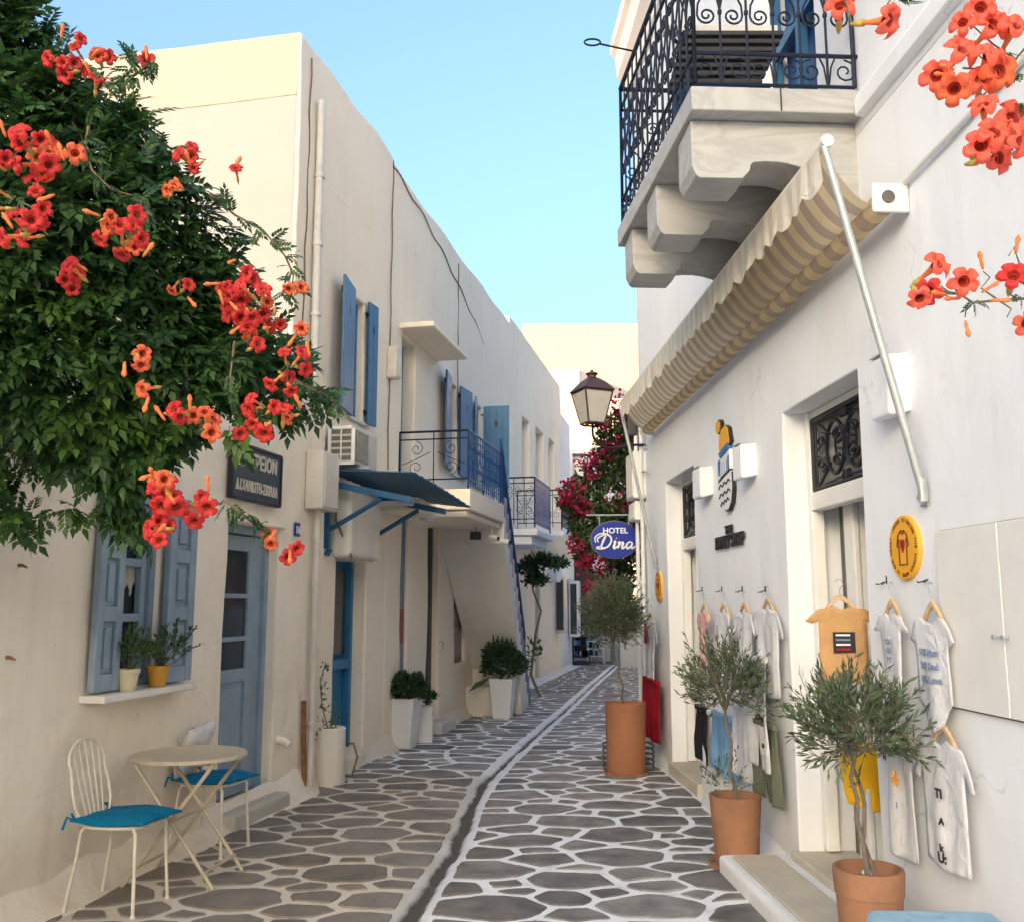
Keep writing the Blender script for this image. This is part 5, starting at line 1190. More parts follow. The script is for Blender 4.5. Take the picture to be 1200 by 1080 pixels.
def street_lamp():
    Y = 10.7; c = at(694, 470, Y); t = thing('wall_lantern', c, 'brown four sided wall lantern on a curved bracket, in front of the bougainvillea', 'street lamp')
    zt, zs, zb = at(694, 462, Y).z, at(694, 460, Y).z, at(694, 497, Y).z; w0, w1 = .175, .10
    cs = [(-1, -1), (1, -1), (1, 1), (-1, 1)]
    rt = lambda x, y: (x * .92 - y * .39, x * .39 + y * .92)
    def ring(wd, z): return [Vector((c.x + rt(*q)[0] * wd, c.y + rt(*q)[1] * wd, z)) for q in cs]
    top, bot = ring(w0, zs), ring(w1, zb)
    for i in range(4):
        mb = MB(); p = [bot[i], bot[(i + 1) % 4], top[(i + 1) % 4], top[i]]; cc = sum(p, Vector()) / 4; mb.add([cc + (v - cc) * .93 for v in p], [(0, 1, 2, 3)]); mb.build('pane', M['lampglass'], t)
    mb = MB()
    for i in range(4): mb.tube([bot[i], top[i]], .011, 5)
    for rg, r in ((top, .014), (bot, .012)): mb.tube(rg, r, 5, closed=True)
    mb.build('frame', M['lampmetal'], t, fix=False)
    mb = MB(); r0, r1, r2 = ring(w0 * 1.13, zs + .012), ring(w0 * .60, zs + .125), ring(.05, zs + .17)
    mb.add(r0 + r1 + r2, [(0, 1, 2, 3)] + [(i, (i + 1) % 4, 4 + (i + 1) % 4, 4 + i) for i in range(4)] + [(4 + i, 4 + (i + 1) % 4, 8 + (i + 1) % 4, 8 + i) for i in range(4)])
    mb.lathe([(.055, 0), (.05, .03), (.07, .045), (.07, .06), (.025, .075), (.02, .09), (0.01, .1)], (c.x, c.y, zs + .165), 14); mb.build('roof', M['lampmetal'], t)
    b = Vector((c.x, c.y, zb)); e = R.P(10.5, 0, at(735, 525, Y).z)
    pts = [b + Vector((0, 0, -.0)), b + Vector((.0, 0, -.1))] + [b + Vector((.21 - .21 * math.cos(q), 0, -.1 - .18 * math.sin(q))) for q in np.linspace(.2, 1.7, 8)] + [e + Vector((-.12, 0, .0)), e]
    mb = MB(); mb.tube(pts, .014, 8); mb.tube(ring(w1 * .8, zb - .015), .01, 4, closed=True); mb.build('bracket', M['iron'], t, smooth=True, fix=False)
street_lamp()
def hotel_sign():
    Y = 11.0; c = at(720, 632, Y); rx_, rz_ = 27.5 / F * Y, 21.5 / F * Y
    t = thing('hotel_sign', c, 'oval dark blue sign reading HOTEL Dina hanging from a thin bar', 'sign'); fr = Perp(c.x, c.y, 0)
    el = [(rx_ * math.cos(q), c.z + rz_ * math.sin(q)) for q in np.linspace(0, 2 * math.pi, 49)[:-1]]
    mb = MB(); mb.prism(el, fr, -.015, .015); mb.build('board', M['hblue'], t)
    mb = MB(); mb.tube([fr.P(a, .0, z) for a, z in el], .012, 6, closed=True); mb.build('rim', M['grille'], t, smooth=True)
    text_on(fr, 'HOTEL', .01, .017, c.z + rz_ * .36, .088, M['wtext'], t, extrude=.002, sx=1.05, bold=.002)
    # script letters as drawn strokes
    k = rx_ / 27.5; z0 = c.z
    def st(pts, r): mbx.tube([fr.P(x * k, .018, z0 - y * k) for x, y in smooth_(pts)], [r * k * (.55 + .45 * math.sin(math.pi * i / (len(smooth_(pts)) - 1))) for i in range(len(smooth_(pts)))], 5)
    def smooth_(p, m=6):
        out = []; n = len(p)
        for i in range(n - 1):
            a, b, c2, d = (p[max(i - 1, 0)], p[i], p[i + 1], p[min(i + 2, n - 1)])
            for j in range(m):
                u = j / m; out.append(tuple(.5 * ((2 * b[q]) + (-a[q] + c2[q]) * u + (2 * a[q] - 5 * b[q] + 4 * c2[q] - d[q]) * u * u + (-a[q] + 3 * b[q] - 3 * c2[q] + d[q]) * u ** 3) for q in (0, 1)))
        return out + [p[-1]]
    mbx = MB()
    st([(-22, 3), (-23, -2), (-19, -6), (-12, -7), (-5, -4), (-4, 2), (-8, 8), (-15, 10.5), (-21, 9.5), (-18, 8), (-13, 9)], 1.3)
    st([(-10, -5), (-13, 1), (-16, 8)], 1.5); st([(-19, 3), (-20, -1), (-16, -4), (-10, -6)], 1.0)
    st([(-1, 3), (1, 2), (-1, 8), (0, 10), (4, 7)], 1.5); st([(2, -2), (2.4, -1.6)], 1.6)
    st([(4, 4), (6, 2.5), (5, 6), (4, 10)], 1.4); st([(4.5, 8), (8, 3.5), (10, 4), (8.5, 9), (10, 10), (13, 7)], 1.4)
    st([(21, 4), (18, 2.5), (14.5, 5), (14, 9), (16, 10), (19, 7), (21, 3.5)], 1.4); st([(21, 3.5), (19.5, 8.5), (21, 10), (24, 7.5)], 1.4)
    mbx.build('script_lettering', M['wtext'], t, fix=False)
    mb = MB(); zt = at(700, 603, Y).z; e = R.P(10.75, 0, zt); mb.tube([(c.x - .32, Y, zt), (e.x, Y, zt)], .010, 6)
    for dx in (-.17, .17): mb.tube([(c.x + dx, Y, zt), (c.x + dx, Y, c.z + rz_ * .8)], .006, 5)
    mb.build('hanging_bar', M['steel'], t)
hotel_sign()
t = thing('hanging_lantern_case', R.P(10.7, .1, 3.1), 'dark iron fitting on the shop corner under the awning end', 'bracket')
mb = MB(); q = R.P(10.82, .08, 0); mb.box(q.x - .07, q.x + .04, q.y - .05, q.y + .05, at(742, 510, 10.7).z, at(742, 468, 10.7).z); mb.build('plate', M['black'], t, bevel=.02)

# --- set back building on the right, and a low house at the bend with lit windows
b2 = Perp(2.35, 13.6, 0)
F2 = Frame(.25, .21, -1); t = thing('recessed_house', F2.P(15, 0, 0), 'white house set back behind the shop corner along the bend', 'building')
facade('wall', F2, 12.4, 25, -.1, 4.6, [], .3, M['farwhite'], t, amp=.015, border=.5, res=.6); core(F2, 12.42, 25, -.4, -5, 4.5, M['farwhite'], t)
t = thing('lit_shop', (3.1, 24, 0), 'grey shop front deep in the lane with two lit windows behind the olive tree', 'building')
fr = Perp(2.78, 25.0, 0); facade('wall', fr, 0, 2.6, -.1, 4.6, [(.12, .45, 1.7, 2.7, .12), (.80, 1.5, 1.5, 2.55, .12)], .2, M['greyp'], t, amp=.01, res=.5)
mb = MB(); mb.fbox(fr, 0, 2.6, -.3, -4, -.1, 4.5); mb.build('building_body', M['greyp'], t)
for (p, q_, r_, s) in ((.12, .45, 1.7, 2.7), (.80, 1.5, 1.5, 2.55)): mb = MB(); mb.fbox(fr, p, q_, -.14, -.11, r_, s); mb.build('lit_window', M['litwin'], t)
# unseen blocks added behind the camera and the roofs to keep out low sun
hr = random.Random(3); x = -112.
rows = [('tall unseen block behind the cream row, added to shade the far houses', -22, -12.8, 7, 22.5, 17.0), ('low unseen block added behind the barber shop', -16, -7.6, -6, 5.5, 4.4)]
while x < 40:
    wd = hr.uniform(11, 17); rows.append(('unseen block far behind the viewer, added to stop the low sun', x, x + wd, -132, -126, REAR_H + hr.uniform(-.5, .3))); x += wd
for (lb, x0, x1, y0, y1, z1) in rows:
    t = thing('unseen_blocker', (x0, y0, 0), lb, 'building', 'added blocks out of view'); mb = MB(); mb.box(x0, x1, y0, y1, -.1, z1); mb.build('wall', M['farwhite'], t)

# ============================================================ CLOTHES ON THE SHOP WALL
def cloth(outline, fr, matl, parent, name, o0, z_ref, fold_amp=.009, fold_f=21, thick=.004, res=.019, seed=0, fall=1.0, flare=0):
    """outline: polygon of (a,z) in the wall plane; a grid clipped to it, folded and given thickness"""
    xs = [p[0] for p in outline]; zs = [p[1] for p in outline]; x0, x1, z0, z1 = min(xs), max(xs), min(zs), max(zs)
    nx, nz_ = max(4, int((x1 - x0) / res)), max(4, int((z1 - z0) / res))
    def fold(a, z):
        v = (z_ref - z); am = fold_amp * min(1, max(0, v / .25)) * fall
        return am * (math.sin((a - x0) * fold_f + seed + 2.0 * v) + .6 * math.sin((a - x0) * fold_f * 2.1 + seed * 2.3 - 3 * v)) + .006 * nz3(a * 9, z * 7, seed) + .02 * flare * max(0, v)
    vid = {}; mb = MB()
    def near(x, z):
        best = (1e9, None)
        for i in range(len(outline)):
            ax, az = outline[i]; bx, bz = outline[(i + 1) % len(outline)]; dx, dz = bx - ax, bz - az
            t = max(0, min(1, ((x - ax) * dx + (z - az) * dz) / (dx * dx + dz * dz + 1e-12))); qx, qz = ax + t * dx, az + t * dz
            d = math.hypot(x - qx, z - qz)
            if d < best[0]: best = (d, (qx, qz))
        return best[1]
    inside = [[in_poly(x0 + (i + .5) * (x1 - x0) / nx, z0 + (j + .5) * (z1 - z0) / nz_, outline) for j in range(nz_)] for i in range(nx)]
    def ins(i, j): return 0 <= i < nx and 0 <= j < nz_ and inside[i][j]
    def V(i, j):
        if (i, j) not in vid:
            x = x0 + i * (x1 - x0) / nx; z = z0 + j * (z1 - z0) / nz_
            if not (ins(i, j) and ins(i - 1, j) and ins(i, j - 1) and ins(i - 1, j - 1)): x, z = near(x, z)
            vid[(i, j)] = len(mb.v); mb.v.append(tuple(fr.P(x, o0 + fold(x, z), z)))
        return vid[(i, j)]
    for i in range(nx):
        for j in range(nz_):
            if inside[i][j]: mb.f.append((V(i, j), V(i + 1, j), V(i + 1, j + 1), V(i, j + 1))); mb.m.append(0)
    o = mb.build(name, matl, parent, smooth=True); s = o.modifiers.new('solid', 'SOLIDIFY'); s.thickness = thick; s.offset = 0
    return o, fold
def tee_outline(ac, zt, w, h, dirn=-1, sleeve=.55, vneck=False, skew=0, taper=1.):
    hw = w / 2; p = [(-.28, 0), (-.18, -.07 if not vneck else -.08), (0, -.14 if not vneck else -.30), (.18, -.07 if not vneck else -.08), (.28, 0), (.62, -.07), (1.0, -.12), (1.52, -.12 - sleeve), (1.17, -.22 - sleeve), (.98, -.60)]
    pts = [(x * hw, z * hw * 1.0) for x, z in p]; pts += [(hw * .98 * taper, -h), (0, -h - .012), (-hw * .98 * taper, -h)]
    pts += [(-x * hw, z * hw) for x, z in p[::-1][:-5]]
    return [(ac + dirn * x + skew * z, zt + z) for x, z in pts]
def hanger(t, fr, ac, zt, o, w=.34, m='wood', tilt=0, hook=True):
    mb = MB(); pts = [(ac + x * w / 2, zt + z) for x, z in ((-1, -.075), (-.75, -.035), (-.35, .01), (0, .035), (.35, .01), (.75, -.035), (1, -.075))]
    for i in range(len(pts) - 1): (p, q), (r_, s) = pts[i], pts[i + 1]; mb.hexa([fr.P(p, o - .008, q - .018), fr.P(r_, o - .008, s - .018), fr.P(r_, o + .008, s - .018), fr.P(p, o + .008, q - .018), fr.P(p, o - .008, q + .012), fr.P(r_, o - .008, s + .012), fr.P(r_, o + .008, s + .012), fr.P(p, o + .008, q + .012)])
    hg = mb.build('hanger', M[m], t, bevel=.004)
    mb = MB(); mb.tube([fr.P(ac, o, zt + .03), fr.P(ac, o, zt + .07), fr.P(ac + .018, o, zt + .095), fr.P(ac + .01, o, zt + .118), fr.P(ac - .012, o, zt + .12), fr.P(ac - .022, o, zt + .105)], .0028, 6); mb.build('hook', M['steel'], hg)
def wall_hook(a, z, label):
    mb = MB(); mb.fbox(R, a - .007, a + .007, 0, .005, z - .022, z + .016)
    mb.tube([R.P(a + s * .03 * math.sin(q * .8), .012 + .03 * math.sin(q), z - .012 - .02 * math.sin(q * .9) + .012 * q * q * .3) for s in (1,) for q in np.linspace(0, 1.9, 7)], .0032, 6)
    mb.tube([R.P(a - .03 * math.sin(q * .8), .012 + .03 * math.sin(q), z - .012 - .02 * math.sin(q * .9) + .012 * q * q * .3) for q in np.linspace(0, 1.9, 7)], .0032, 6)
    tag(mb.build('coat_hook', M['black'], None, smooth=True), label, 'hook', None)
def garment(name, label, cat, px, py, outline_fn, matl, o=.07, hk=True, group=None, fr=R, hw=.34, hz_=None, **kw):
    """px,py = where the top of the collar hangs on the wall"""
    a, z = fr.hit(px, py, o) if hasattr(fr, 'hit') else px
    t = thing(name, fr.P(a, o, z), label, cat, group)
    ob, fold = cloth(outline_fn(a, z), fr, matl, t, 'cloth', o, z, **kw)
    if hk: hanger(t, fr, a, z + .022, o - .016, hw)
    return t, a, z, fold
def Rw(px0, px1, py, o=.07): return abs(R.ha(px0, py, o) - R.ha(px1, py, o))
# big white T-shirt, bottom right
h1 = R.hz(1103, 862, .07) - R.hz(1110, 1012, .07)
wall_hook(R.ha(1101, 826), R.hz(1101, 824) + .02, 'black coat hook below the baby bodysuit')
wall_hook(R.ha(1040, 682), R.hz(1040, 678), 'black double hook just left of the round yellow sign foot')
wall_hook(R.ha(1090, 680), R.hz(1090, 675), 'black double hook above the baby bodysuit')
t, a, z, fo = garment('t_shirt', 'large white T-shirt with scattered black letters, hanging lowest on the near wall', 'T-shirt', 1101, 866, lambda a, z: tee_outline(a, z, .345, h1, sleeve=.85), M['wcloth'], o=.075, seed=1, fold_amp=.007, hw=.24)
for tx, py_, s_, dx in (('TI', 938, .05, .0), ('A', 968, .035, -.01), ('k', 999, .04, 0), ('U:', 1012, .055, 0)):
    text_on(R, tx, a + dx, .075 + .016, z - (z - R.hz(1105, py_, .08)) + .012, s_, M['kprint'], t, 'printed_letters', extrude=.0008, fold=fo, bold=.002)
# baby bodysuit
def body_outline(ac, zt):
    p = [(-.45, 0), (-.3, -.10), (0, -.2), (.3, -.10), (.45, 0), (.8, -.1), (1.2, -.62), (.86, -.75), (.78, -.5), (.80, -1.4), (.92, -2.15), (.62, -2.38), (.40, -2.75), (.0, -2.95)]
    q = p + [(-x, z_) for x, z_ in p[::-1][1:-1]]
    q.remove(p[0]) if False else None
    return [(ac - x * .16, zt + z_ * .16) for x, z_ in p] + [(ac + x * .16, zt + z_ * .16) for x, z_ in p[::-1][1:10]]
t, a, z, fo = garment('baby_bodysuit', 'white baby bodysuit with blue percentage print, right of the round yellow sign', 'bodysuit', 1089, 722, body_outline, M['wcloth'], o=.065, seed=3, fold_amp=.006, hw=.2)
for tx, dz in (('50% Mom', -.16), ('50% Dad', -.215), ('100% Love', -.27)): text_on(R, tx, a, .0785, z + dz, .038, M['tprint'], t, 'printed_letters', extrude=.0006, fold=fo, bold=.001)
t, a, z, fo = garment('t_shirt', 'small white V-neck T-shirt with faint grey print, below the left double hook', 'T-shirt', 1042, 718, lambda a, z: tee_outline(a, z, .22, .42, sleeve=.6, vneck=True), M['wcloth'], o=.065, seed=5, hw=.2)
for tx, dz in (('YOU', -.14), ('ARE', -.18), ('MY', -.22), ('!', -.26)): text_on(R, tx, a, .078, z + dz, .035, M['tprint'], t, 'printed_letters', extrude=.0006, fold=fo)
t, a, z, fo = garment('t_shirt', 'long white T-shirt with a yellow flower print, half hidden behind the near olive crown', 'T-shirt', 1053, 868, lambda a, z: tee_outline(a, z, .24, .50, sleeve=.7), M['wcloth'], o=.06, seed=7, hw=.22)
mb = MB()
for i in range(10): th = i * .628; cx_, cz_ = a, z - .16; q0 = R.P(cx_, .085, cz_); mb.tube([q0, R.P(cx_ - .035 * math.cos(th), .088, cz_ + .035 * math.sin(th))], .004, 4)
mb.build('flower_print', M['gold'], t)
text_on(R, 'F', a, .085, z - .29, .04, M['tprint'], t, 'printed_letters', extrude=.0006)
# mustard tee and yellow shorts hung in the doorway, facing up the lane
PW = Perp(*at(986, 700, 4.98)[:2], yaw=rad(-4)); PW.hit = None
zt = at(986, 710, 4.98).z
t = thing('t_shirt', PW.P(0, 0, zt), 'mustard T-shirt with a dark striped print hanging in the near doorway', 'T-shirt')
ob, fo = cloth(tee_outline(0, zt, .25, .38, dirn=1, sleeve=.5), PW, M['mcloth'], t, 'cloth', 0, zt, fold_amp=.006, seed=2); hanger(t, PW, 0, zt + .02, -.025, .2)
mb = MB(); mb.fbox(PW, -.055, .055, .012, .015, zt - .235, zt - .13); pr = mb.build('print', M['kprint'], t)
for k in range(4): mb = MB(); z = zt - .222 + .024 * k; mb.fbox(PW, -.042, .03, .0152, .0165, z, z + .009); mb.build('print_stripe', M[('red', 'wtext', 'tprint', 'wtext')[k]], t)
zt2 = at(1005, 872, 4.98).z
t = thing('shorts', PW.P(.08, 0, zt2), 'bright yellow shorts hanging below the mustard T-shirt in the doorway', 'shorts')
cloth([(-.02, zt2), (.20, zt2), (.20, zt2 - .32), (.10, zt2 - .33), (.088, zt2 - .14), (.06, zt2 - .31), (-.01, zt2 - .29), (-.05, zt2 - .1)], PW, M['ycloth'], t, 'cloth', -.02, zt2, fold_amp=.012, seed=4)
mb = MB(); mb.tube([PW.P(.08, -.02, zt2), PW.P(.08, -.02, zt - .36)], .004, 4); mb.build('cord', M['steel'], t)
t = thing('coat', R.P(5.2, -.5, 1.9), 'grey folded jacket hanging from the shelf inside the near doorway', 'jacket')
mb = MB(); n = 10
q0 = R.P(5.0, -.55, 1.6)
fr_ = Perp(q0.x, q0.y, rad(-6)); fr_.hit = None
cloth([(-.02, 2.02), (.10, 2.1), (.2, 2.14), (.22, 1.45), (.14, 1.42), (.10, 1.82), (.0, 1.9)], fr_, M['grcloth'], t, 'cloth', 0, 2.2, fold_amp=.03, fold_f=18, seed=5)
t = thing('folded_clothes', R.P(5.3, -.9, 1.72), 'dark grey folded clothes stacked on the inside shelf', 'clothes')
for k in range(3): mb = MB(); mb.fbox(R, 4.95, 5.3, -.76, -.55, 1.702 + .05 * k, 1.748 + .05 * k); mb.build('garment', M['grcloth'], t, bevel=.015)
# the row between the two doorways
specs = [('pink T-shirt, leftmost on the wall between the two doorways', 823, 716, 'pink', .24, .46, 8.0), ('white T-shirt next to the pink one, between the two doorways', 846, 716, 'wcloth', .34, .52, 0), ('white V-neck T-shirt, third from the pink one, between the two doorways', 870, 716, 'wcloth', .36, .54, 2), ('large white T-shirt nearest the near doorway, above the olive green trousers', 897, 712, 'wcloth', .44, .55, 3)]
for (lb, px, py, mm, wv, hv, sd_) in specs:
    wall_hook(R.ha(px, 690), R.hz(px, 689), 'black hook over the ' + lb.split(',')[0])
    t, a, z, fo = garment('t_shirt', lb, 'T-shirt', px, py, lambda a, z: tee_outline(a, z, wv, hv, sleeve=.7, vneck='V-neck' in lb), M[mm], o=.07 + .01 * (sd_ % 3), seed=sd_, hw=.3, fold_amp=.009)
def rect_cloth(name, label, cat, px0, px1, py0, py1, m, legs=True, o=.08, seed=0, taper=.0):
    a0, a1 = R.ha(px1, (py0 + py1) / 2, o), R.ha(px0, (py0 + py1) / 2, o); zt_, zb_ = R.hz((px0 + px1) / 2, py0, o), R.hz((px0 + px1) / 2, py1, o)
    w_ = a1 - a0; am_ = (a0 + a1) / 2
    t = thing(name, R.P(am_, o, zt_), label, cat)
    if legs: ol = [(a0 + .1 * w_, zt_), (a1 - .1 * w_, zt_), (a1, zb_ + .02), (am_ + .06 * w_, zb_), (am_, zt_ - (zt_ - zb_) * .42), (am_ - .06 * w_, zb_ - .01), (a0, zb_)]
    else: ol = [(a0 + taper, zt_), (a1 - taper, zt_), (a1, zb_), (am_, zb_ - .015), (a0, zb_ + .01)]
    ob, fo = cloth(ol, R, M[m], t, 'cloth', o, zt_, seed=seed, fold_amp=.012, fold_f=16)
    mb = MB(); mb.fbox(R, a0 + .1 * w_, a1 - .1 * w_, o - .02, o + .02, zt_ - .03, zt_ + .01); mb.build('waistband', M[m], t, bevel=.008)
    return t, am_, zt_, zb_, fo
rect_cloth('trousers', 'black trousers at the left end of the lower row by the far doorway', 'trousers', 816, 830, 828, 893, 'kcloth', seed=1)
rect_cloth('t_shirt', 'cream cloth hanging between the black trousers and the blue shorts', 'T-shirt', 822, 838, 832, 902, 'wcloth', False, .06, 2)
rect_cloth('shorts', 'light blue shorts behind the middle olive trunk', 'shorts', 834, 862, 838, 908, 'bcloth', seed=3)
rect_cloth('top', 'white long top beside the light blue shorts', 'top', 858, 884, 826, 912, 'wcloth', False, .09, 4, .03)
rect_cloth('dress', 'long white trousers hanging between the olive crown and the olive green trousers', 'trousers', 874, 902, 770, 898, 'wcloth', True, .1, 6)
t, am_, zt_, zb_, fo = rect_cloth('trousers', 'olive green trousers with a white tag, beside the near doorway', 'trousers', 880, 914, 846, 936, 'oliv', True, .08, 5)
mb = MB(); mb.tube([R.P(am_ - .08 + .02 * i, .09 + .012 * math.sin(i * 2), zt_ + .02 + .012 * math.cos(i * 1.7)) for i in range(9)], .016, 6); mb.build('gathered_waist', M['kcloth'], t, smooth=True)
mb = MB(); a_ = R.ha(896, 874, .11); z_ = R.hz(896, 874, .11); mb.fbox(R, a_ - .07, a_ + .07, .112, .116, z_ - .055, z_ + .055); mb.build('tag', M['trim'], t); mb = MB(); mb.fbox(R, a_ - .03, a_ + .03, .1165, .1175, z_ - .012, z_ + .015); mb.build('tag_print', M['kprint'], t)
# white shirt with the red print and the red shorts, far wall end
wall_hook(R.ha(760, 705), R.hz(760, 703), 'black hook over the white T-shirt with the red print')
t, a, z, fo = garment('t_shirt', 'white T-shirt with a red strip print, next to the furthest olive tree', 'T-shirt', 761, 724, lambda a, z: tee_outline(a, z, .52, .62, sleeve=.8, skew=-.05), M['wcloth'], o=.10, seed=9, hw=.3)
mb = MB(); mb.fbox(R, a + .03, a + .15, .125, .130, z - .26, z - .05); mb.build('red_print', M['red'], t)
rect_cloth('shorts', 'dark red shorts hanging below the white T-shirt with the red strip', 'shorts', 754, 774, 796, 866, 'red', False, .10, 7)

# ============================================================ FURNITURE
def cafe_chair(name, label, cushion=True):
    """seat at origin, faces +x"""
    t = thing(name, (0, 0, 0), label, 'chair', 'white wire cafe chairs')
    hw, hd, hs = .17, .17, .44
    mb = MB(); seat = [(.02 + hd * 1.05 * math.copysign(abs(math.cos(q)) ** .6, math.cos(q)), hw * 1.05 * math.copysign(abs(math.sin(q)) ** .6, math.sin(q)), hs) for q in np.linspace(0, 2 * math.pi, 33)[:-1]]
    mb.tube(seat, .010, 8, closed=True)
    for y in np.linspace(-.12, .12, 6): mb.tube([(-.14, y, hs), (.18, y, hs)], .004, 5)
    mb.build('seat_frame', M['chairp'], t, smooth=True)
    for sx, sy in ((1, -1), (1, 1), (-1, -1), (-1, 1)):
        x, y = sx * .155 + .02, sy * .15; ex = .02 if sx > 0 else -.06
        mb = MB(); mb.tube([(x - sx * .02, y, hs), (x + .0, y + sy * .006, hs - .03), (x + ex * .25, y + sy * .01, .28), (x + ex, y + sy * .025, .012)], .0095, 8); mb.lathe([(.014, 0), (.016, .004), (.012, .012)], (x + ex, y + sy * .025, 0), 10); mb.build('leg', M['chairp'], t, smooth=True)
    mb = MB(); bp = lambda y, z: (-.15 - .10 * (z - hs) / .42, y, z)
    loop = [bp(-.12, hs)] + [bp(-.15 - .02 * math.sin(k), hs + .28 * k / 3) for k in range(1, 4)] + [bp(.165 * math.cos(q), hs + .30 + .13 * math.sin(q)) for q in np.linspace(math.pi * .97, .03 * math.pi, 12)] + [bp(.15 + .02 * math.sin(k), hs + .28 * k / 3) for k in (3, 2, 1)] + [bp(.12, hs)]
    mb.tube(loop, .0085, 8)
    for k in range(5):
        u = (k - 2) / 2; mb.tube([bp(u * .075, hs), bp(u * .10, hs + .2), bp(u * .12, hs + .30 + .12 * math.sqrt(max(0, 1 - (u * .72) ** 2)))], .005, 6)
    mb.build('backrest', M['chairp'], t, smooth=True)
    if cushion:
        n = 22; vs = []; fs = []
        def cz(u, v, s): e = max(0, (1 - abs(u) ** 4)) * max(0, (1 - abs(v) ** 4)); return hs + .028 + s * (.004 + .024 * e ** .5) + (.008 * math.sin(u * 3 + v) + .004 * math.sin(7 * v - 2 * u))
        for s in (1, -1):
            for i in range(n + 1):
                for j in range(n + 1):
                    u, v = i / n * 2 - 1, j / n * 2 - 1; pin = 1 - .05 * (1 - abs(u * v)); vs.append((.035 + u * .205 * pin, v * .20 * pin, cz(u, v, s)))
        k = n + 1
        for s in (0, 1):
            for i in range(n):
                for j in range(n): b = s * k * k + i * k + j; fs.append((b, b + k, b + k + 1, b + 1))
        mb = MB(); mb.add(vs, fs); cu = mb.build('cushion', M['cushion'], t, smooth=True)
        rim = [(.035 + u * .205, v * .20, cz(u, v, 0)) for u, v in ([(-1, -1 + 2 * q / 12) for q in range(12)] + [(-1 + 2 * q / 12, 1) for q in range(12)] + [(1, 1 - 2 * q / 12) for q in range(12)] + [(1 - 2 * q / 12, -1) for q in range(12)])]
        mb = MB(); mb.tube(rim, .008, 6, closed=True); mb.build('piping', M['cushion'], cu, smooth=True)
        for sy in (-1, 1):
          mb = MB(); mb.tube([(-.16, sy * .17, hs + .03), (-.20, sy * .19, hs + .05), (-.21, sy * .21, hs - .01)], .007, 5); mb.tube([(-.16, sy * .17, hs + .03), (-.20, sy * .15, hs + .06)], .007, 5)
          mb.build('tie', M['cushion'], cu, smooth=True)
    return t
ch = cafe_chair('cafe_chair', 'front cream wire chair with blue cushion, nearest the camera')
ch.location = (-2.12, 5.42, 0); ch.rotation_euler = (0, 0, rad(-9))
copy_thing(ch, (-2.00, 6.60, 0), rad(-14), 'rear cream wire chair with blue cushion and a white pillow, between table and door')
def pillow():
    t = thing('pillow', (-1.98, 6.62, .47), 'white pillow leaning on the back of the rear cafe chair', 'pillow')
    n = 20; vs = []; fs = []; k = n + 1
    u_ = Vector((.18, .98, .12)).normalized(); w_ = Vector((.28, -.1, .95)).normalized(); nn = u_.cross(w_).normalized(); c = Vector((-2.115, 6.60, .655))
    for s in (1, -1):
        for i in range(k):
            for j in range(k):
                u, v = i / n * 2 - 1, j / n * 2 - 1; e = max(0, (1 - abs(u) ** 3)) * max(0, (1 - abs(v) ** 3)); pin = 1 - .10 * (1 - abs(u * v))
                vs.append(c + u_ * u * .185 * pin + w_ * v * .17 * pin + nn * s * (.055 * e ** .55 + .001) + nn * .01 * nz3(u * 2, v * 2, s))
        for i in range(n):
            for j in range(n): b = (0 if s == 1 else k * k) + i * k + j; fs.append((b, b + k, b + k + 1, b + 1))
    mb = MB(); mb.add(vs, fs); mb.build('cover', M['pillow'], t, smooth=True)
pillow()
def table():
    c = Vector((-1.93, 5.92, 0)); t = thing('cafe_table', c, 'round cream metal folding table between the two wire chairs', 'table'); zt = .715
    mb = MB(); mb.lathe([(.0, zt - .004), (.318, zt - .006), (.330, zt - .014), (.334, zt - .014), (.334, zt + .003), (.328, zt + .007), (.318, zt + .003), (0, zt + .005)], (c.x, c.y, 0), 56, cap=False); mb.build('tabletop', M['tablep'], t, smooth=True)
    ro = rad(-8)
    def q(x, y, z): return (c.x + x * math.cos(ro) - y * math.sin(ro), c.y + x * math.sin(ro) + y * math.cos(ro), z)
    for sy in (-1, 1):
        for sx in (-1, 1):
            y0 = .20 * sy; mb = MB(); mb.tube([q(-sx * .25, y0 + .012 * sx, zt - .025), q(sx * .27, y0 + .012 * sx, .008)], .0115, 6); mb.build('leg', M['tablep'], t, smooth=True)
    for p_, q_ in [(q(sx * .22, -.21, .10), q(sx * .22, .21, .10)) for sx in (-1, 1)] + [(q(0.0, -.21, .365), q(0, .21, .365))] + [(q(-.26, .2 * sy, zt - .024), q(.26, .2 * sy, zt - .024)) for sy in (-1, 1)]: mb = MB(); mb.tube([p_, q_], .008, 6); mb.build('crossbar', M['tablep'], t, smooth=True)
table()
def bench():
    t = thing('bench', (1.4, 2.9, 0), 'pale blue cushioned bench at the bottom right corner', 'bench')
    f = Perp(1.31, 2.93, rad(-3)); f.hit = None
    mb = MB(); mb.fbox(f, -.21, .19, -.27, .5, .575, .65); mb.build('cushion', M['lcush'], t, bevel=.032, seg=4)
    mb = MB(); mb.fbox(f, -.20, .18, -.26, .49, .50, .572); mb.build('seat', M['trim'], t, bevel=.01)
    for x in (-.19, .12):
        for y in (-.24, .42): mb = MB(); mb.fbox(f, x, x + .05, y, y + .05, 0, .498); mb.build('leg', M['trim'], t, bevel=.006)
bench()

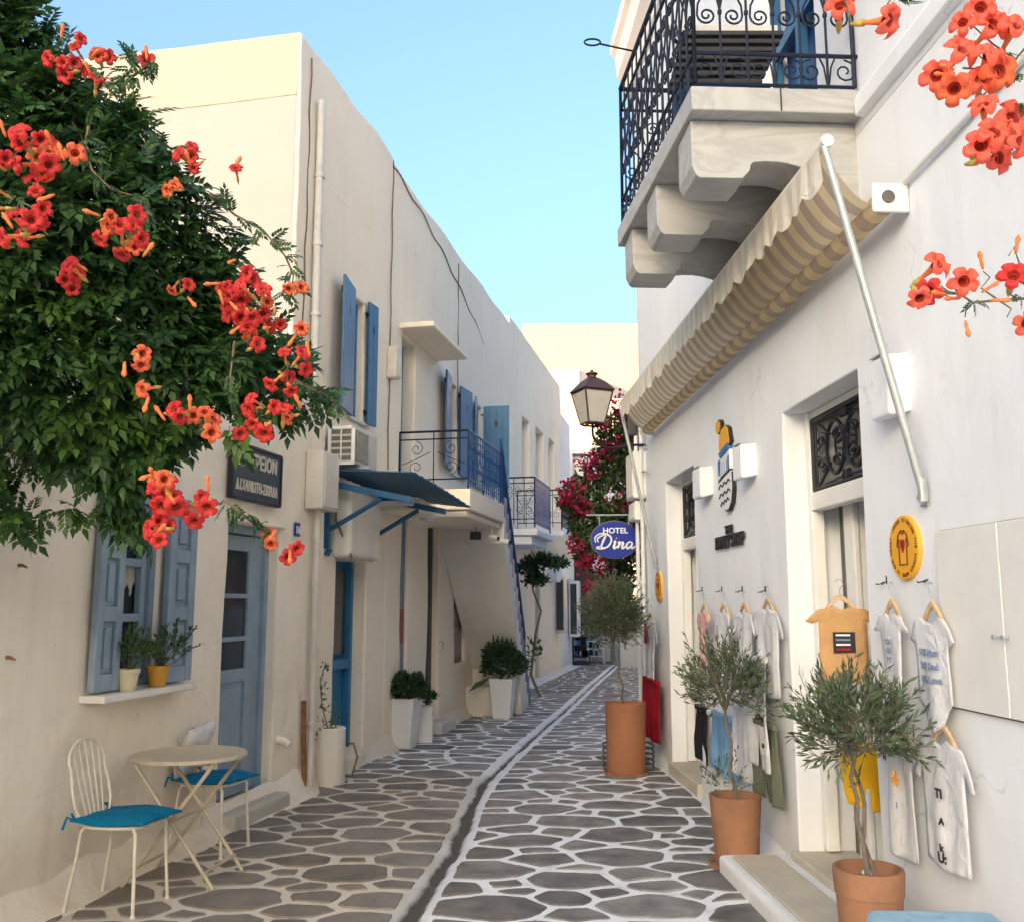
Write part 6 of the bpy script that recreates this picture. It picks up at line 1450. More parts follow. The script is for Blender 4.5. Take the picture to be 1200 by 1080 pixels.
# ============================================================ PLANTS
def crown(c, R3, n, size, seed, template=OLEAF, shell=.55, up=.6, flatten=1, lump=.25, gap=.15):
    r = np.random.default_rng(seed); pts = []; dirs = []
    twigs = []
    while len(pts) < n:
        d = r.normal(size=3); d /= np.linalg.norm(d)
        if d[2] < -.75: continue
        rad_ = (shell + (1 - shell) * r.random() ** .6) * (1 + lump * noise.noise(Vector(d * 2.2) + Vector((seed, 0, 0))) * 2)
        if noise.noise(Vector(d * 3.1) + Vector((0, seed, 0))) > .5 - gap: 
            if r.random() < .75: continue
        base = np.array(c) + d * np.array(R3) * rad_ * .93
        # a twig with paired leaves
        tw = d * .7 + np.array([0, 0, up]) + r.normal(size=3) * .35; tw /= np.linalg.norm(tw); ln = size * (2.0 + 3.0 * r.random() ** 1.5); k = 9
        twigs.append((base - tw * ln * .3, base + tw * ln))
        for i in range(k):
            p = base + tw * ln * (i / k); sd = np.cross(tw, r.normal(size=3)); sd /= np.linalg.norm(sd); y = tw * 1.1 + sd * (.6 if i % 2 else -.6) + r.normal(size=3) * .15
            pts.append(p); dirs.append(y)
    pts, dirs = np.array(pts), np.array(dirs); return pts, basis(dirs, r.normal(size=(len(dirs), 3))), size * (.75 + .5 * r.random(len(pts))), twigs
def potted_olive(loc, label, pot_r, pot_h, trunk_h, crownR, crown_c, seed, pot='rim', n=3200, leaf_s=.042, twin=False):
    t = thing('potted_olive_tree', loc, label, 'potted tree'); L3 = Vector(loc)
    if pot == 'tall': prof = [(pot_r * .90, 0), (pot_r * .98, .03), (pot_r * 1.0, pot_h * .7), (pot_r * 1.03, pot_h - .02), (pot_r * 1.05, pot_h), (pot_r * .94, pot_h), (pot_r * .9, pot_h - .07)]
    elif pot == 'rim': prof = [(pot_r * .76, 0), (pot_r * .80, .02), (pot_r * .96, pot_h * .80), (pot_r * 1.0, pot_h * .805), (pot_r * 1.04, pot_h - .01), (pot_r * 1.02, pot_h), (pot_r * .92, pot_h), (pot_r * .88, pot_h - .06)]
    else: prof = [(pot_r * .80, .02), (pot_r * .83, .04), (pot_r * .98, pot_h * .9), (pot_r * 1.0, pot_h - .012), (pot_r * 1.0, pot_h), (pot_r * .91, pot_h), (pot_r * .88, pot_h - .05)]
    mb = MB(); mb.lathe(prof, L3, 44, cap=False); mb.build('pot', M['terra2' if pot == 'tall' else 'terra'], t, smooth=True)
    mb = MB(); mb.lathe([(0, pot_h - .055), (pot_r * .5, pot_h - .05), (pot_r * .9, pot_h - .058)], L3, 24, cap=False); mb.build('soil', M['soil'], t)
    if pot != 'rim': mb = MB(); mb.lathe([(pot_r * .95, 0), (pot_r * 1.08, .004), (pot_r * 1.12, .035), (pot_r * 1.05, .035), (pot_r * 1.0, .015)], L3, 36, cap=False); mb.build('saucer', M['terra'], t, smooth=True)
    r = random.Random(seed)
    for k in range(7 if pot != 'plain' else 3):
        th = r.uniform(0, 6.28); mb = MB(); q = L3 + Vector((math.cos(th) * pot_r * .55, math.sin(th) * pot_r * .55, pot_h - .045)); mb.lathe([(.002, -.01), (.016, -.006), (.02, .004), (.012, .014), (.002, .017)], q, 8); mb.build('pebble', M['trim'], t, smooth=True)
    C = Vector(crown_c); b = L3 + Vector((0, 0, pot_h - .06)); mb = MB()
    def limb(p, q, r0, r1, k=6, wob=.02): pts = [p.lerp(q, i / k) + Vector((r.uniform(-wob, wob), r.uniform(-wob, wob), 0)) * (1 if 0 < i < k else 0) for i in range(k + 1)]; mb.tube(pts, r0, 8, r1=r1); return pts
    low = Vector((C.x, C.y, C.z - crownR[2] * .75))
    limb(b, low, .0125, .009)
    if twin: limb(b + Vector((.035, .01, 0)), low + Vector((.0, .03, -.04)), .010, .007)
    mb.build('trunk', M['bark'], t, smooth=True)
    pts, bs_, sz, tw = crown(C, crownR, n, leaf_s, seed)
    mb = MB()
    for k in range(9):
        d = Vector((r.gauss(0, 1), r.gauss(0, 1), abs(r.gauss(0, 1)) * .9 + .2)).normalized(); limb(low, C + Vector((d.x * crownR[0], d.y * crownR[1], d.z * crownR[2] - crownR[2] * .2)) * .75 if False else C + Vector((d.x * crownR[0], d.y * crownR[1], d.z * crownR[2])) * .72, .009, .003, 5, .015)
    for (p, q) in tw[::1]: mb.tube([Vector(p), Vector(q)], .0018, 3)
    mb.build('branches', M['bark'], t)
    leaf_object('foliage', pts, bs_, sz, OLEAF, M['olive'], t)
    return t
cA = at(1000, 858, 4.2); potted_olive((1.48, 4.18, 0), 'nearest potted olive tree with twin trunk in a rimmed terracotta pot', .138, .52, 0, (.20, .19, .14), cA, 21, 'rim', n=2100, leaf_s=.050, twin=True)
cB = at(849, 803, 6.15); potted_olive((1.39, 6.2, 0), 'middle potted olive tree in a plain terracotta pot before the hanging shirts', .160, .43, 0, (.21, .21, .20), cB, 33, 'plain', n=2100, leaf_s=.045)
cC = at(718, 722, 9.4); tC = potted_olive((1.09, 9.45, 0), 'furthest potted olive tree with a round dense crown in a tall orange pot', .19, .67, 0, (.245, .24, .34), cC, 47, 'tall', n=10500, leaf_s=.038)
pts, bs_, sz, tw = crown(at(851, 918, 6.2), (.10, .10, .07), 160, .04, 5); leaf_object('low_shoots', pts, bs_, sz, OLEAF, M['olive'], [o for o in COL.objects if o.get('label', '').startswith('middle potted')][0])
t = thing('hose_coil', (1.25, 9.5, 0), 'coiled dark green hose at the foot of the tall orange pot', 'hose'); mb = MB()
for k in range(5): mb.tube([(1.13 + .245 * math.cos(q), 9.60 + .24 * math.sin(q), .05 + .05 * k + .01 * math.sin(3 * q)) for q in np.linspace(0, 2 * math.pi, 25)[:-1]], .010, 6, closed=True)
mb.build('coil', M['hose'], t, smooth=True)

def blob_leaves(name, c, R3, n, size, m, parent, seed, template=LEAF, up=.3, kind='stuff', shell=.5):
    r = np.random.default_rng(seed); d = r.normal(size=(n, 3)); d /= np.linalg.norm(d, axis=1, keepdims=True); d[:, 2] = np.abs(d[:, 2]) * np.where(r.random(n) < .8, 1, -.4)
    rr = (shell + (1 - shell) * r.random(n) ** .5); lump = np.array([1 + .35 * noise.noise(Vector(x * 2.4) + Vector((seed, 1, 2))) for x in d])
    p = np.array(c) + d * np.array(R3) * (rr * lump)[:, None]; y = d + r.normal(size=(n, 3)) * .6 + np.array([0, 0, up])
    return leaf_object(name, p, basis(y, r.normal(size=(n, 3)) * .5 + d), size * (.7 + .6 * r.random(n)), template, m, parent, kind)
def tall_planter(loc, label, w0, w1, h, bush, n, seed, cz):
    t = thing('tall_planter', loc, label, 'planter'); x, y, z = loc; ro = -.2
    def C_(w, zz): return [Vector((x + (a * math.cos(ro) - b * math.sin(ro)) * w, y + (a * math.sin(ro) + b * math.cos(ro)) * w, z + zz)) for a, b in ((-1, -1), (1, -1), (1, 1), (-1, 1))]
    mb = MB(); a, b, c, d = C_(w0, 0), C_(w1, h), C_(w1 * .88, h), C_(w1 * .85, h - .06)
    mb.add(a + b + c + d, [(3, 2, 1, 0)] + [(i, (i + 1) % 4, 4 + (i + 1) % 4, 4 + i) for i in range(4)] + [(4 + i, 4 + (i + 1) % 4, 8 + (i + 1) % 4, 8 + i) for i in range(4)] + [(8 + i, 8 + (i + 1) % 4, 12 + (i + 1) % 4, 12 + i) for i in range(4)] + [(12, 13, 14, 15)])
    mb.build('pot', M['plastic'], t, bevel=.006)
    blob_leaves('foliage', (x, y, z + cz), bush, n, .055, M['dark'], t, seed); return t
tall_planter((-1.24, 11.15, 0), 'nearer tapered white planter with a low dark green bush, left of the lane', .125, .18, .56, (.28, .26, .20), 1700, 3, .62)
mb = MB(); tt = thing('small_white_planter', (-1.12, 11.6, 0), 'smaller white planter half hidden behind the nearer tall planter', 'planter'); mb.box(-1.13, -.93, 11.5, 11.7, 0, .42); mb.build('pot', M['plastic'], tt, bevel=.01); blob_leaves('foliage', (-1.03, 11.6, .5), (.13, .13, .1), 300, .05, M['dark'], tt, 8)
tp = tall_planter((-.13, 14.0, 0), 'further tapered white planter with a round bush and spiky leaves under the stair', .12, .17, .56, (.33, .30, .33), 2400, 6, .72)
mb = MB()
for k in range(5): x = -.26 + .06 * k; mb.tube([(x, 14, .95), (x + .01 * (k - 2), 14, 1.32 + .06 * ((k * 7) % 3))], .018, 5, r1=.004)
mb.build('spiky_leaves', M['dark'], tp)
mb = MB(); mb.add([(-.3, 13.95, .58), (-.42, 13.93, .47), (-.62, 13.9, .37), (-.52, 13.93, .50)], [(0, 1, 2, 3)]); sl_ = mb.build('strap_leaf', M['dark'], tp); m_ = sl_.modifiers.new('s', 'SOLIDIFY'); m_.thickness = .01
# white cylinder planter with creeper
t = thing('cylinder_planter', (-1.66, 8.95, 0), 'white plastered cylinder planter with a climbing vine beside the drainpipe', 'planter')
mb = MB(); mb.lathe([(.15, 0), (.152, .02), (.147, .47), (.15, .49), (.14, .50), (.12, .50), (.115, .45), (0, .44)], (-1.66, 8.95, 0), 30, cap=False); mb.build('pot', M['alcove'], t, smooth=True)
def creeper(t, stems, seed, m='fern', sz=.05):
    r = np.random.default_rng(seed); P_ = []; D_ = []; mb = MB()
    for st_ in stems:
        mb.tube(st_, .005, 5)
        for p, q in zip(st_[:-1], st_[1:]):
            p, q = Vector(p), Vector(q)
            for _ in range(int((q - p).length / .016)): s = p.lerp(q, r.random()) + Vector(r.normal(size=3) * .03); P_.append(s); D_.append(r.normal(size=3) + np.array([0, -.3, -.2]))
    mb.build('stems', M['twig'], t); P_ = np.array(P_); D_ = np.array(D_); leaf_object('foliage', P_, basis(D_, r.normal(size=(len(D_), 3))), sz * (.7 + .6 * r.random(len(P_))), LEAF, M[m], t)
b_ = Vector((-1.66, 8.9, .48)); creeper(t, [[b_, b_ + Vector((-.06, 0, .2)), b_ + Vector((-.09, .02, .42)), b_ + Vector((-.04, .0, .60))], [b_, b_ + Vector((.05, -.02, .06)), b_ + Vector((.11, -.02, .18))], [b_, b_ + Vector((-.12, -.08, 0)), b_ + Vector((-.15, -.1, -.25)), b_ + Vector((-.14, -.1, -.42))], [b_, b_ + Vector((.07, 0, .03)), b_ + Vector((.03, .03, .1))]], 4)
mb = MB(); q = L.P(9.55, .12, 0); mb.tube([q + Vector((0, 0, .3)), q + Vector((.1, -.1, .32)), q + Vector((.14, -.12, .2)), q + Vector((.1, -.15, .03)), q + Vector((.0, -.1, .02))], .010, 6)
tag(mb.build('loose_cable', M['stem'], None, smooth=True), 'loose brown cable loop on the ground by the blue door step', 'cable')
# sill pots
for (px, nm, m_, lb, sd_) in ((149, 'flower_pot', 'plastic2', 'cream flower pot with a small shrub on the window sill', 3), (184, 'flower_pot', 'gold2', 'mustard flower pot with a small plant on the window sill, right one', 9)):
    if m_ not in M: M[m_] = mat('cream_pot', (.68, .60, .40), .6, .08, 8) if m_ == 'plastic2' else mat('mustard_pot', (.62, .30, .03), .6, .08, 8)
    a = L.ha(px, 800, BO + .08); q = L.P(a, BO + .08, WZ0 - .003); t = thing(nm, q, lb, 'flower pot')
    mb = MB(); mb.lathe([(.045, 0), (.048, .005), (.066, .105), (.072, .107), (.073, .13), (.066, .13), (.062, .11), (0, .105)], q, 26, cap=False); mb.build('pot', M[m_], t, smooth=True)
    r = np.random.default_rng(sd_); C = Vector(q) + Vector((.015 + (.05 if sd_ == 9 else 0), 0, .22)); pts, bs_, sz, tw = crown(C, (.085 if sd_ == 3 else .12, .08, .085), 330, .034, sd_, up=.8); leaf_object('foliage', pts, bs_, sz * 1.0, LEAF, M['fern' if sd_ == 3 else 'olive'], t)
    mb = MB()
    for (p, s) in tw[::2]: mb.tube([q + Vector((0, 0, .10)), Vector(p), Vector(s)], .0022, 3)
    mb.build('stems', M['twig'], t)
# small tree past the stair
q = L.P(17.6, .55, 0); t = thing('small_tree', q, 'slim leaning tree with a leafy top between the stair and the iron balcony', 'tree')
tops = [at(628, 740, 17.3), at(634, 715, 17.3), at(624, 690, 17.3), at(632, 668, 17.3)]
mb = MB(); mb.tube([Vector((q.x, q.y, 0))] + [at(622, 790, 17.3), *tops], .028, 8, r1=.012); mb.build('trunk', M['bark'], t, smooth=True)

for k_, (px, py, rx_, rz_, n_) in enumerate(((618, 668, .2, .2, 260), (634, 660, .25, .2, 320), (652, 662, .22, .12, 240), (628, 682, .22, .14, 220))): blob_leaves('crown', at(px, py, 17.3), (rx_, .3, rz_), n_, .10, M['dark'], t, 12 + k_, kind='stuff', shell=.1)

blob_leaves('side_leaves', at(626, 765, 17.3), (.12, .1, .3), 90, .08, M['fern'], t, 13)
# bougainvillea
def bougain():
    poly_px = [(668, 560), (690, 545), (700, 505), (720, 478), (752, 474), (760, 520), (758, 600), (754, 655), (742, 690), (722, 712), (700, 700), (690, 668), (672, 650), (664, 600), (652, 585)]
    Y0 = 12.0; pl = [(at(x, y, Y0).x, at(x, y, Y0).z) for x, y in poly_px]
    t = thing('bougainvillea', (1.6, 12.0, 0), 'bougainvillea with magenta bracts hanging over the lane behind the wall lantern', 'climbing plant')
    r = np.random.default_rng(5); P_ = []; D_ = []; B_ = []; BD = []; xs = [p[0] for p in pl]; zs = [p[1] for p in pl]
    cl = [(at(x, y, Y0).x, at(x, y, Y0).z, s) for x, y, s in ((668, 578, .16), (700, 500, .10), (690, 555, .12), (740, 490, .2), (730, 480, .16), (715, 530, .13), (735, 520, .15), (680, 596, .12), (720, 590, .15), (672, 640, .11), (685, 662, .14), (700, 690, .18), (715, 700, .14), (745, 605, .12), (745, 640, .15), (694, 540, .10), (750, 560, .1), (706, 660, .12), (662, 590, .10), (680, 545, .08))]
    while len(P_) < 8500:
        x, z = r.uniform(min(xs), max(xs)), r.uniform(min(zs), max(zs))
        if not in_poly(x, z, pl): continue
        d = poly_dist(x, z, pl)
        if d < .10 and r.random() < .35: continue
        if noise.noise(Vector((x * 3.2, z * 3.2, 1))) > .40: continue
        y = Y0 + r.uniform(-1, 1) * min(.45, d * 1.2 + .06); P_.append((x, y, z)); D_.append(r.normal(size=3) + np.array([-.2, -.4, -.5]))
    for (x, z, s) in cl:
        for _ in range(int(2600 * s * s * 2.2)):
            th = r.uniform(0, 6.28); q = s * math.sqrt(r.random()); B_.append((x + q * math.cos(th) * 1.1, Y0 - .25 + r.normal() * .10, z + q * math.sin(th))); BD.append(r.normal(size=3) + np.array([0, -.6, 0]))
    leaf_object('foliage', np.array(P_), basis(np.array(D_), r.normal(size=(len(P_), 3))), .075 * (.7 + .6 * r.random(len(P_))), LEAF, M['boug'], t)
    leaf_object('bracts', np.array(B_), basis(np.array(BD), r.normal(size=(len(B_), 3))), .050 * (.7 + .6 * r.random(len(B_))), ([(0, 0, 0), (-.4, .45, .08), (.4, .45, .08), (0, 1, -.03)], [(0, 2, 1), (1, 2, 3)]), M['bract'], t)
    mb = MB(); rr = random.Random(3)
    for k in range(26):
        a, b = rr.choice(P_), rr.choice(P_)
        if math.dist(a, b) < .9: m_ = (Vector(a) + Vector(b)) / 2 + Vector((0, .1, .1)); mb.tube([a, m_, b], .008, 4)
    for zz in np.linspace(0, 3.2, 2): pass
    mb.tube([(1.95, 12.3, 0), (1.9, 12.2, 1.2), (1.8, 12.1, 2.2), (1.5, 12.0, 3.0), (1.3, 12.0, 3.6)], .045, 8, r1=.02); mb.build('stems', M['stem'], t)
bougain()
# racks of goods at the far bend
for k, (px, lb) in enumerate(((680, 'dark blue display rack of postcards by the far dark doorway'), (697, 'white wire display rack right of the dark blue one'))):
    q = gnd(px, 764); q = Vector((q.x, 26.8, 0)); q.x = at(px, 700, 26.8).x; t = thing('display_rack', q, lb, 'display rack')
    mb = MB(); hgt = 1.9 if k == 0 else 1.4
    for sx in (-.22, .22):
        for sy in (-.15, .15): mb.tube([(q.x + sx, q.y + sy, 0), (q.x + sx * .8, q.y + sy, hgt)], .02, 5)
    for zz in np.linspace(.2, hgt, 7): mb.box(q.x - .24, q.x + .24, q.y - .17, q.y + .17, zz - .01, zz + .01)
    mb.build('frame', M['black' if k == 0 else 'plastic'], t); r = random.Random(k)
    for _ in range(46 if k == 0 else 26):
        zz = .22 + r.randrange(6) * (hgt - .2) / 6; x = q.x + r.uniform(-.22, .18); mb = MB(); mb.box(x, x + .07, q.y - .2, q.y - .18, zz, zz + .13); mb.build('card', M[r.choice(['blue', 'tprint', 'plastic', 'blue2', 'bcloth', 'blue'])], t)
t = thing('doormat', (at(668, 766, 26).x, 26.0, 0), 'small dark low crate on the paving before the display racks', 'crate'); q = Vector((at(672, 766, 26.2).x, 26.2, 0)); mb = MB(); mb.box(q.x - .4, q.x + .4, q.y - .2, q.y + .2, 0, .1); mb.build('body', M['black'], t)

# ============================================================ TRUMPET VINE
def flower_proto(matp, seed):
    r = random.Random(seed); mb = MB(); N = 30; rings = [(.004, -.075), (.0055, -.05), (.008, -.03), (.011, -.012), (.0145, -.002)]
    vs = []
    for (q, z) in rings:
        for j in range(N): th = 2 * math.pi * j / N; vs.append((q * math.cos(th), q * math.sin(th), z))
    for (s, z) in ((.35, .004), (.65, .008), (.9, .004), (1.0, -.004)):
        for j in range(N):
            th = 2 * math.pi * j / N; lobe = abs(math.cos(2.5 * th)); R_ = .0150 + (.0245 * (.38 + .62 * lobe ** .45)) * s + .0012 * r.uniform(-1, 1) * s
            zz = z + .006 * s * math.sin(2.5 * th) ** 2 - .013 * s * s * lobe * (.5 + .5 * math.sin(th + seed)) + .003 * math.sin(5 * th + seed) * s
            vs.append((R_ * math.cos(th), R_ * math.sin(th), zz))
    mb.v = vs
    for i in range(8):
        for j in range(N): mb.f.append((i * N + j, i * N + (j + 1) % N, (i + 1) * N + (j + 1) % N, (i + 1) * N + j)); mb.m.append(1 if i < 3 else (2 if i == 3 else 0))
    b = len(mb.v)
    for j in range(N): th = 2 * math.pi * j / N; mb.v.append((.0085 * math.cos(th), .0085 * math.sin(th), -.022))
    for j in range(N): mb.f.append((4 * N + j, 4 * N + (j + 1) % N, b + (j + 1) % N, b + j)); mb.m.append(2)
    c = len(mb.v); mb.v.append((0, 0, -.03))
    for j in range(N): mb.f.append((b + j, b + (j + 1) % N, c)); mb.m.append(2)
    mb.mi = 3; mb.tube([(0, 0, -.095), (0, 0, -.078), (0, 0, -.062)], [.003, .0075, .0085], 8)
    me = bpy.data.meshes.new('flower'); me.from_pydata(mb.v, [], mb.f)
    for m in (matp, M['ftube'], M['throat'], M['calyx']): me.materials.append(m)
    me.polygons.foreach_set('material_index', mb.m); me.polygons.foreach_set('use_smooth', [True] * len(mb.f)); return me
FL = [flower_proto(M['petal'], 1), flower_proto(M['petal'], 2), flower_proto(M['petal2'], 3), flower_proto(M['petal3'], 4), flower_proto(M['petal3'], 6)]
bud = MB(); bud.tube([(0, 0, 0), (0, 0, .014), (0, 0, .032), (0, 0, .05), (0, 0, .062)], [.003, .006, .0055, .009, .003], 8); BUD = bpy.data.meshes.new('bud'); BUD.from_pydata(bud.v, [], bud.f); BUD.materials.append(M['ftube']); BUD.polygons.foreach_set('use_smooth', [True] * len(bud.f))
def put(me, name, p, d, s, parent, r):
    o = bpy.data.objects.new(name, me); COL.objects.link(o); o.parent = parent; o.location = Vector(p) - wloc(parent); o.scale = (s, s, s)
    q = Vector(d).to_track_quat('Z', 'Y'); o.rotation_mode = 'QUATERNION'; from mathutils import Quaternion
    o.rotation_quaternion = q @ Quaternion((0, 0, 1), r.uniform(0, 6.28)); return o
def left_vine():
    t = thing('trumpet_vine', (-2.9, 4.3, 0), 'large trumpet vine with red flowers overhanging the barber shop at upper left', 'climbing plant')
    px = [(-150, -90), (20, -60), (40, -5), (62, 20), (75, 62), (108, 92), (160, 125), (190, 165), (222, 205), (246, 238), (262, 275), (285, 318), (292, 352), (312, 380), (345, 410), (352, 445), (378, 462), (352, 478), (322, 492), (285, 500), (270, 545), (262, 585), (238, 560), (205, 545), (196, 562), (176, 590), (168, 622), (138, 612), (110, 606), (72, 598), (40, 592), (25, 622), (-10, 608), (-150, 620)]
    Y0 = 4.2; pl = [(at(x, y, Y0).x, at(x, y, Y0).z) for x, y in px]; xs = [p[0] for p in pl]; zs = [p[1] for p in pl]
    r = np.random.default_rng(2); P_, D_, S_, PL, DL, SL = [], [], [], [], [], []
    def ok(x, z):
        if not in_poly(x, z, pl): return None
        return poly_dist(x, z, pl)
    tries = 0
    while len(P_) < 7600 and tries < 200000:
        tries += 1
        x, z = r.uniform(-3.15, max(xs)), r.uniform(min(zs), max(zs)); d = ok(x, z)
        if d is None: continue
        if x < lx(Y0) - .5: continue
        low = z < at(0, 470, Y0).z
        if d < .12 and r.random() < .45: continue
        if low and noise.noise(Vector((x * 4, z * 4, 5))) > (.16 if x < -1.75 else .0): continue
        th = min(.55, d * 1.15 + .04) * (.75 if low else 1); bump_ = .16 * noise.noise(Vector((x * 2.3, z * 2.3, 0))) + .07 * noise.noise(Vector((x * 6, z * 6, 3)))
        s = r.random()
        y = Y0 - th + bump_ + .10 * r.random() if s < .55 else Y0 + th * r.uniform(-.9, 1)
        ln = .115 + .05 * r.random(); out = np.array([.25 + .5 * (x + 2.2), -.75, -.25 if not low else -.5]) + r.normal(size=3) * .55
        young = (noise.noise(Vector((x * 1.6, z * 1.6, 9))) > .08 and z < at(0, 380, Y0).z and s < .55)
        (PL if young else P_).append((x, y, z)); (DL if young else D_).append(out); (SL if young else S_).append(ln)
    up = lambda n: np.tile(np.array([0, 0, 1.]), (n, 1)) + r.normal(size=(n, 3)) * .45 + np.array([0, -.5, 0])
    for (nm, P__, D__, S__, m) in (('foliage', P_, D_, S_, 'campsis'), ('young_foliage', PL, DL, SL, 'campsisl')):
        leaf_object(nm, np.array(P__), basis(np.array(D__), up(len(P__))), np.array(S__), COMP, M[m], t)
    rr = random.Random(4); mb = MB()
    for k in range(90):
        a = Vector(rr.choice(P_)); b = Vector(rr.choice(P_))
        if (a - b).length < 1.1: m_ = (a + b) / 2 + Vector((rr.uniform(-.1, .1), .1, rr.uniform(0, .2))); mb.tube([a, a.lerp(m_, .5), m_, m_.lerp(b, .5), b], .006, 4)
    def tw(pts, Y, r0=.006, r1=.003): q = [at(x, y, Y) for x, y in pts]; mb.tube(q, r0, 5, r1=r1); return q
    tr = []
    tr.append(tw([(246, 228), (275, 252), (308, 270), (334, 300), (344, 322), (342, 338), (328, 346)], 3.9)); tr.append(tw([(118, 96), (135, 98), (150, 88), (156, 75), (155, 60)], 3.5)); tr.append(tw([(104, 148), (99, 175), (108, 200), (130, 222), (165, 232)], 3.3))
    tr.append(tw([(262, 585), (282, 600), (300, 615), (312, 625)], 3.6)); tr.append(tw([(345, 445), (362, 455), (380, 462), (392, 472)], 3.9)); tr.append(tw([(155, 90), (170, 80), (182, 70)], 3.5)); tr.append(tw([(165, 232), (172, 250), (170, 280)], 3.3)); tr.append(tw([(275, 400), (270, 440), (272, 470)], 3.6))
    for (px0, Y) in (((-20, 640), 4.6),): mb.tube([at(-60, 900, 5.0), at(-40, 700, 4.7), at(-20, 560, 4.5), at(20, 420, 4.3), at(80, 300, 4.3)], .035, 8, r1=.015)
    mb.build('stems', M['stem'], t, smooth=True, fix=False)
    # sprays of leaves along the trailing stems
    P2, D2 = [], []
    for q in tr:
        for a, b in zip(q[:-1], q[1:]):
            for _ in range(5): p = a.lerp(b, rr.random()); P2.append(tuple(p)); D2.append(np.array([rr.gauss(.2, .6), -.3, rr.gauss(-.3, .6)]))
    leaf_object('trailing_leaves', np.array(P2), basis(np.array(D2), up(len(P2))), .055 + .03 * r.random(len(P2)), COMP, M['campsis'], t)
    clusters = [ # px, py, count, spread px, depth, variant, size
        (82, 68, 7, 22, 3.5, 0, 1), (120, 66, 2, 6, 3.5, 0, 1), (172, 70, 1, 1, 3.5, 0, 1), (110, 90, 3, 10, 3.5, 0, 1),
        (30, 175, 11, 30, 3.0, 0, 1.1), (22, 245, 13, 34, 3.0, 0, 1.1), (52, 190, 3, 12, 3.0, 2, 1.1), (144, 270, 9, 24, 3.1, 0, 1.08), (125, 258, 2, 7, 3.05, 2, 1),
        (78, 322, 5, 18, 3.2, 0, 1), (222, 186, 5, 14, 3.5, 0, 1), (276, 195, 1, 2, 3.7, 0, .95), (200, 220, 2, 8, 3.4, 2, .9), (292, 318, 3, 10, 3.6, 0, 1), (285, 355, 12, 26, 3.5, 0, 1), (300, 385, 5, 16, 3.5, 0, 1), (345, 345, 3, 14, 3.7, 2, 1),
        (338, 432, 8, 24, 3.5, 0, 1), (352, 385, 1, 3, 3.6, 2, .9), (165, 418, 3, 12, 3.0, 2, 1), (167, 458, 1, 2, 3.0, 2, 1), (300, 490, 8, 22, 3.45, 0, 1), (235, 500, 5, 16, 3.2, 2, 1.05), (205, 485, 2, 6, 3.2, 0, 1), (335, 488, 3, 10, 3.5, 0, .95),
        (192, 582, 7, 16, 3.1, 0, 1.1), (185, 620, 5, 14, 3.1, 0, 1.05), (233, 597, 5, 13, 3.2, 0, 1.05), (190, 560, 2, 6, 3.1, 2, 1), (318, 633, 3, 8, 3.5, 2, .95), (345, 645, 2, 7, 3.5, 0, .9), (85, 180, 1, 3, 3.0, 2, 1), (270, 345, 3, 14, 3.5, 0, .9), (210, 335, 3, 10, 3.4, 0, .8), (322, 380, 2, 8, 3.55, 0, .9)]
    fs_ = []
    for (x, y, n, sp, Y, v, s) in clusters:
        placed = []; n = max(1, int(n * .8 + .5)); sp *= 1.22
        for k in range(n):
            for _ in range(20):
                dx, dy = rr.uniform(-1, 1) * sp, rr.uniform(-1, 1) * sp
                if dx * dx + dy * dy <= sp * sp and all(math.hypot(dx - a, dy - b) > 11 for a, b in placed): break
            placed.append((dx, dy)); p = at(x + dx, y + dy, Y + rr.uniform(-.06, .16))
            d = (dx / max(sp, 12) * 1.1 + rr.gauss(.15, .5), -1, -dy / max(sp, 12) * 1.0 - .12 + rr.gauss(0, .4))
            vi = (rr.choice([0, 1]) if rr.random() < .9 else 2) if v == 0 else 2
            put(FL[vi], 'flower', p, d, s * rr.uniform(.70, 1.02), t, rr); fs_.append((p - Vector(d).normalized() * .085 * s, (x, y, Y)))
        for k in range(max(1, n // 4)): put(BUD, 'bud', at(x + rr.uniform(-1, 1) * (sp + 6), y + rr.uniform(-1, 1) * (sp + 6), Y), (rr.gauss(0, .6), -.4, rr.gauss(.2, .7)), 1.0, t, rr)
    mb = MB()
    for (b, (x, y, Y)) in fs_: hub = at(x, y, Y + .22) + Vector((0, 0, .03)); mb.tube([b, b.lerp(hub, .5) - Vector((0, 0, .012)), hub], .0022, 4)
    mb.build('flower_stalks', M['twig'], t, fix=False)['kind'] = 'stuff'
left_vine()
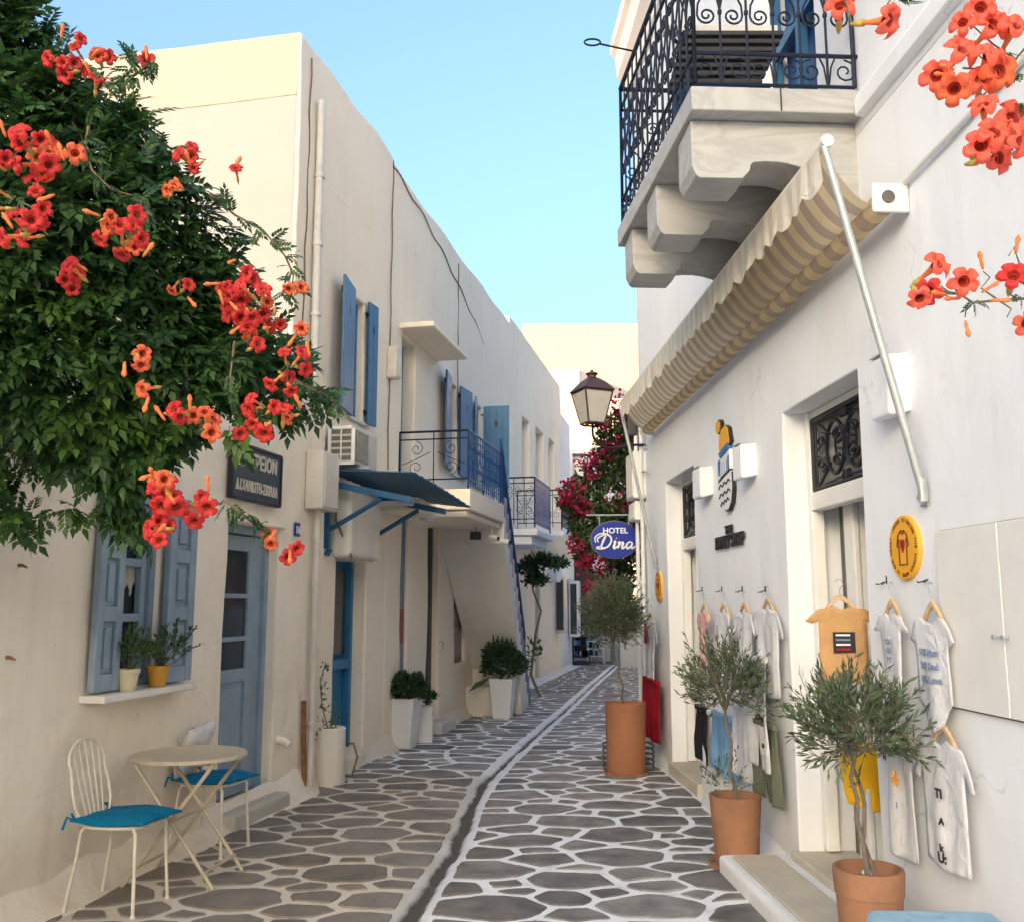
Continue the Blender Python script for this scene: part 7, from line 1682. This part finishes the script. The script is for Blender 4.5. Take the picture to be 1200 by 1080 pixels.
def right_spray():
    t = thing('trumpet_vine', (1.1, 1.9, 2.8), 'coral trumpet flower sprays hanging in from the upper right corner, close to the camera', 'climbing plant')
    rr = random.Random(8); Y = 1.85
    F1 = [(1043, 24, 3, .5, -.3, 1.15), (985, 6, 3, -.3, -.2, 1), (1150, 8, 0, .1, -.2, 1), (1165, 28, 0, .2, 0, 1.05), (1190, 30, 3, .3, .1, 1), (1128, 26, 3, -.7, .2, .9), (1128, 58, 0, -.1, -.1, 1.1), (1098, 88, 3, -.6, .1, 1.05), (1160, 62, 3, .3, .3, 1), (1172, 84, 2, .2, -.5, 1.1), (1150, 92, 3, 0, -.3, 1.0), (1118, 104, 2, -.3, -.7, 1),
          (1188, 138, 3, .1, .1, 1.3), (1152, 122, 0, -.6, .5, .9), (1150, 170, 0, -.6, -.3, 1.0), (1172, 185, 3, 0, -.7, 1.1), (1165, 155, 0, -.2, 0, 1.0), (1195, 165, 0, .4, -.1, 1.1),
          (1100, 309, 3, .1, .4, .85), (1130, 330, 3, .1, 0, .95), (1088, 342, 0, -.6, -.1, .9), (1188, 322, 0, -.2, .1, .95), (1203, 380, 3, 0, 0, .8), (1078, 350, 3, -.5, -.6, .7)]
    hubs = []
    for (x, y, v, dx, dz, s) in F1:
        me = FL[2] if v == 2 else (FL[3] if v == 3 else FL[rr.choice([3, 4, 0])]); p_ = at(x, y, Y + rr.uniform(-.04, .07)); dd_ = Vector((dx + rr.gauss(0, .25), -1 + .5 * rr.random(), dz + rr.gauss(0, .25))); put(me, 'flower', p_, dd_, s * rr.uniform(.82, 1.0), t, rr); hubs.append(p_ - dd_.normalized() * .085 * s * .9)
    mb = MB(); HB_ = [at(*q, Y + .06) for q in ((1172, 84), (1190, 70), (1185, 160), (1150, 354), (1200, 350), (1125, 345), (1045, -2), (990, -6), (1215, 385))]
    for b in hubs: h_ = min(HB_, key=lambda q: (q - b).length); mb.tube([b, b.lerp(h_, .5) - Vector((0, 0, .006)), h_], .0018, 5)
    def tw(pts, Y_=Y + .05, r0=.0032): mb.tube([at(x, y, Y_) for x, y in pts], r0, 6, r1=r0 * .6)
    tw([(1260, -60), (1215, 40), (1190, 70), (1160, 82), (1128, 80)]); tw([(1190, 70), (1178, 95), (1165, 95)]); tw([(1240, 120), (1215, 150), (1190, 165), (1165, 158)]); tw([(1230, 340), (1205, 350), (1170, 352), (1140, 355), (1125, 345), (1100, 340)]); tw([(1170, 352), (1150, 338), (1160, 325), (1152, 318)], r0=.002); tw([(1170, 352), (1185, 362), (1180, 372)], r0=.002); tw([(1140, 355), (1132, 362), (1131, 372)], r0=.0018); tw([(1205, 350), (1195, 310), (1188, 290), (1182, 300)], r0=.002)
    tw([(1260, -60), (1100, -40), (1050, -10), (1040, 5)]); tw([(1100, -40), (1010, -20), (990, -5)])
    mb.build('stems', M['twig'], t, smooth=True, fix=False)['kind'] = 'stuff'
    for (x, y, dx, dz) in ((1118, 82, -.9, .1), (1112, 88, -1, -.1), (1120, 94, -.8, -.3), (1205, 55, .2, 1), (1131, 376, 0, -1), (1150, 343, .5, .3), (1160, 352, .6, -.1), (1125, 350, -1, -.1), (1110, 346, -1, .1), (1190, 298, .1, 1), (1152, 316, -.3, 1)): put(BUD, 'bud', at(x, y, Y + .02), (dx, -.3, dz), .62, t, rr)
    P2, D2 = [], []
    for (x, y) in ((1050, -4), (1035, -6), (1062, 2), (1195, 85), (1200, 150), (1198, 120), (1155, 100), (1180, 60), (1190, 175), (1140, 352), (1195, 345)):
        for _ in range(3): P2.append(tuple(at(x, y, Y + .06))); D2.append(np.array([rr.gauss(0, .7), -.2, rr.gauss(-.4, .4)]))
    leaf_object('foliage', np.array(P2), basis(np.array(D2), rng.normal(size=(len(P2), 3))), np.full(len(P2), .03), COMP, M['campsis'], t)
right_spray()
